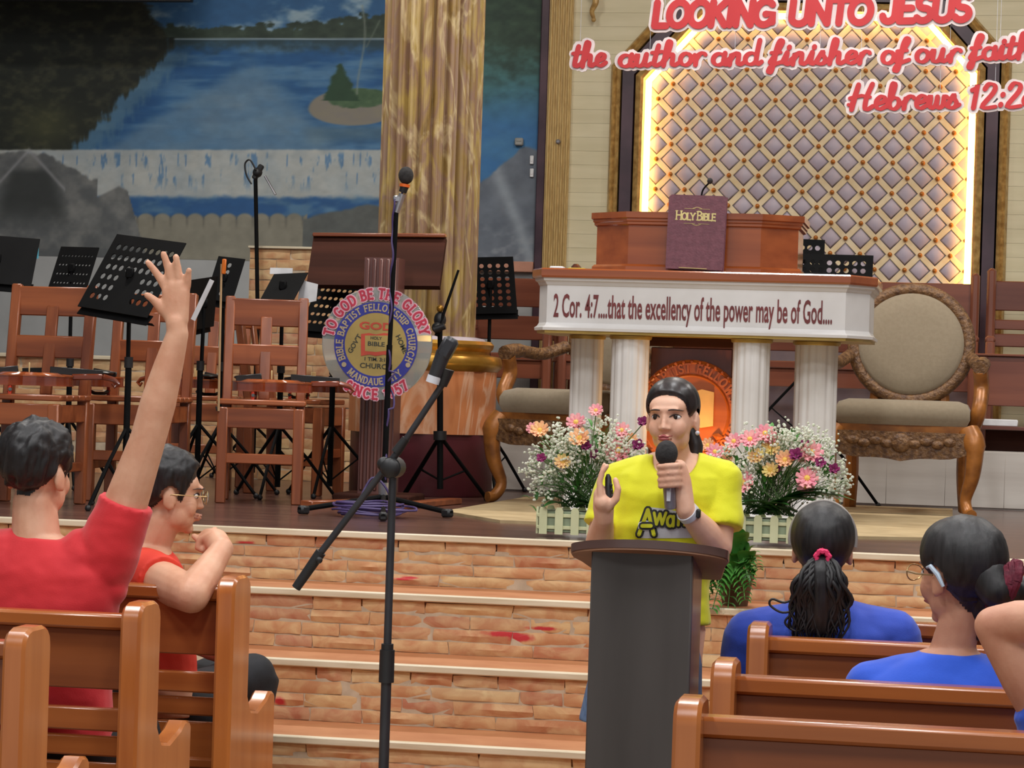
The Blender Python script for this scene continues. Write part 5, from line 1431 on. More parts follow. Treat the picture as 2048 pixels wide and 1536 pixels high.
def arrangement(px, py, Y, flowers, env, label, seed, leaves):
    rs = random.Random(seed); b = PZ(px, py, ZS + .012); b.y = Y; b.x = PY(px, py, Y).x; b.z = ZS + .012
    t = thing('flower_arrangement', label, 'flowers', b, group='flower boxes on the stage edge')
    W, D, H = .35, .18, .1
    bx = MB().box((0, 0, H / 2 - .004), (W - .02, D - .02, H - .02), .004).build('planter_box', 'planter_green', t)
    for (yy, n, vert) in ((-D / 2, 6, 0), (D / 2, 6, 0)):
        for k in range(n):
            x = -W / 2 + .025 + k * (W - .05) / (n - 1)
            MB().prism([(-.015, 0), (.015, 0), (.015, .088), (.009, .1), (-.009, .1), (-.015, .088)], -.004, .004, Matrix.Translation((x, yy, 0)) @ Mx).build('picket', 'picket_cream', bx)
        for z in (.025, .07): MB().box((0, yy * .93, z), (W, .006, .014), .002).build('rail', 'picket_cream', bx)
    for xx in (-W / 2, W / 2):
        for k in range(3):
            MB().prism([(-.015, 0), (.015, 0), (.015, .088), (.009, .1), (-.009, .1), (-.015, .088)], -.004, .004, Matrix.Translation((xx, -D / 2 + .03 + k * .06, 0)) @ Matrix.Rotation(RAD(90), 4, 'Z') @ Mx).build('picket', 'picket_cream', bx)
    stems = MB(); root = b + Vector((0, 0, .1))
    for (fx, fy, kind, s_) in flowers:
        p = PY(fx, fy, Y + rs.uniform(-.12, -.02))
        o = bpy.data.objects.new('flower', FL[kind]); COL.objects.link(o); o.parent = t
        d = (p - root); tilt = Vector((d.x * .6 + rs.uniform(-.15, .15), -.75, .35 + d.z * .5)).normalized()
        o.location = TF[t.name].inverted() @ p; o.rotation_euler = tilt.to_track_quat('Z', 'Y').to_euler(); o.scale = (s_,) * 3
        if kind != 'magenta':
            e = bpy.data.objects.new('flower_eye', EYE); COL.objects.link(e); e.parent = o
        stems.tube([root + Vector((rs.uniform(-.1, .1), rs.uniform(-.05, .05), 0)), root.lerp(p, .6) + Vector((0, 0, .03)), p - tilt * .004], .0022, 5)
    br = MB(); cx, cy, rx, ry = env
    for k in range(110):
        a = rs.uniform(-.35, math.pi + .35); q = rs.uniform(.25, 1) ** .6
        fx, fy = cx + rx * q * math.cos(a), cy - ry * q * math.sin(a) * rs.uniform(.75, 1.05)
        c = PY(fx, fy, Y + rs.uniform(-.13, .1))
        stems.tube([root + Vector((rs.uniform(-.1, .1), rs.uniform(-.05, .05), 0)), root.lerp(c, .6) + Vector((0, 0, .02)), c], .0013, 4)
        for j in range(rs.randint(12, 22)):
            e = c + Vector((rs.gauss(0, .016), rs.gauss(0, .016), rs.gauss(0, .02))); r = rs.uniform(.004, .0078)
            br.ball(e, (r, r, r * .8), 5, 3)
    bo = br.build('baby_breath', 'breath_white', t, world=True); bo['kind'] = 'stuff'
    so = stems.build('stems', 'stem_green', t, world=True); so['kind'] = 'stuff'
    fo = MB()
    for k in range(300):
        a = rs.uniform(-.5, math.pi + .5); q = rs.uniform(.1, .92)
        c = PY(cx + rx * q * math.cos(a), cy + 8 - ry * .95 * q * math.sin(a), Y + rs.uniform(-.06, .12))
        d = Vector((rs.uniform(-1, 1), rs.uniform(-.8, .5), rs.uniform(.1, 1))).normalized()
        leaf_blade(fo, c, c + d * rs.uniform(.03, .055), rs.uniform(.006, .011), .005, 3)
    fo = fo.build('foliage', 'leaf_bright', t, world=True, ang=180); fo['kind'] = 'stuff'
    for (tx_, ty_, w_) in leaves:
        mb = MB(); leaf_blade(mb, root + Vector((rs.uniform(-.08, .08), -.05, .0)), PY(tx_, ty_, Y - rs.uniform(.05, .16)), w_ * 1.5, .02)
        mb.build('large_leaf', 'leaf_green', t, world=True, ang=180)
arrangement(1172, 1061, 9.78, [(1080, 862, 'peach', 1.0), (1066, 858, 'pink', .7), (1152, 846, 'pink', 1.0), (1192, 822, 'pink', .75), (1160, 878, 'peach', 1.1), (1243, 862, 'pink', .9), (1238, 903, 'pink', 1.35),
    (1276, 893, 'magenta', 1.1), (1125, 924, 'yellow', 1.0), (1083, 918, 'magenta', .9), (1190, 911, 'magenta', .9), (1286, 846, 'magenta', 1.0), (1172, 894, 'magenta', 1.0), (1262, 880, 'peach', .7), (1268, 940, 'pink', .9)],
    (1172, 965, 122, 138), 'white picket flower box of pink and yellow blooms left of the speaker', 5,
    [(1068, 985, .02), (1085, 1005, .022), (1110, 1000, .02), (1150, 1008, .02), (1235, 1000, .022), (1270, 985, .02), (1058, 962, .014), (1200, 1012, .02), (1290, 1005, .02), (1130, 985, .02)])
arrangement(1535, 1077, 9.8, [(1468, 884, 'pink', .9), (1500, 880, 'pink', 1.0), (1530, 868, 'pink', 1.0), (1540, 876, 'pink', .8), (1512, 913, 'yellow', 1.0), (1541, 896, 'yellow', 1.1), (1570, 921, 'peach', 1.0), (1541, 941, 'yellow', 1.0),
    (1622, 906, 'pink', 1.2), (1610, 912, 'pink', 1.0), (1614, 958, 'pink', 1.15), (1612, 975, 'pink', .9), (1486, 967, 'pink', 1.2), (1592, 912, 'magenta', 1.2), (1611, 890, 'magenta', .9), (1668, 940, 'magenta', 1.0), (1640, 928, 'magenta', 1.0),
    (1430, 905, 'pink', .9), (1452, 925, 'peach', .8), (1445, 935, 'magenta', .9), (1416, 892, 'peach', .8), (1555, 940, 'magenta', .8)],
    (1556, 968, 138, 132), 'white picket flower box of pink blooms with long dark leaves right of the speaker', 9,
    [(1712, 990, .03), (1695, 975, .02), (1670, 1005, .024), (1625, 1030, .03), (1600, 1045, .026), (1490, 1010, .02), (1520, 1020, .02), (1560, 1012, .02), (1460, 1000, .02), (1580, 1000, .02), (1650, 985, .02), (1440, 1010, .02)])
# potted fern on the step
zf1 = 1.03 - RISE
b = PZ(1470, 1196, zf1); b.y = 9.26; b.x = PY(1470, 1196, 9.26).x
fp = thing('potted_fern', 'green leafy fern in a brown pot on the step behind the speaker', 'potted plant', b)
mat('pot_brown', (92, 66, 44), .7)
MB().lathe([(.045, 0), (.06, .09), (.066, .095), (.066, .115), (.055, .115), (.05, .1)], 20).build('pot', 'pot_brown', fp)
rs = random.Random(12); top = b + Vector((0, 0, .11))
for k, (tx_, ty_) in enumerate(((1410, 1165), (1400, 1200), (1425, 1218), (1455, 1225), (1432, 1180), (1500, 1170), (1515, 1140), (1405, 1130), (1490, 1200))):
    e = PY(tx_, ty_, 9.26 - .17 - .02 * (k % 3)); mid = top.lerp(e, .5) + Vector((0, -.02, .07))
    cv = cat_rom([top, mid, e], 7); mb = MB().tube(cv, .002, 4)
    for i in range(2, len(cv)):
        d = (cv[i] - cv[i - 1]).normalized(); sd = d.cross(Vector((0, -1, .2))).normalized(); ln = .07 * (1.05 - i / len(cv) * .8)
        for s_ in (-1, 1): leaf_blade(mb, cv[i], cv[i] + (sd * s_ + d * .5) * ln, .012, .006, 3)
    mb.build('frond', 'leaf_bright', fp, world=True, ang=180)
for k, (tx_, ty_) in enumerate(((1440, 1090), (1455, 1068), (1475, 1056), (1495, 1066), (1508, 1080), (1482, 1090), (1465, 1110), (1500, 1105), (1445, 1120), (1512, 1118), (1428, 1108), (1478, 1130))):
    mb = MB(); e = PY(tx_, ty_, 9.26 - .1 - .03 * (k % 4)); leaf_blade(mb, top.lerp(e, .45) + Vector((rs.uniform(-.02, .02), -.03, 0)), e + Vector((0, 0, .02)), .034, .015, 5)
    mb.tube([top, top.lerp(e, .5) + Vector((0, 0, .01))], .002, 4); mb.build('leaf', 'leaf_bright', fp, world=True, ang=180)

# --- front boom stand on the hall floor
Yd = 6.2
b = Vector((PY(776, 1600, Yd).x, Yd, 0))
t = thing('microphone_boom_stand', 'black boom microphone stand in the aisle with its boom crossing the steps', 'mic stand', b)
b = Vector((PY(784, 1000, Yd).x, Yd, 0))
zcl = PY(784, 935, Yd).z
mat('stand_grey', (62, 62, 66), .4, (48, 48, 52), 8, metal=.3)
MB().cyl(b + Vector((0, 0, .1)), (b.x, Yd, PY(783, 1340, Yd).z), .0128, None, 14).build('lower_tube', 'stand_grey', t, world=True)
MB().cyl((b.x, Yd, PY(783, 1365, Yd).z), (b.x, Yd, PY(783, 1300, Yd).z), .019, .0185, 14).cyl((b.x, Yd, PY(783, 1305, Yd).z), (b.x, Yd, PY(783, 1288, Yd).z), .015, None, 14).build('height_collar', 'black_plastic', t, world=True)
MB().cyl((b.x, Yd, PY(783, 1320, Yd).z), (b.x, Yd, zcl), .0098, None, 12).build('upper_tube', 'stand_grey', t, world=True)
MB().cyl((b.x, Yd - .03, zcl), (b.x, Yd + .03, zcl), .026, None, 16).ball((b.x, Yd - .035, zcl), (.024, .014, .024), 12, 6).ball((b.x - .018, Yd - .02, zcl + .008), .018, 10, 6).build('clutch', 'black_plastic', t, world=True)
MB().cyl(PY(640, 1107, Yd - .02), PY(795, 905, Yd - .02), .0085, None, 12).cyl(PY(790, 912, Yd - .02), PY(884, 770, Yd - .02), .0078, None, 12).build('boom', 'stand_grey', t, world=True)
MB().cyl(PY(592, 1176, Yd - .02), PY(642, 1104, Yd - .02), .0115, .0135, 12).ball(PY(638, 1120, Yd - .03), .009, 8, 6).build('boom_handle', 'black_plastic', t, world=True)
MB().cyl(PY(792, 905, Yd - .02), PY(812, 877, Yd - .02), .0125, .010, 12).build('boom_collar', 'black_plastic', t, world=True)
MB().cyl(PY(884, 772, Yd - .02), PY(893, 738, Yd - .02), .012, .02, 12).build('clip', 'black_plastic', t, world=True)
mb_ = MB().cyl(PY(866, 762, Yd - .035), PY(888, 704, Yd - .035), .0155, .019, 16).build('microphone_body', 'stand_grey', t, world=True)
MB().cyl(PY(864.5, 766, Yd - .036), PY(869, 752, Yd - .036), .0165, None, 16).build('label_band', 'label_white', mb_, world=True)
MB().bar(PY(884, 716, Yd - .035), PY(906, 676, Yd - .035), .036, .036, .008, (0, 1, 0)).build('head', 'stand_grey', mb_, world=True)
tripod(None, t, b, .22, .34, .5, .01)
# --- lectern in the aisle
Yl = 6.85
mat('lectern_grey', (74, 70, 68), .45, (60, 56, 54), 3, (2, 2, .3)); wood('lectern_brown', (104, 70, 56), (74, 46, 38), 'z', .4); mat('lectern_under', (140, 100, 74), .6, (120, 84, 62), 8)
wood('lectern_top', (84, 60, 54), (62, 42, 38), 'x', .35)
xl, xr = PY(1180, 1200, Yl).x, PY(1383, 1200, Yl).x
fl_ = thing('aisle_lectern', 'slim dark grey lectern with rounded top board before the speaker', 'lectern', ((xl + xr) / 2, Yl + .15, 0))
zt_ = PY(1290, 1100, Yl).z
MB().b2((xl, Yl, .04), (xr, Yl + .03, zt_), .004).build('front_panel', 'lectern_grey', fl_, world=True)
for x_ in (xl, xr - .022): MB().b2((x_, Yl + .03, .04), (x_ + .022, Yl + .26, zt_), .003).build('side_panel', 'lectern_brown', fl_, world=True)
MB().b2((xl - .04, Yl - .04, 0), (xr + .04, Yl + .32, .045), .008).build('base', 'lectern_brown', fl_, world=True)
MB().b2((xl + .022, Yl + .05, .7), (xr - .022, Yl + .25, .72), .002).build('shelf', 'lectern_brown', fl_, world=True)
# rounded board, rising towards the hall side
xc = (PY(1135, 1110, Yl).x + PY(1452, 1130, Yl).x) / 2; hw = (PY(1452, 1130, Yl).x - PY(1135, 1110, Yl).x) / 2
out = []
for i in range(25):
    a = math.pi * (1 + i / 24); out.append((hw * math.cos(a) * (1.0), .11 * math.sin(a) * (abs(math.sin(a)) ** .2)))
out += [(hw, .04), (hw * .93, .1), (hw * .8, .30), (-hw * .8, .30), (-hw * .93, .1), (-hw, .04)]
Mt = Matrix.Translation((xc, Yl + .06, PY(1290, 1098, Yl).z + .0)) @ Matrix.Rotation(RAD(-14), 4, 'X')
MB().prism(out, -.022, .0, Mt).build('top_board', 'lectern_top', fl_, world=True)
MB().prism([(x * .985, y * .985) for x, y in out], -.027, -.022, Mt).build('board_underside', 'lectern_under', fl_, world=True)

# --- pews
wood('pew_panel', (150, 84, 42), (114, 58, 28), 'x', .3, coat=.3)
def pew(px_end, py_top, Y, side, label, zt=None, far=None):
    """side=-1: block on the right of the aisle, its end panel is at the left; +1 the other way"""
    P = PY(px_end, py_top, Y); z1 = P.z; TH = .056
    xe0, xe1 = (P.x, P.x + TH)
    X2 = far
    t = thing('church_pew', label, 'pew', ((xe0 + X2) / 2, Y, 0), group='church pews')
    dpt = .185
    # end panel profile in (y,z)
    prof = [(0, 0), (.50, 0), (.50, .585), (.485, .60), (.44, .605), (.40, .585), (.30, .56), (.225, .57), (dpt, .62), (dpt, z1 - .05)]
    prof += [(dpt - .05 + .05 * math.cos(a), z1 - .05 + .05 * math.sin(a)) for a in (.5, 1.0, math.pi / 2)] + [(.05 - .05 * math.sin(a), z1 - .05 + .05 * math.cos(a)) for a in (0, .55, 1.05)] + [(0, z1 - .05)]
    Mp = Matrix(((0, 0, 1, 0), (1, 0, 0, Y), (0, 1, 0, 0), (0, 0, 0, 1)))
    def endp(x0):
        mb = MB(); n = len(prof); b_ = .008
        for (xa_, sc_) in ((x0, 0),): pass
        vs = []; cy = sum(p[0] for p in prof) / n; cz = sum(p[1] for p in prof) / n
        def inset(d):
            o_ = []
            for i in range(n):
                a_, b2, c_ = Vector(prof[i - 1]), Vector(prof[i]), Vector(prof[(i + 1) % n])
                n1 = (b2 - a_).normalized(); n2 = (c_ - b2).normalized(); nn = (Vector((-n1.y, n1.x)) + Vector((-n2.y, n2.x)))
                nn = nn.normalized() if nn.length > 1e-6 else Vector((0, 0)); o_.append(b2 + nn * d)
            return o_
        ins_ = inset(b_)
        for (x_, q) in ((x0, ins_), (x0 + b_, prof), (x0 + TH - b_, prof), (x0 + TH, ins_)):
            vs += [(x_, Y + p[0], p[1]) for p in q]
        fs = [tuple(range(n)), tuple(reversed(range(3 * n, 4 * n)))]
        for k in range(3): fs += [(k * n + i, k * n + (i + 1) % n, (k + 1) * n + (i + 1) % n, (k + 1) * n + i) for i in range(n)]
        return mb.add(vs, fs)
    endp(xe0).build('end_panel', 'pew_wood_z', t, world=True, ang=30)
    endp(X2 if side < 0 else X2 - TH).build('end_panel', 'pew_wood_z', t, world=True, ang=30)
    a_, b_ = (xe1 - .01, X2 + .01) if side < 0 else (X2, xe0 + .01)
    zr = z1 - .036
    MB().b2((a_, Y + .06, zr - .042), (b_, Y + .125, zr), .008).build('top_rail', 'pew_wood', t, world=True)
    MB().b2((a_, Y + .085, zr - .205), (b_, Y + .11, zr - .042), .004).build('back_panel', 'pew_panel', t, world=True)
    MB().b2((a_, Y + .10, zr - .32), (b_, Y + .135, zr - .258), .005).build('back_rail', 'pew_wood', t, world=True)
    MB().b2((a_, Y + .115, zr - .39), (b_, Y + .14, zr - .335), .005).build('back_rail', 'pew_wood', t, world=True)
    MB().b2((a_, Y + .13, zr - .52), (b_, Y + .155, zr - .41), .005).build('lower_panel', 'pew_wood', t, world=True)
    MB().b2((a_, Y + .12, .40), (b_, Y + .5, .435), .008).build('seat', 'pew_wood', t, world=True)
    MB().b2((a_, Y + .46, .30), (b_, Y + .485, .40), .004).build('seat_rail', 'pew_wood', t, world=True)
    return t
LX = -3.4
pew(5, 1258, 5.91, 1, 'glossy brown pew whose rounded end stands behind the raised-hand man', far=LX)
pew(241, 1207, 6.68, 1, 'glossy brown pew in which the raised-hand man sits', far=LX)
pew(433, 1154, 7.45, 1, 'glossy brown pew at the steps where the man with glasses sits', far=LX)
RX = 3.4
pew(1346, 1402, 5.21, -1, 'glossy brown pew behind the person with the bent elbow', far=RX)
pew(1421, 1324, 5.97, -1, 'glossy brown pew in which the woman with the dark red hair tie sits', far=RX)
pew(1494, 1249, 6.93, -1, 'glossy brown pew in which the ponytailed woman sits', far=RX)
pew(1560, 1212, 7.45, -1, 'glossy brown front pew right before the steps', far=RX)

# ================================================================== people
def skin_mat(name, c, c2):
    m = mat(name, c, .5, c2, 14, bump=.05, bscale=160)
    b = m.node_tree.nodes['Principled BSDF']; b.inputs['Subsurface Weight'].default_value = .12; b.inputs['Subsurface Radius'].default_value = (.02, .008, .005); b.inputs['Subsurface Scale'].default_value = .3
skin_mat('skin_light', (232, 186, 160), (222, 168, 140)); skin_mat('skin_tan', (220, 170, 140), (206, 150, 120)); skin_mat('skin_brown', (206, 152, 124), (190, 132, 106))
mat('hair_black', (34, 31, 33), .5, (15, 14, 16), 26, (3, 3, .5), bump=.12); mat('hair_dark', (46, 36, 36), .36, (22, 18, 18), 26, (3, 3, .5), bump=.05)
mat('shirt_yellow', (226, 226, 22), .75, (214, 212, 10), 5, bump=.1, bscale=300, sheen=.2)
mat('shirt_red', (212, 38, 46), .75, (196, 28, 40), 5, bump=.1, bscale=300, sheen=.2)
mat('shirt_orange', (226, 66, 46), .75, (214, 54, 40), 5, bump=.1, bscale=300)
mat('shirt_blue', (44, 78, 190), .75, (34, 62, 168), 5, bump=.1, bscale=300, sheen=.2)
mat('shirt_royal', (30, 86, 212), .75, (22, 72, 190), 5, bump=.1, bscale=300, sheen=.2)
mat('denim', (104, 132, 168), .8, (78, 104, 142), 40, (3, 3, 1), bump=.2, bscale=300); mat('pants_black', (30, 32, 38), .8, (22, 24, 28), 20, bump=.1, bscale=300)
mat('lips', (176, 84, 84), .4); mat('lips_brown', (178, 116, 98), .5); mat('eye_white', (226, 222, 220), .25); mat('iris', (44, 28, 22), .15); mat('brow', (66, 50, 45), .8)
def cap(mb, p0, r0, p1, r1, n=16):
    p0, p1 = Vector(p0), Vector(p1); d = (p1 - p0); L = d.length; d = d.normalized() if L > 1e-6 else Vector((0, 0, 1))
    pts, rs_ = [], []
    for i in range(5):
        a = math.pi / 2 * (1 - i / 4); pts.append(p0 - d * r0 * math.sin(a)); rs_.append(max(1e-4, r0 * math.cos(a)))
    for i in range(5):
        a = math.pi / 2 * i / 4; pts.append(p1 + d * r1 * math.sin(a)); rs_.append(max(1e-4, r1 * math.cos(a)))
    mb.tube(pts, rs_, n)
def chain(mb, pts, rs_):
    for a, b, r0, r1 in zip(pts, pts[1:], rs_, rs_[1:]): cap(mb, a, r0, b, r1)
def loft(mb, secs, n=28, ex=2.4):
    vs, fs = [], []
    for (c, rx, ry, rz) in secs:
        for j in range(n):
            a = 2 * math.pi * j / n; ca, sa = math.cos(a), math.sin(a)
            x = rx * abs(ca) ** (2 / ex) * (1 if ca >= 0 else -1); y = ry * abs(sa) ** (2 / ex) * (1 if sa >= 0 else -1)
            vs.append((c[0] + x * math.cos(rz) - y * math.sin(rz), c[1] + x * math.sin(rz) + y * math.cos(rz), c[2]))
    k = len(secs)
    for i in range(k - 1):
        for j in range(n): fs.append((i * n + j, i * n + (j + 1) % n, (i + 1) * n + (j + 1) % n, (i + 1) * n + j))
    fs += [tuple(reversed(range(n))), tuple((k - 1) * n + j for j in range(n))]
    mb.add(vs, fs)
def remesh(mb, voxel, smooth_it=6):
    me = bpy.data.meshes.new('tmp'); me.from_pydata(mb.v, [], mb.f)
    bm = bmesh.new(); bm.from_mesh(me); bmesh.ops.recalc_face_normals(bm, faces=bm.faces[:]); bm.to_mesh(me); bm.free()
    o = bpy.data.objects.new('tmp', me); COL.objects.link(o)
    r = o.modifiers.new('r', 'REMESH'); r.mode = 'VOXEL'; r.voxel_size = voxel; r.use_smooth_shade = True
    s_ = o.modifiers.new('s', 'SMOOTH'); s_.factor = .5; s_.iterations = smooth_it
    out = bpy.data.meshes.new_from_object(o.evaluated_get(bpy.context.evaluated_depsgraph_get()))
    bpy.data.objects.remove(o); bpy.data.meshes.remove(me)
    return out
def coords(me):
    a = np.empty(len(me.vertices) * 3); me.vertices.foreach_get('co', a); return a.reshape(-1, 3)
def normals(me):
    a = np.empty(len(me.vertices) * 3); me.vertices.foreach_get('normal', a); return a.reshape(-1, 3)
def put(me, a): me.vertices.foreach_set('co', np.ascontiguousarray(a).ravel()); me.update()
def wrinkle(me, amp, sc, seed=0, z_lo=None):
    a, n = coords(me), normals(me)
    w1 = fbm(a[:, 0] * sc[0] + a[:, 1] * 3 + a[:, 2] * sc[2], a[:, 2] * sc[1] - a[:, 0] * sc[3], seed, 3)
    put(me, a + n * ((w1 - .5) * 2 * amp)[:, None])
def finish(me, name, m, parent):
    Mi = TF[parent.name].inverted(); me.transform(Mi); me.materials.clear()
    return link(name, me, m, parent, True, 180)
def head_frame(c, rz, rx=0.0, ry=0.0): return Matrix.Translation(c) @ Matrix.Rotation(rz, 4, 'Z') @ Matrix.Rotation(ry, 4, 'Y') @ Matrix.Rotation(rx, 4, 'X')
def head_prims(mb, H, s=1.0, neck=None, face=True, female=True, lean=(0, .03, -.2)):
    S = H @ Matrix.Diagonal((s, s, s, 1))
    e = lambda c, r, n=20, m=14: mb.ball(c, r, n, m, S)
    e((0, .016, .034), (.073, .092, .079)); e((0, -.012, -.005), (.064, .078, .09)); e((0, -.034, -.066), (.038 if female else .052, .048, .042)); e((0, -.066, -.095), (.02, .018, .016))
    e((0, -.05, .035), (.058, .036, .04))
    for sx in (-1, 1):
        e((sx * .031, -.054, -.028), (.028, .027, .034)); e((sx * (.038 if female else .044), -.014, -.056), (.018, .042, .036))
        e((sx * .075, .012, -.012), (.009, .021, .031)); e((sx * .078, .008, -.03), (.007, .012, .014))
    if face:
        p = lambda *v: S @ Vector(v)
        cap(mb, p(0, -.084, .016), .0075 * s, p(0, -.097, -.021), .0095 * s); e((0, -.0985, -.026), (.0118, .0105, .009)); e((.012, -.092, -.029), (.008, .009, .0065)); e((-.012, -.092, -.029), (.008, .009, .0065))
        e((0, -.093, -.053), (.022, .010, .007)); e((0, -.091, -.063), (.020, .010, .008)); e((0, -.088 if not female else -.08, .028), (.045, .012, .01))
    a = S @ Vector((0, .012, -.07)); b = S @ Vector(lean) if neck is None else Vector(neck)
    cap(mb, a, (.045 if female else .056) * s, b, (.05 if female else .064) * s)
def sockets(me, H, s=1.0):
    Hi = np.array((H @ Matrix.Diagonal((s, s, s, 1))).inverted()); a = coords(me); L = a @ Hi[:3, :3].T + Hi[:3, 3]
    push = np.zeros(len(a))
    for sx in (-1, 1):
        d2 = ((L[:, 0] - sx * .031) / .019) ** 2 + ((L[:, 2] - .006) / .0125) ** 2
        push += .0055 * np.exp(-d2 * 1.1) * (L[:, 1] < -.04)
    d = np.array(H.to_3x3() @ Vector((0, 1, 0))) * s
    put(me, a + push[:, None] * d)
HB_F = ([-.11, -.085, -.066, -.052, -.04, -.028, -.008, .012, .03, .06, .12], [.086, .080, .070, .048, .022, .0, .004, .018, -.035, -.085, -.1])
HB_M = ([-.11, -.085, -.066, -.05, -.04, -.028, -.01, .012, .032, .06, .12], [.074, .068, .056, .036, .014, -.02, -.01, .018, -.02, -.055, -.066])
def hair_cap(me, H, s, bound, thick, name, m, parent, top_boost=0.0, tuft=0.0, seed=0, edge=.028):
    Hi = np.array((H @ Matrix.Diagonal((s, s, s, 1))).inverted()); a, n = coords(me), normals(me)
    L = a @ Hi[:3, :3].T + Hi[:3, 3]
    g = L[:, 2] - np.interp(L[:, 1], bound[0], bound[1])
    ear = (((L[:, 1] - .012) / .027) ** 2 + ((L[:, 2] + .014) / .038) ** 2 < 1) & (np.abs(L[:, 0]) > .066)
    ok = (g > 0) & ~ear & (L[:, 2] > -.14) & (np.abs(L[:, 0]) < .12) & (np.abs(L[:, 1]) < .16)
    f = np.array([p.vertices[:] for p in me.polygons if len(p.vertices) == 4]); keep = ok[f].all(1); f = f[keep]
    used = np.unique(f); idx = -np.ones(len(a), int); idx[used] = np.arange(len(used))
    t = smooth(0, edge, g) * (thick + top_boost * smooth(.02, .1, L[:, 2])) + .0012
    if tuft:
        nz = fbm(L[:, 0] * 70 + L[:, 2] * 20, L[:, 1] * 55, seed, 3) - .45; t = t + tuft * nz * smooth(.0, .05, g)
    v = (a + n * t[:, None])[used]
    # close the shell with an inner layer
    inner = (a - n * .004)[used]; k = len(used); V = np.concatenate([v, inner]); F = idx[f]
    faces = [tuple(q) for q in F] + [tuple(reversed([i + k for i in q])) for q in F]
    mh = bpy.data.meshes.new(name); mh.from_pydata(V.tolist(), [], faces); mh.validate()
    o = bpy.data.objects.new('tmp', mh)
    return finish(mh, name, m, parent)
def front_y(bvh, H, x, z):
    o = H @ Vector((x, -.3, z)); d = (H.to_3x3() @ Vector((0, 1, 0))).normalized()
    hit = bvh.ray_cast(o, d); return (H.inverted() @ hit[0]).y if hit[0] is not None else -.08
def face_features(me, H, parent, female=True, s=1.0):
    bvh = BVHTree.FromPolygons([tuple(v.co) for v in me.vertices], [p.vertices[:] for p in me.polygons])
    for sx in (-1, 1):
        y = front_y(bvh, H, sx * .031, .005)
        ey = MB().ball((sx * .031, y + .0085, .005), (.0145, .0115, .0092), 14, 10, H).build('eye', 'eye_white', parent, world=True, ang=180)
        MB().ball((sx * .031 - .001, y - .0006, .0055), (.008, .0038, .0084), 12, 8, H).build('iris', 'iris', ey, world=True, ang=180)
        up_ = [(sx * .031 + q, front_y(bvh, H, sx * .031 + q, .012) - .0016, .0055 + .0075 * math.cos(q / .0165 * math.pi / 2)) for q in np.linspace(-.016, .016, 9)]
        MB().tube([H @ Vector(p) for p in up_], [.001, .0018, .0022, .0024, .0024, .0024, .0022, .0018, .001], 6).build('lash_line', 'brow', ey, world=True)
        br = [(sx * (.031 + q), front_y(bvh, H, sx * (.031 + q), .027) - .0006, .0245 + .006 * math.cos((q + .004) / .024 * 1.2) - .002) for q in np.linspace(-.018, .023, 9)]
        MB().tube([H @ Vector(p) for p in br], [.002, .003, .0034, .0034, .0031, .0028, .0022, .0016, .0008], 6, flat=.7).build('eyebrow', 'brow', parent, world=True)
    mb = MB()
    for (z, w_, h_) in ((-.0515, .021, .0042), (-.0605, .019, .0055)):
        pts = [(q, front_y(bvh, H, q, z) - .0006, z + (-.0015 if z > -.055 else 0) * abs(q) / .02 + (.0016 * math.cos(q * 300) if z > -.055 else 0)) for q in np.linspace(-w_, w_, 11)]
        mb.tube([H @ Vector(p) for p in pts], [max(.001, (1 if female else .6) * h_ * math.cos(q / w_ * 1.4)) for q in np.linspace(-w_, w_, 11)], 8)
    mb.build('lips', 'lips' if female else 'lips_brown', parent, world=True, ang=180)
def finger(mb, pts, r0, r1):
    k = len(pts); chain(mb, pts, [r0 + (r1 - r0) * i / (k - 1) for i in range(k)])

# ---------------------------------------------------------------- the speaker
Yw = 7.40
base = PY(1300, 1760, Yw); wo = thing('person', 'woman in a bright yellow shirt speaking into a handheld microphone', 'person', (base.x, Yw, 0))
H = head_frame(PY(1344, 836, 7.37), RAD(-9), RAD(2), RAD(-2)); SW = .92
mb = MB(); J = PY
neck_b = J(1352, 925, 7.41)
head_prims(mb, H, SW, neck_b)
chest = [(J(1318, 1240, 7.42), .13, .09, 0), (J(1322, 1150, 7.42), .125, .088, 0), (J(1330, 1060, 7.41), .145, .10, 0), (J(1336, 1000, 7.41), .15, .098, 0), (J(1340, 955, 7.42), .155, .085, 0), (J(1344, 925, 7.43), .11, .065, 0), (J(1350, 905, 7.43), .062, .055, 0)]
loft(mb, chest)
# her left arm (camera right) with the hand round the microphone
mic0, mic1 = J(1333, 905, 7.205), J(1341, 1018, 7.225)
sL, eL, wL = J(1441, 962, 7.42), J(1436, 1092, 7.36), J(1371, 1020, 7.24)
chain(mb, [sL, sL.lerp(eL, .5), eL], [.052, .047, .04]); chain(mb, [eL, eL.lerp(wL, .4), wL], [.041, .04, .0265])
ax = (mic1 - mic0).normalized(); sd = Vector((1, 0, 0))
pal = J(1362, 962, 7.245)
chain(mb, [wL, J(1366, 990, 7.245), pal, J(1358, 935, 7.24)], [.027, .029, .029, .023])
for k, (py_, dx_) in enumerate(((931, 0), (945, 1), (958, 1), (970, -1))):
    c = mic0.lerp(mic1, (py_ - 905) / 113)
    r_ = .0088 - .0005 * (k == 3)
    finger(mb, [c + Vector((.032, .012, 0)), c + Vector((.026, -.019, .002)), c + Vector((.004, -.028, .0)), c + Vector((-.018, -.022, -.003)), c + Vector((-.024, -.004, -.004))], r_ + .0008, r_ - .001)
c = mic0.lerp(mic1, .42)
finger(mb, [J(1362, 985, 7.235), c + Vector((.014, .02, -.01)), c + Vector((-.014, .022, .01)), c + Vector((-.028, .008, .03))], .012, .0085)
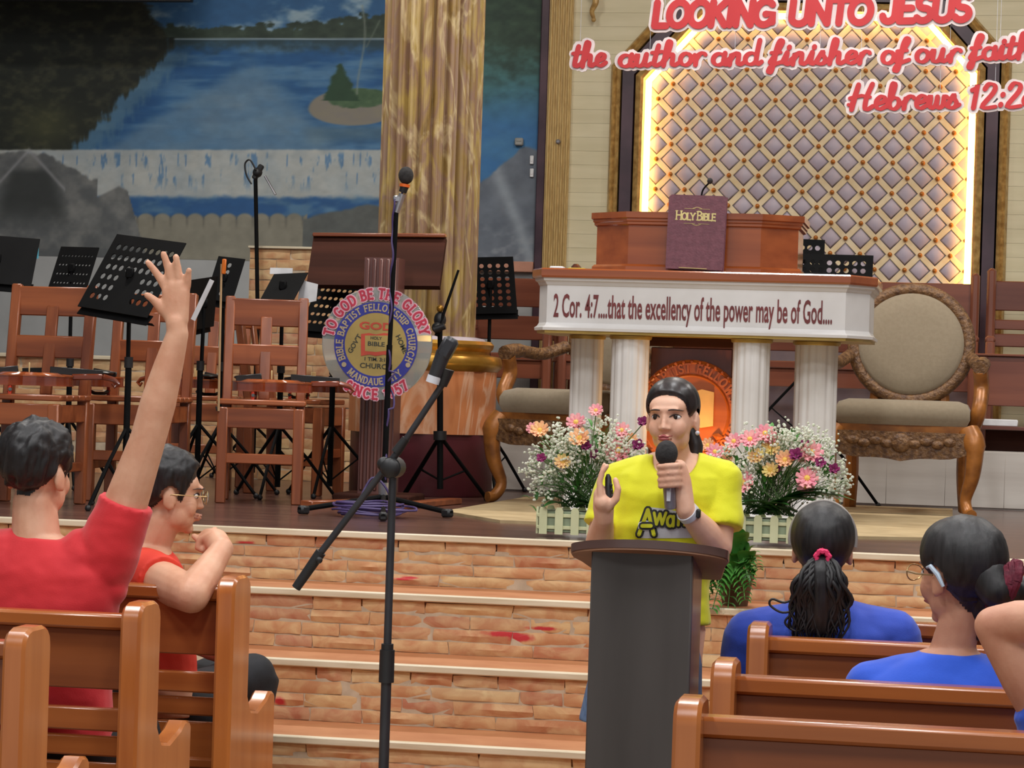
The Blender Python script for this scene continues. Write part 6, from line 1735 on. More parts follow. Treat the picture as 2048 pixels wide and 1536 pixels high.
# her right arm, hand upright round a small remote
sR, eR, wR = J(1236, 965, 7.42), J(1196, 1100, 7.36), J(1208, 1036, 7.2)
chain(mb, [sR, sR.lerp(eR, .5), eR], [.052, .047, .04]); chain(mb, [eR, eR.lerp(wR, .4), wR], [.041, .039, .027])
chain(mb, [wR, J(1207, 1015, 7.19), J(1205, 990, 7.19)], [.027, .03, .026]); cap(mb, J(1205, 1005, 7.165), .024, J(1206, 1005, 7.215), .024)
for k, (tx_, ty_) in enumerate(((1214, 932), (1209, 930), (1206, 938), (1204, 952))):
    yy = 7.155 + .021 * k
    finger(mb, [J(1201, 990, yy), J(1199, 965, yy), J(1204, 945, yy), J(tx_, ty_, yy)], .0095, .0075)
finger(mb, [J(1216, 1015, 7.165), J(1232, 998, 7.16), J(1236, 978, 7.16), J(1231, 960, 7.165)], .0125, .0085)
# legs
for (hx, kx, fx) in ((1262, 1245, 1250), (1352, 1350, 1345)):
    chain(mb, [J(hx, 1260, 7.42), J(kx, 1440, 7.40), J(fx, 1640, 7.42), J(fx, 1740, 7.43)], [.085, .056, .048, .036]); f0 = J(fx, 1740, 7.43); cap(mb, Vector((f0.x, 7.44, .045)), .04, Vector((f0.x, 7.27, .03)), .028)
me_w = remesh(mb, .004, 6); sockets(me_w, H, SW)
body = finish(me_w, 'body', 'skin_light', wo)
mw = me_w.copy(); mw.transform(TF[wo.name])
Hs = H @ Matrix.Diagonal((SW, SW, SW, 1))
face_features(mw, Hs, wo)
hb = hair_cap(mw, H, SW, HB_F, .0075, 'hair', 'hair_dark', wo, .004, .002, 3, .022)
pb = MB(); chain(pb, [Hs @ Vector((.02, .105, -.035)), Hs @ Vector((.045, .10, -.09)), Hs @ Vector((.05, .085, -.15)), Hs @ Vector((.045, .08, -.2))], [.026, .024, .018, .008])
finish(remesh(pb, .006, 3), 'ponytail', 'hair_dark', wo)
MB().ball(Hs @ Vector((.08, .0, -.046)), .0065, 10, 8).build('earring', 'label_white', wo, world=True)
# shirt
mb = MB()
loft(mb, [(J(1318, 1243, 7.42), .146, .105, 0), (J(1322, 1180, 7.42), .14, .105, 0), (J(1326, 1110, 7.41), .145, .112, 0), (J(1332, 1050, 7.405), .158, .12, 0), (J(1338, 985, 7.41), .166, .112, 0), (J(1342, 950, 7.42), .163, .098, 0), (J(1345, 928, 7.43), .128, .08, 0), (J(1348, 912, 7.435), .088, .07, 0)])
for (s_, e_, k) in ((sL, eL, .72), (sR, eR, .66)):
    q = s_.lerp(e_, k); mb.tube([s_ + (s_ - e_).normalized() * .02, s_.lerp(e_, .3), q], [.058, .064, .066], 22)
    cap(mb, s_, .06, J(1342, 950, 7.42).lerp(s_, .55), .07)
ms_ = remesh(mb, .005, 5); wrinkle(ms_, .008, (9, 13, 7, 5), 40)
# neckline: sink the collar area under the skin
a = coords(ms_); cxy = J(1347, 915, 7.33); d = np.sqrt(((a[:, 0] - cxy.x) / .066) ** 2 + ((a[:, 2] - cxy.z) / .064) ** 2)
push = .05 * smooth(1.0, .86, d) * (a[:, 1] < 7.47)
put(ms_, a + np.stack([np.zeros(len(a)), push, np.zeros(len(a))], 1)); nm = ms_
shw = nm.copy(); bvs = BVHTree.FromPolygons([tuple(v.co) for v in shw.vertices], [p.vertices[:] for p in shw.polygons])
sh = finish(nm, 'shirt', 'shirt_yellow', wo)
# chest print, laid on the cloth
def on_cloth(bvh, px, py, lift, Y0=6.9):
    o_ = PY(px, py, Y0); d_ = Vector((0, 1, 0)); h_ = bvh.ray_cast(o_, d_)
    return (h_[0] if h_[0] is not None else PY(px, py, 7.33)) + Vector((0, -lift, 0))
def cloth_poly(poly, lift, nm_, m_, n=14):
    mb = MB(); xs = [p[0] for p in poly]; ys = [p[1] for p in poly]
    bm = bmesh.new(); vs_ = [bm.verts.new((p[0], p[1], 0)) for p in poly]; bm.faces.new(vs_)
    bmesh.ops.triangulate(bm, faces=bm.faces[:]); bmesh.ops.subdivide_edges(bm, edges=bm.edges[:], cuts=14, use_grid_fill=True)
    bm.verts.index_update(); V_ = [on_cloth(bvs, v.co.x, v.co.y, lift) for v in bm.verts]; F_ = [[v.index for v in f_.verts] for f_ in bm.faces]; bm.free()
    mb.add(V_, F_); return mb.build(nm_, m_, sh, world=True)
mat('print_black', (40, 40, 38), .7); mat('print_white', (226, 226, 230), .7); mat('print_yellow', (206, 206, 24), .7)
cloth_poly([(1258, 1026), (1300, 1030), (1350, 1042), (1352, 1092), (1240, 1092), (1240, 1062)], .002, 'print_patch', 'print_white')
def cloth_letter(ch, font, x0, y0, h, wd, lift, nm_, m_, slant=.0, sx=1.0):
    mb = MB(); place = lambda x, y, z: on_cloth(bvs, x0 + x, y0 - y, lift + z)
    letter_mesh(mb, ch, font, 0, h, wd, .0006, place, 0, slant, sx); return mb.build(nm_, m_, sh, world=True, smooth=False)
for (ch, font, x0, y0, h, wd) in (('A', CAP, 1242, 1084, 52, 8), ('w', LATIN, 1272, 1062, 46, 6), ('a', LATIN, 1300, 1066, 40, 6), ('n', LATIN, 1322, 1064, 46, 6), ('a', LATIN, 1348, 1072, 42, 6)):
    cloth_letter(ch, font, x0, y0, h, wd + 9, .0065, 'print_letter_edge', 'print_black', .05, .8)
    cloth_letter(ch, font, x0, y0, h, wd, .0095, 'print_letter', 'print_yellow', .05, .8)
# culottes
mb = MB()
loft(mb, [(J(1281, 1446, 7.42), .18, .13, 0), (J(1288, 1380, 7.42), .168, .125, 0), (J(1300, 1300, 7.42), .152, .118, 0), (J(1312, 1230, 7.42), .138, .10, 0)])
md = remesh(mb, .008, 4); wrinkle(md, .006, (14, 2, 1, 2), 60); finish(md, 'denim_culottes', 'denim', wo)
for fx in (1250, 1345):
    f0 = J(fx, 1740, 7.43); s2 = MB(); cap(s2, Vector((f0.x, 7.45, .047)), .046, Vector((f0.x, 7.26, .034)), .033); finish(remesh(s2, .008, 2), 'shoe', 'pants_black', wo)
# wrist watch
wc = J(1363, 1022, 7.235); wdir = (eL - wL).normalized(); Mw = frame(wL.lerp(eL, .08), Vector((1, 0, 0)).cross(wdir), wdir.cross(Vector((1, 0, 0)).cross(wdir)))
wt = annulus(.0275, .0315, -.009, .009, Mw, 28).build('wrist_watch', 'label_white', wo, world=True)
MB().box(wL.lerp(eL, .08) + Vector((.03, -.012, 0)), (.012, .026, .026), .004).build('watch_face', 'black_plastic', wt, world=True)
# microphone and remote are held things
mi = thing('handheld_microphone', 'grey handheld microphone with dark foam head and orange ring', 'microphone', mic1)
MB().tube([mic0.lerp(mic1, .16), mic0.lerp(mic1, .3), mic0.lerp(mic1, .96), mic0.lerp(mic1, 1.0)], [.020, .0185, .0165, .014], 18).build('body', mat('mic_silver', (150, 152, 164), .3, metal=.5), mi, world=True)
MB().ball(mic0 + ax * .002, (.0315, .0315, .036), 18, 14).build('foam_head', 'foam', mi, world=True)
MB().lathe([(.022, -.008), (.029, -.006), (.030, .0), (.029, .006), (.022, .008)], 8, Matrix.Translation(mic0.lerp(mic1, .23)) @ ax.to_track_quat('Z', 'Y').to_matrix().to_4x4()).build('orange_ring', 'orange_ring', mi, world=True)
c = mic0.lerp(mic1, .72); MB().bar(c + Vector((0, -.0165, .03)), c + Vector((0, -.0160, -.022)), .012, .004, .001, (0, 1, 0)).build('display_window', 'label_white', mi, world=True)
r0_, r1_ = J(1216, 948, 7.185), J(1220, 1020, 7.18)
re = thing('presenter_remote', 'slim black remote held upright in the speaker right hand', 'remote', r1_)
MB().tube([r0_, r0_.lerp(r1_, .1), r0_.lerp(r1_, .6), r0_.lerp(r1_, .93), r1_], [.004, .0085, .0125, .0125, .007], 14, flat=1.6).build('body', 'black_plastic', re, world=True)
for k in range(3): MB().ball(r0_.lerp(r1_, .3 + .15 * k) + Vector((.009, -.012, 0)), (.004, .003, .005), 8, 5).build('button', 'stand_grey', re, world=True)

# ---------------------------------------------------------------- seated people seen from behind
def seated(name_label, Yt, hip_px, knee_dx, zfl=0.0):
    b_ = PY(hip_px[0], hip_px[1], Yt); return thing('person', name_label, 'person', (b_.x, Yt, 0))
def legs(mb, hipx, Y, yaw=0.0, sep=.1, zs=.53, kn=.40, r=(.085, .06, .05, .038), dz=0.0):
    out = []
    for sx in (-1, 1):
        h_ = Vector((hipx + sx * sep * math.cos(yaw), Y + sx * sep * math.sin(yaw), zs)); f_ = Vector((-math.sin(yaw), math.cos(yaw), 0))
        k_ = h_ + f_ * kn + Vector((sx * .03, 0, .0 + dz)); an = Vector((k_.x, k_.y - .06, .09)); toe = an + f_ * .12 + Vector((0, 0, -.05))
        chain(mb, [h_, k_, k_.lerp(an, .4), an], list(r)); cap(mb, an + Vector((0, 0, -.03)), .035, toe, .028); out.append((h_, k_, an, toe))
    return out
def shoes(legset, parent):
    for (h_, k_, an, toe) in legset:
        s2 = MB(); cap(s2, an + Vector((0, 0, -.035)), .045, toe + Vector((0, 0, .0)), .036); finish(remesh(s2, .009, 2), 'shoe', 'pants_black', parent)
def trousers(legset, hipc, parent, m_, w_=.17):
    mb = MB(); cap(mb, hipc + Vector((-.08, 0, .0)), .115, hipc + Vector((.08, 0, 0)), .115)
    for (h_, k_, an, toe) in legset:
        chain(mb, [h_, k_], [.098, .075]); mb.tube([k_ + (k_ - h_).normalized() * .02, k_.lerp(an, .5), an + Vector((0, 0, .02))], [.073, .07, .062], 18)
    me_ = remesh(mb, .011, 4); finish(me_, 'trousers', m_, parent)

# man with raised hand
Ym = 7.0
pm = seated('man in a red shirt with short black hair raising his open hand', Ym, (95, 1500), 0)
H = head_frame(J(76, 948, Ym + .02), RAD(166), 0, 0); SM = 1.08
mb = MB(); head_prims(mb, H, SM, J(72, 1075, Ym), True, False)
hipm = Vector((J(95, 1500, Ym).x, Ym - .02, .53))
loft(mb, [(hipm, .17, .11, 0), (J(92, 1330, Ym), .16, .10, 0), (J(90, 1200, Ym), .185, .105, 0), (J(92, 1130, Ym), .195, .095, 0), (J(85, 1095, Ym), .12, .08, 0), (J(76, 1070, Ym), .068, .065, 0)])
sh_, el, wr = J(222, 1092, Ym), J(296, 878, Ym - .02), J(355, 668, Ym - .03)
chain(mb, [sh_, sh_.lerp(el, .5), el], [.068, .06, .05]); chain(mb, [el, el.lerp(wr, .35), el.lerp(wr, .7), wr], [.05, .05, .041, .031])
# open hand, back towards the hall
Yh = Ym - .03
chain(mb, [wr, J(353, 645, Yh)], [.03, .03])
for (p_, q_, r_) in (((334, 580), (345, 640), .019), ((344, 570), (350, 640), .02), ((357, 570), (357, 640), .02), ((370, 582), (364, 640), .018), ((326, 612), (344, 640), .018)):
    cap(mb, J(*p_, Yh), r_ * .82, J(*q_, Yh), r_ * 1.05)
for (pts, r0_, r1_) in (((( 328, 570), (317, 552), (306, 537), (296, 525)), .0125, .0092), (((341, 560), (337, 540), (332, 522), (327, 508)), .0128, .0095), (((358, 560), (356, 542), (354, 527), (352, 514)), .0125, .0095), (((374, 575), (376, 560), (377, 549), (378, 540)), .0112, .0085), (((326, 622), (314, 606), (304, 597), (294, 590)), .015, .0098)):
    finger(mb, [J(x_, y_, Yh - .004 * i) for i, (x_, y_) in enumerate(pts)], r0_, r1_)
lsh, lel, lwr = J(-45, 1110, Ym), J(-75, 1300, Ym + .06), J(-20, 1420, Ym + .26)
chain(mb, [lsh, lel, lwr], [.062, .045, .03]); cap(mb, lwr, .032, lwr + Vector((.06, .06, -.01)), .026)
for k in range(4): q = lwr + Vector((.06 + .012 * k, .075 - .018 * k, -.01)); finger(mb, [q, q + Vector((.035, .03, -.01)), q + Vector((.055, .035, -.03))], .0095, .008)
lm = legs(mb, hipm.x, hipm.y)
me_m = remesh(mb, .0055, 3); finish(me_m, 'body', 'skin_tan', pm); mw = me_m.copy(); mw.transform(TF[pm.name])
face_features(mw, H @ Matrix.Diagonal((SM, SM, SM, 1)), pm, False)
hair_cap(mw, H, SM, HB_M, .012, 'hair', 'hair_black', pm, .022, .03, 8, .04)
mb = MB(); loft(mb, [(hipm + Vector((0, 0, .02)), .19, .13, 0), (J(92, 1330, Ym), .18, .122, 0), (J(92, 1210, Ym), .208, .128, 0), (J(92, 1145, Ym), .222, .118, 0), (J(90, 1108, Ym), .175, .10, 0), (J(82, 1086, Ym), .105, .085, 0), (J(78, 1074, Ym), .082, .076, 0)])
q = sh_.lerp(el, .42); mb.tube([sh_ + (sh_ - el) * .25, sh_, sh_.lerp(el, .2), q], [.085, .09, .084, .079], 24); cap(mb, J(215, 1175, Ym), .06, J(170, 1120, Ym), .09)
mb.tube([lsh + Vector((.02, 0, .03)), lsh.lerp(lel, .3), lsh.lerp(lel, .62)], [.072, .076, .07], 20); cap(mb, J(-20, 1120, Ym), .08, J(60, 1115, Ym), .09)
me_ = remesh(mb, .007, 5); wrinkle(me_, .008, (7, 9, 8, 6), 70); finish(me_, 'shirt', 'shirt_red', pm)
trousers(lm, hipm, pm, 'pants_black'); shoes(lm, pm)

# man with glasses, hand at his mouth
Yn = 7.80
pn = seated('man with glasses in an orange red shirt resting his hand at his mouth', Yn, (330, 1420), 0)
H = head_frame(J(338, 990, Yn), RAD(118), RAD(4), 0); SN = 1.04
mb = MB(); head_prims(mb, H, SN, J(295, 1100, Yn), True, False)
hipn = Vector((J(320, 1440, Yn).x, Yn + .02, .53))
ty = RAD(-50)
loft(mb, [(hipn, .16, .11, ty), (J(300, 1330, Yn), .155, .11, ty), (J(288, 1200, Yn), .165, .11, ty), (J(285, 1140, Yn), .165, .1, ty), (J(288, 1105, Yn), .11, .08, ty), (J(292, 1085, Yn), .066, .062, ty)])
s1, e1, w1 = J(296, 1150, Yn - .1), J(383, 1190, 7.46), J(444, 1098, Yn - .14)
chain(mb, [s1, s1.lerp(e1, .5), e1], [.064, .062, .055]); chain(mb, [e1, e1.lerp(w1, .35), w1], [.055, .05, .034])
hd = J(432, 1082, Yn - .04); chain(mb, [w1, hd, J(418, 1078, Yn - .02)], [.036, .039, .034])
for k in range(4):
    o_ = Vector((0, -.03 + .02 * k, .004 * k)); finger(mb, [J(424, 1068, Yn - .03) + o_, J(405, 1078, Yn - .03) + o_, J(400, 1094, Yn - .03) + o_, J(412, 1100, Yn - .03) + o_], .0105, .009)
finger(mb, [J(418, 1095, Yn - .05), J(400, 1082, Yn - .04), J(388, 1072, Yn - .03)], .0125, .0095)
s2_, e2_, w2_ = J(300, 1150, Yn + .16), J(330, 1260, Yn + .22), J(420, 1300, Yn + .2)
chain(mb, [s2_, e2_, w2_], [.055, .042, .03]); cap(mb, w2_, .032, w2_ + Vector((.06, 0, -.02)), .026)
for k in range(4): q = w2_ + Vector((.065, -.025 + .017 * k, -.02)); finger(mb, [q, q + Vector((.04, 0, -.012)), q + Vector((.05, 0, -.04))], .0095, .008)
finger(mb, [w2_ + Vector((.03, -.03, 0)), w2_ + Vector((.06, -.05, -.01)), w2_ + Vector((.085, -.05, -.02))], .012, .009)
kn = J(505, 1352, 8.06)
ln = []
for (h_, k_) in ((hipn + Vector((0, -.04, 0)), kn), (hipn + Vector((-.03, .1, 0)), kn + Vector((-.14, .06, -.02)))):
    an = Vector((k_.x - .02, k_.y - .02, .30)); toe = an + Vector((.12, .02, -.05)); chain(mb, [h_, k_, k_.lerp(an, .4), an], [.085, .06, .05, .038]); cap(mb, an + Vector((0, 0, -.03)), .035, toe, .028); ln.append((h_, k_, an, toe))
me_n = remesh(mb, .0055, 3); finish(me_n, 'body', 'skin_tan', pn); mw = me_n.copy(); mw.transform(TF[pn.name])
Hn = H @ Matrix.Diagonal((SN, SN, SN, 1)); face_features(mw, Hn, pn, False)
hair_cap(mw, H, SN, HB_M, .014, 'hair', 'hair_black', pn, .02, .02, 18, .035)
mat('gold_wire', (190, 160, 110), .3, metal=.7)
gl_ = MB()
for sx in (-1, 1):
    gl_.tube([Hn @ Vector((sx * .033 + .024 * math.cos(a), -.108 + .006 * abs(math.cos(a)), .002 + .019 * math.sin(a))) for a in np.linspace(0, 2 * math.pi, 19)], .0016, 6)
    gl_.tube([Hn @ Vector(p) for p in ((sx * .057, -.102, .006), (sx * .078, -.05, .006), (sx * .082, .01, .004), (sx * .08, .022, -.012))], .0016, 6)
gl_.tube([Hn @ Vector(p) for p in ((-.009, -.108, .004), (0, -.112, .008), (.009, -.108, .004))], .0016, 6)
go = gl_.build('glasses', 'gold_wire', pn, world=True)
for sx in (-1, 1): MB().lathe([(.023, -.0006), (.023, .0006)], 20, Hn @ Matrix.Translation((sx * .033, -.107, .002)) @ Matrix.Rotation(RAD(90), 4, 'X') @ Matrix.Diagonal((1, .8, 1, 1))).build('lens', 'clear_glass', go, world=True)
mb = MB(); loft(mb, [(J(304, 1345, Yn), .17, .128, ty), (J(300, 1320, Yn), .175, .13, ty), (J(288, 1210, Yn), .185, .13, ty), (J(285, 1150, Yn), .185, .12, ty), (J(287, 1115, Yn), .14, .10, ty), (J(291, 1097, Yn), .085, .078, ty)])
mb.tube([s1 + (s1 - e1) * .3, s1, s1.lerp(e1, .34)], [.075, .082, .08], 22); mb.tube([s2_, s2_.lerp(e2_, .4), s2_.lerp(e2_, .7)], [.07, .07, .066], 20)
me_ = remesh(mb, .007, 5); wrinkle(me_, .006, (7, 9, 8, 6), 80); finish(me_, 'shirt', 'shirt_orange', pn)
trousers(ln, hipn, pn, 'pants_black'); shoes(ln, pn)

# woman with ponytail
Yp = 7.23
pp = seated('woman in a blue shirt with long wavy ponytail and pink hair tie', Yp, (1645, 1480), 0)
H = head_frame(J(1645, 1098, Yp), RAD(183), RAD(-3), 0); SP = .99
mb = MB(); head_prims(mb, H, SP, J(1645, 1215, Yp - .01), True, True)
hipp = Vector((J(1645, 1500, Yp).x, Yp - .01, .53))
loft(mb, [(hipp, .17, .11, 0), (J(1645, 1400, Yp), .15, .10, 0), (J(1645, 1300, Yp), .17, .1, 0), (J(1645, 1250, Yp), .18, .09, 0), (J(1645, 1215, Yp), .12, .075, 0), (J(1645, 1195, Yp), .062, .058, 0)])
arms = []
for (sx_, ex_, wx_) in ((1500, 1478, 1530), (1790, 1815, 1760)):
    s_, e_, w_ = J(sx_, 1268, Yp), J(ex_, 1420, Yp + .05), J(wx_, 1450, Yp + .27); chain(mb, [s_, e_, w_], [.055, .042, .028]); cap(mb, w_, .03, w_ + Vector((0, .06, -.01)), .024); arms.append((s_, e_))
    for k in range(4): q = w_ + Vector((-.025 + .017 * k, .065, -.01)); finger(mb, [q, q + Vector((0, .035, -.008)), q + Vector((0, .05, -.03))], .009, .0075)
lp_ = legs(mb, hipp.x, hipp.y, kn=.36)
me_p = remesh(mb, .006, 3); finish(me_p, 'body', 'skin_brown', pp); mw = me_p.copy(); mw.transform(TF[pp.name]); face_features(mw, H @ Matrix.Diagonal((SP, SP, SP, 1)), pp)
HB_B = (HB_F[0][:8] + [.022, .04, .06, .12], HB_F[1][:8] + [-.03, -.07, -.09, -.1])
hair_cap(mw, H, SP, HB_B, .016, 'hair', 'hair_black', pp, .004, .004, 28, .03)
Hp = H @ Matrix.Diagonal((SP, SP, SP, 1))
MB().tube([Hp @ Vector((.09 * math.sin(a), .03 - .02 * math.cos(a), .03 + .103 * math.cos(a))) for a in np.linspace(-1.75, 1.75, 25)], .006, 6).build('headband', mat('band_grey', (150, 142, 136), .5), pp, world=True)
tie = J(1645, 1115, Yp - .135)
mat('tie_pink', (226, 52, 104), .6, (206, 40, 90), 40); mat('tie_red', (112, 24, 48), .7, (84, 16, 36), 50, bump=.5)
tm = MB()
for k in range(3): tm.tube([tie + Vector(((.017 + .002 * math.sin(a * 7)) * math.cos(a), .006 * (k - 1), (.017 + .002 * math.sin(a * 7 + k)) * math.sin(a))) for a in np.linspace(0, 2 * math.pi, 31)], .007, 6)
tm.build('hair_tie', 'tie_pink', pp, world=True)
rs = random.Random(31); pt_ = MB()
for k in range(90):
    u = rs.uniform(-1, 1); ph = rs.uniform(0, 6.28); ln_ = rs.uniform(.75, 1.03); am = rs.uniform(.006, .013); yy = rs.uniform(-.025, .02)
    pts, rr = [], []
    for i in range(15):
        t_ = i / 14; sp = .012 + .075 * math.sin(min(1, t_ * 1.5) * math.pi / 2) * (1 - .22 * t_)
        q = tie.lerp(J(1643, 1115 + 168 * ln_, Yp - .125), t_) + Vector((u * sp + am * math.sin(t_ * 11 + ph) - .008 * t_, yy * min(1, t_ * 3) - .016 * math.sin(math.pi * min(1, t_ * 1.6)), 0))
        pts.append(q); rr.append(.0062 * (1 - .7 * max(0, t_ - .4) / .6) if i else .005)
    pt_.tube(pts, rr, 7)
for (pts) in (((1600, 1190), (1570, 1205), (1545, 1198), (1540, 1210), (1565, 1225), (1600, 1218)), ((1605, 1200), (1585, 1225), (1570, 1245), (1590, 1262), (1610, 1255))):
    pt_.tube(cat_rom([J(x_, y_, Yp - .14) for x_, y_ in pts], 5), .0035, 6)
po = pt_.build('ponytail_strands', 'hair_black', pp, world=True, ang=180); po['kind'] = 'stuff'
pk = MB(); loft(pk, [(J(1640, 1268, Yp - .125), .03, .016, 0), (J(1640, 1240, Yp - .128), .056, .024, 0), (J(1642, 1200, Yp - .132), .066, .032, 0), (J(1643, 1165, Yp - .138), .058, .034, 0), (J(1645, 1138, Yp - .14), .036, .028, 0), (J(1645, 1118, Yp - .135), .014, .014, 0)], 20, 2)
mk = remesh(pk, .006, 4); wrinkle(mk, .008, (60, 6, 2, 2), 33); finish(mk, 'ponytail', 'hair_black', pp)
mb = MB(); loft(mb, [(hipp + Vector((0, 0, .02)), .19, .13, 0), (J(1645, 1400, Yp), .18, .12, 0), (J(1645, 1310, Yp), .205, .122, 0), (J(1645, 1262, Yp), .215, .11, 0), (J(1645, 1228, Yp), .165, .092, 0), (J(1645, 1206, Yp), .098, .078, 0), (J(1645, 1196, Yp), .076, .07, 0)])
for (s_, e_) in arms:
    mb.tube([s_ + (s_ - e_) * .12, s_, s_.lerp(e_, .35), s_.lerp(e_, .75)], [.058, .072, .074, .07], 22); cap(mb, s_, .069, J(1645, 1262, Yp).lerp(s_, .45), .085)
me_ = remesh(mb, .007, 5); wrinkle(me_, .006, (7, 9, 8, 6), 90); finish(me_, 'shirt', 'shirt_blue', pp)
trousers(lp_, hipp, pp, 'pants_black'); shoes(lp_, pp)

# woman with bun and glasses
Yb_ = 6.26
pb_ = seated('woman in a royal blue shirt with glasses and a dark red hair tie', Yb_, (1900, 1560), 0)
H = head_frame(J(1918, 1150, Yb_), RAD(-136), RAD(2), RAD(3)); SB = 1.06
mb = MB(); head_prims(mb, H, SB, J(1905, 1300, Yb_), True, True)
hipb = Vector((J(1880, 1620, Yb_).x, Yb_ - .01, .53))
loft(mb, [(hipb, .17, .11, 0), (J(1880, 1500, Yb_), .155, .10, 0), (J(1882, 1420, Yb_), .17, .1, 0), (J(1888, 1360, Yb_), .175, .09, 0), (J(1896, 1322, Yb_), .11, .075, 0), (J(1902, 1300, Yb_), .062, .06, 0)])
arms = []
for (sx_, ex_, wx_) in ((1745, 1735, 1790), (2040, 2060, 2010)):
    s_, e_, w_ = J(sx_, 1375, Yb_), J(ex_, 1560, Yb_ + .05), J(wx_, 1580, Yb_ + .26); chain(mb, [s_, e_, w_], [.052, .042, .028]); cap(mb, w_, .03, w_ + Vector((0, .06, -.01)), .024); arms.append((s_, e_))
    for k in range(4): q = w_ + Vector((-.025 + .017 * k, .065, -.01)); finger(mb, [q, q + Vector((0, .035, -.008)), q + Vector((0, .05, -.03))], .009, .0075)
lb_ = legs(mb, hipb.x, hipb.y, kn=.36)
me_b = remesh(mb, .006, 3); finish(me_b, 'body', 'skin_brown', pb_); mw = me_b.copy(); mw.transform(TF[pb_.name]); Hb = H @ Matrix.Diagonal((SB, SB, SB, 1)); face_features(mw, Hb, pb_)
hair_cap(mw, H, SB, HB_B, .018, 'hair', 'hair_black', pb_, .004, .006, 38, .03)
mb = MB(); chain(mb, [Hb @ Vector((0, .09, .0)), Hb @ Vector((-.0, .115, -.03)), J(2030, 1185, Yb_ - .02), J(2056, 1180, Yb_ - .02)], [.05, .042, .034, .036]); chain(mb, [J(1975, 1225, Yb_), J(1960, 1275, Yb_ - .02)], [.03, .012])
cap(mb, J(1960, 1200, Yb_ - .01), .055, J(1945, 1235, Yb_), .04)
finish(remesh(mb, .007, 4), 'bun', 'hair_black', pb_)
tm = MB(); tc_ = J(2008, 1168, Yb_ - .05)
for k in range(4):
    off = Vector((.012 * (k - 1.5), -.002 * k, .008 * (k - 1.5)))
    tm.tube([tc_ + off + Vector((.010 * math.cos(a) + .01 * math.sin(a), -.045 + .05 * (1 - math.cos(a)) * .5 - .01, .040 * math.sin(a) * (1 + .12 * math.sin(a * 9 + k)))) for a in np.linspace(0, 2 * math.pi, 33)], .011, 7)
tm.ball(tc_ + Vector((.03, -.03, .035)), (.016, .012, .02), 8, 6)
tm.build('hair_tie', 'tie_red', pb_, world=True)
gl_ = MB()
for sx in (-1, 1):
    gl_.tube([Hb @ Vector((sx * .034 + .024 * math.cos(a), -.112 + .006 * abs(math.cos(a)), .004 + .018 * math.sin(a))) for a in np.linspace(0, 2 * math.pi, 19)], .0017, 6)
    gl_.tube([Hb @ Vector(p) for p in ((sx * .058, -.106, .008), (sx * .082, -.05, .006), (sx * .088, .01, .006))], .0017, 6)
gl_.build('glasses', 'gold_wire', pb_, world=True)
MB().tube([Hb @ Vector(p) for p in ((.084, -.012, .022), (.094, .01, .026), (.092, .03, .008), (.086, .04, -.018))], [.003, .0055, .006, .004], 8).build('ear_hook', mat('hook_pale', (196, 214, 232), .4), pb_, world=True)
mb = MB(); loft(mb, [(hipb + Vector((0, 0, .02)), .19, .13, 0), (J(1880, 1500, Yb_), .18, .12, 0), (J(1882, 1420, Yb_), .198, .12, 0), (J(1890, 1365, Yb_), .2, .11, 0), (J(1896, 1335, Yb_), .15, .092, 0), (J(1901, 1312, Yb_), .09, .08, 0), (J(1902, 1304, Yb_), .074, .072, 0)])
for (s_, e_) in arms:
    mb.tube([s_ + (s_ - e_) * .12, s_, s_.lerp(e_, .35), s_.lerp(e_, .7)], [.055, .068, .07, .066], 22); cap(mb, s_, .066, J(1890, 1372, Yb_).lerp(s_, .45), .08)
me_ = remesh(mb, .007, 5); wrinkle(me_, .005, (7, 9, 8, 6), 99)
bvb = BVHTree.FromPolygons([tuple(v.co) for v in me_.vertices], [p.vertices[:] for p in me_.polygons])
shb = finish(me_, 'shirt', 'shirt_royal', pb_)
lg_ = MB()
for (x0_, w_) in ((1876, 5), (1884, 5), (1892, 6), (1902, 9), (1914, 9)):
    p = PY(x0_, 1338, 5.8); h_ = bvb.ray_cast(p, Vector((0, 1, 0)))
    if h_[0] is not None: lg_.box(h_[0] + Vector((0, -.003, 0)), (w_ / 827, .006, .008), 0)
lg_.build('small_print', 'label_white', shb, world=True)['kind'] = 'stuff'
trousers(lb_, hipb, pb_, 'pants_black'); shoes(lb_, pb_)

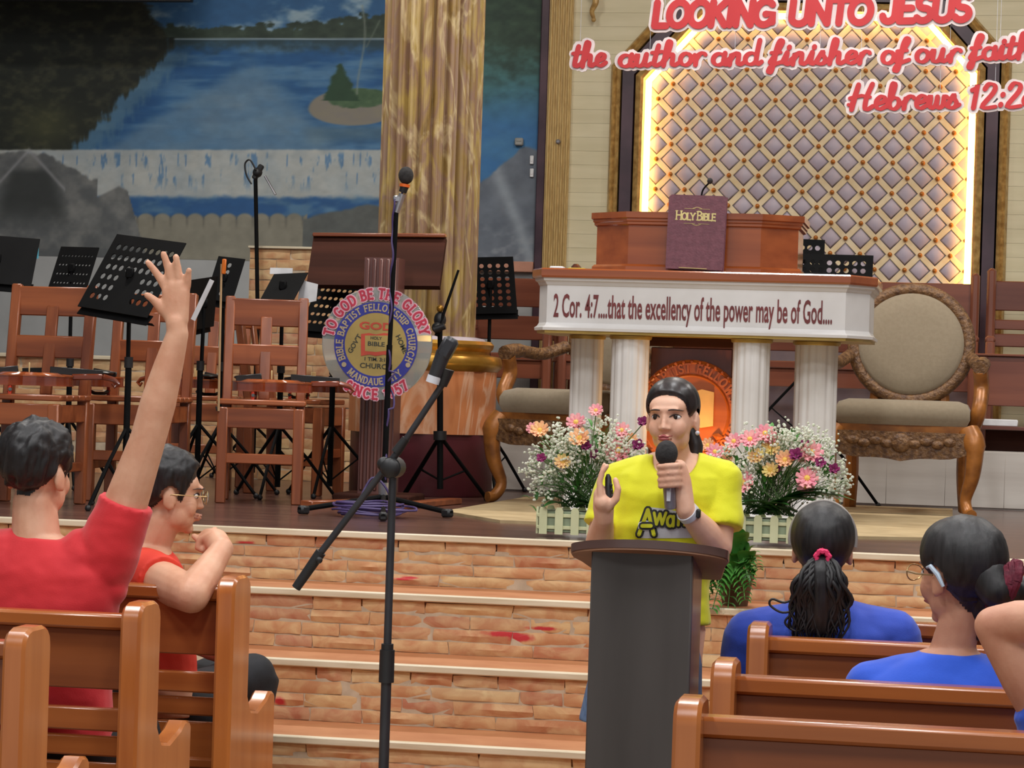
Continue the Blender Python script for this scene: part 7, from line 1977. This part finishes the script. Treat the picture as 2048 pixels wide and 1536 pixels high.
# person at the edge, hand behind the head
Yg = 5.5
pg = seated('person with bare arm bent and hand behind the head beside the pew', Yg, (2230, 1650), 0)
H = head_frame(J(2225, 1130, Yg), RAD(178), 0, 0)
mb = MB(); head_prims(mb, H, 1.02, J(2225, 1290, Yg), True, True)
hipg = Vector((J(2225, 1700, Yg).x, Yg - .01, .53))
loft(mb, [(hipg, .17, .11, 0), (J(2225, 1560, Yg), .155, .10, 0), (J(2225, 1450, Yg), .17, .1, 0), (J(2225, 1370, Yg), .17, .09, 0), (J(2225, 1320, Yg), .1, .075, 0), (J(2225, 1295, Yg), .062, .06, 0)])
sg_, eg, wg = J(2110, 1440, Yg - .01), J(1988, 1252, Yg - .02), J(2135, 1228, Yg - .09)
chain(mb, [sg_, sg_.lerp(eg, .5), eg], [.062, .054, .041]); chain(mb, [eg, eg.lerp(wg, .35), wg], [.041, .045, .03]); hg = J(2175, 1222, Yg - .11); chain(mb, [wg, hg], [.03, .03])
for k in range(4): q = hg + Vector((.02, 0, .03 - .019 * k)); finger(mb, [q, q + Vector((.035, -.006, .004)), q + Vector((.06, .0, .004))], .0095, .008)
finger(mb, [hg + Vector((0, 0, .025)), hg + Vector((.02, 0, .05)), hg + Vector((.04, .005, .06))], .012, .009)
s2_, e2_, w2_ = J(2345, 1400, Yg), J(2370, 1580, Yg + .05), J(2320, 1600, Yg + .25); chain(mb, [s2_, e2_, w2_], [.052, .042, .028]); cap(mb, w2_, .03, w2_ + Vector((0, .06, -.01)), .024)
lg = legs(mb, hipg.x, hipg.y, kn=.36)
me_g = remesh(mb, .006, 3); finish(me_g, 'body', 'skin_brown', pg); mw = me_g.copy(); mw.transform(TF[pg.name]); face_features(mw, H, pg)
hair_cap(mw, H, 1.02, HB_B, .018, 'hair', 'hair_black', pg, .004, .006, 48, .03)
mb = MB(); loft(mb, [(hipg + Vector((0, 0, .02)), .19, .13, 0), (J(2225, 1560, Yg), .18, .12, 0), (J(2225, 1450, Yg), .195, .12, 0), (J(2225, 1375, Yg), .19, .11, 0), (J(2225, 1335, Yg), .13, .09, 0), (J(2225, 1305, Yg), .08, .075, 0)])
mb.tube([sg_ + (sg_ - eg) * .2, sg_, sg_.lerp(eg, .22)], [.07, .075, .072], 20); mb.tube([s2_ + (s2_ - e2_) * .12, s2_, s2_.lerp(e2_, .6)], [.06, .07, .066], 20)
finish(remesh(mb, .008, 5), 'shirt', 'shirt_royal', pg); trousers(lg, hipg, pg, 'pants_black'); shoes(lg, pg)
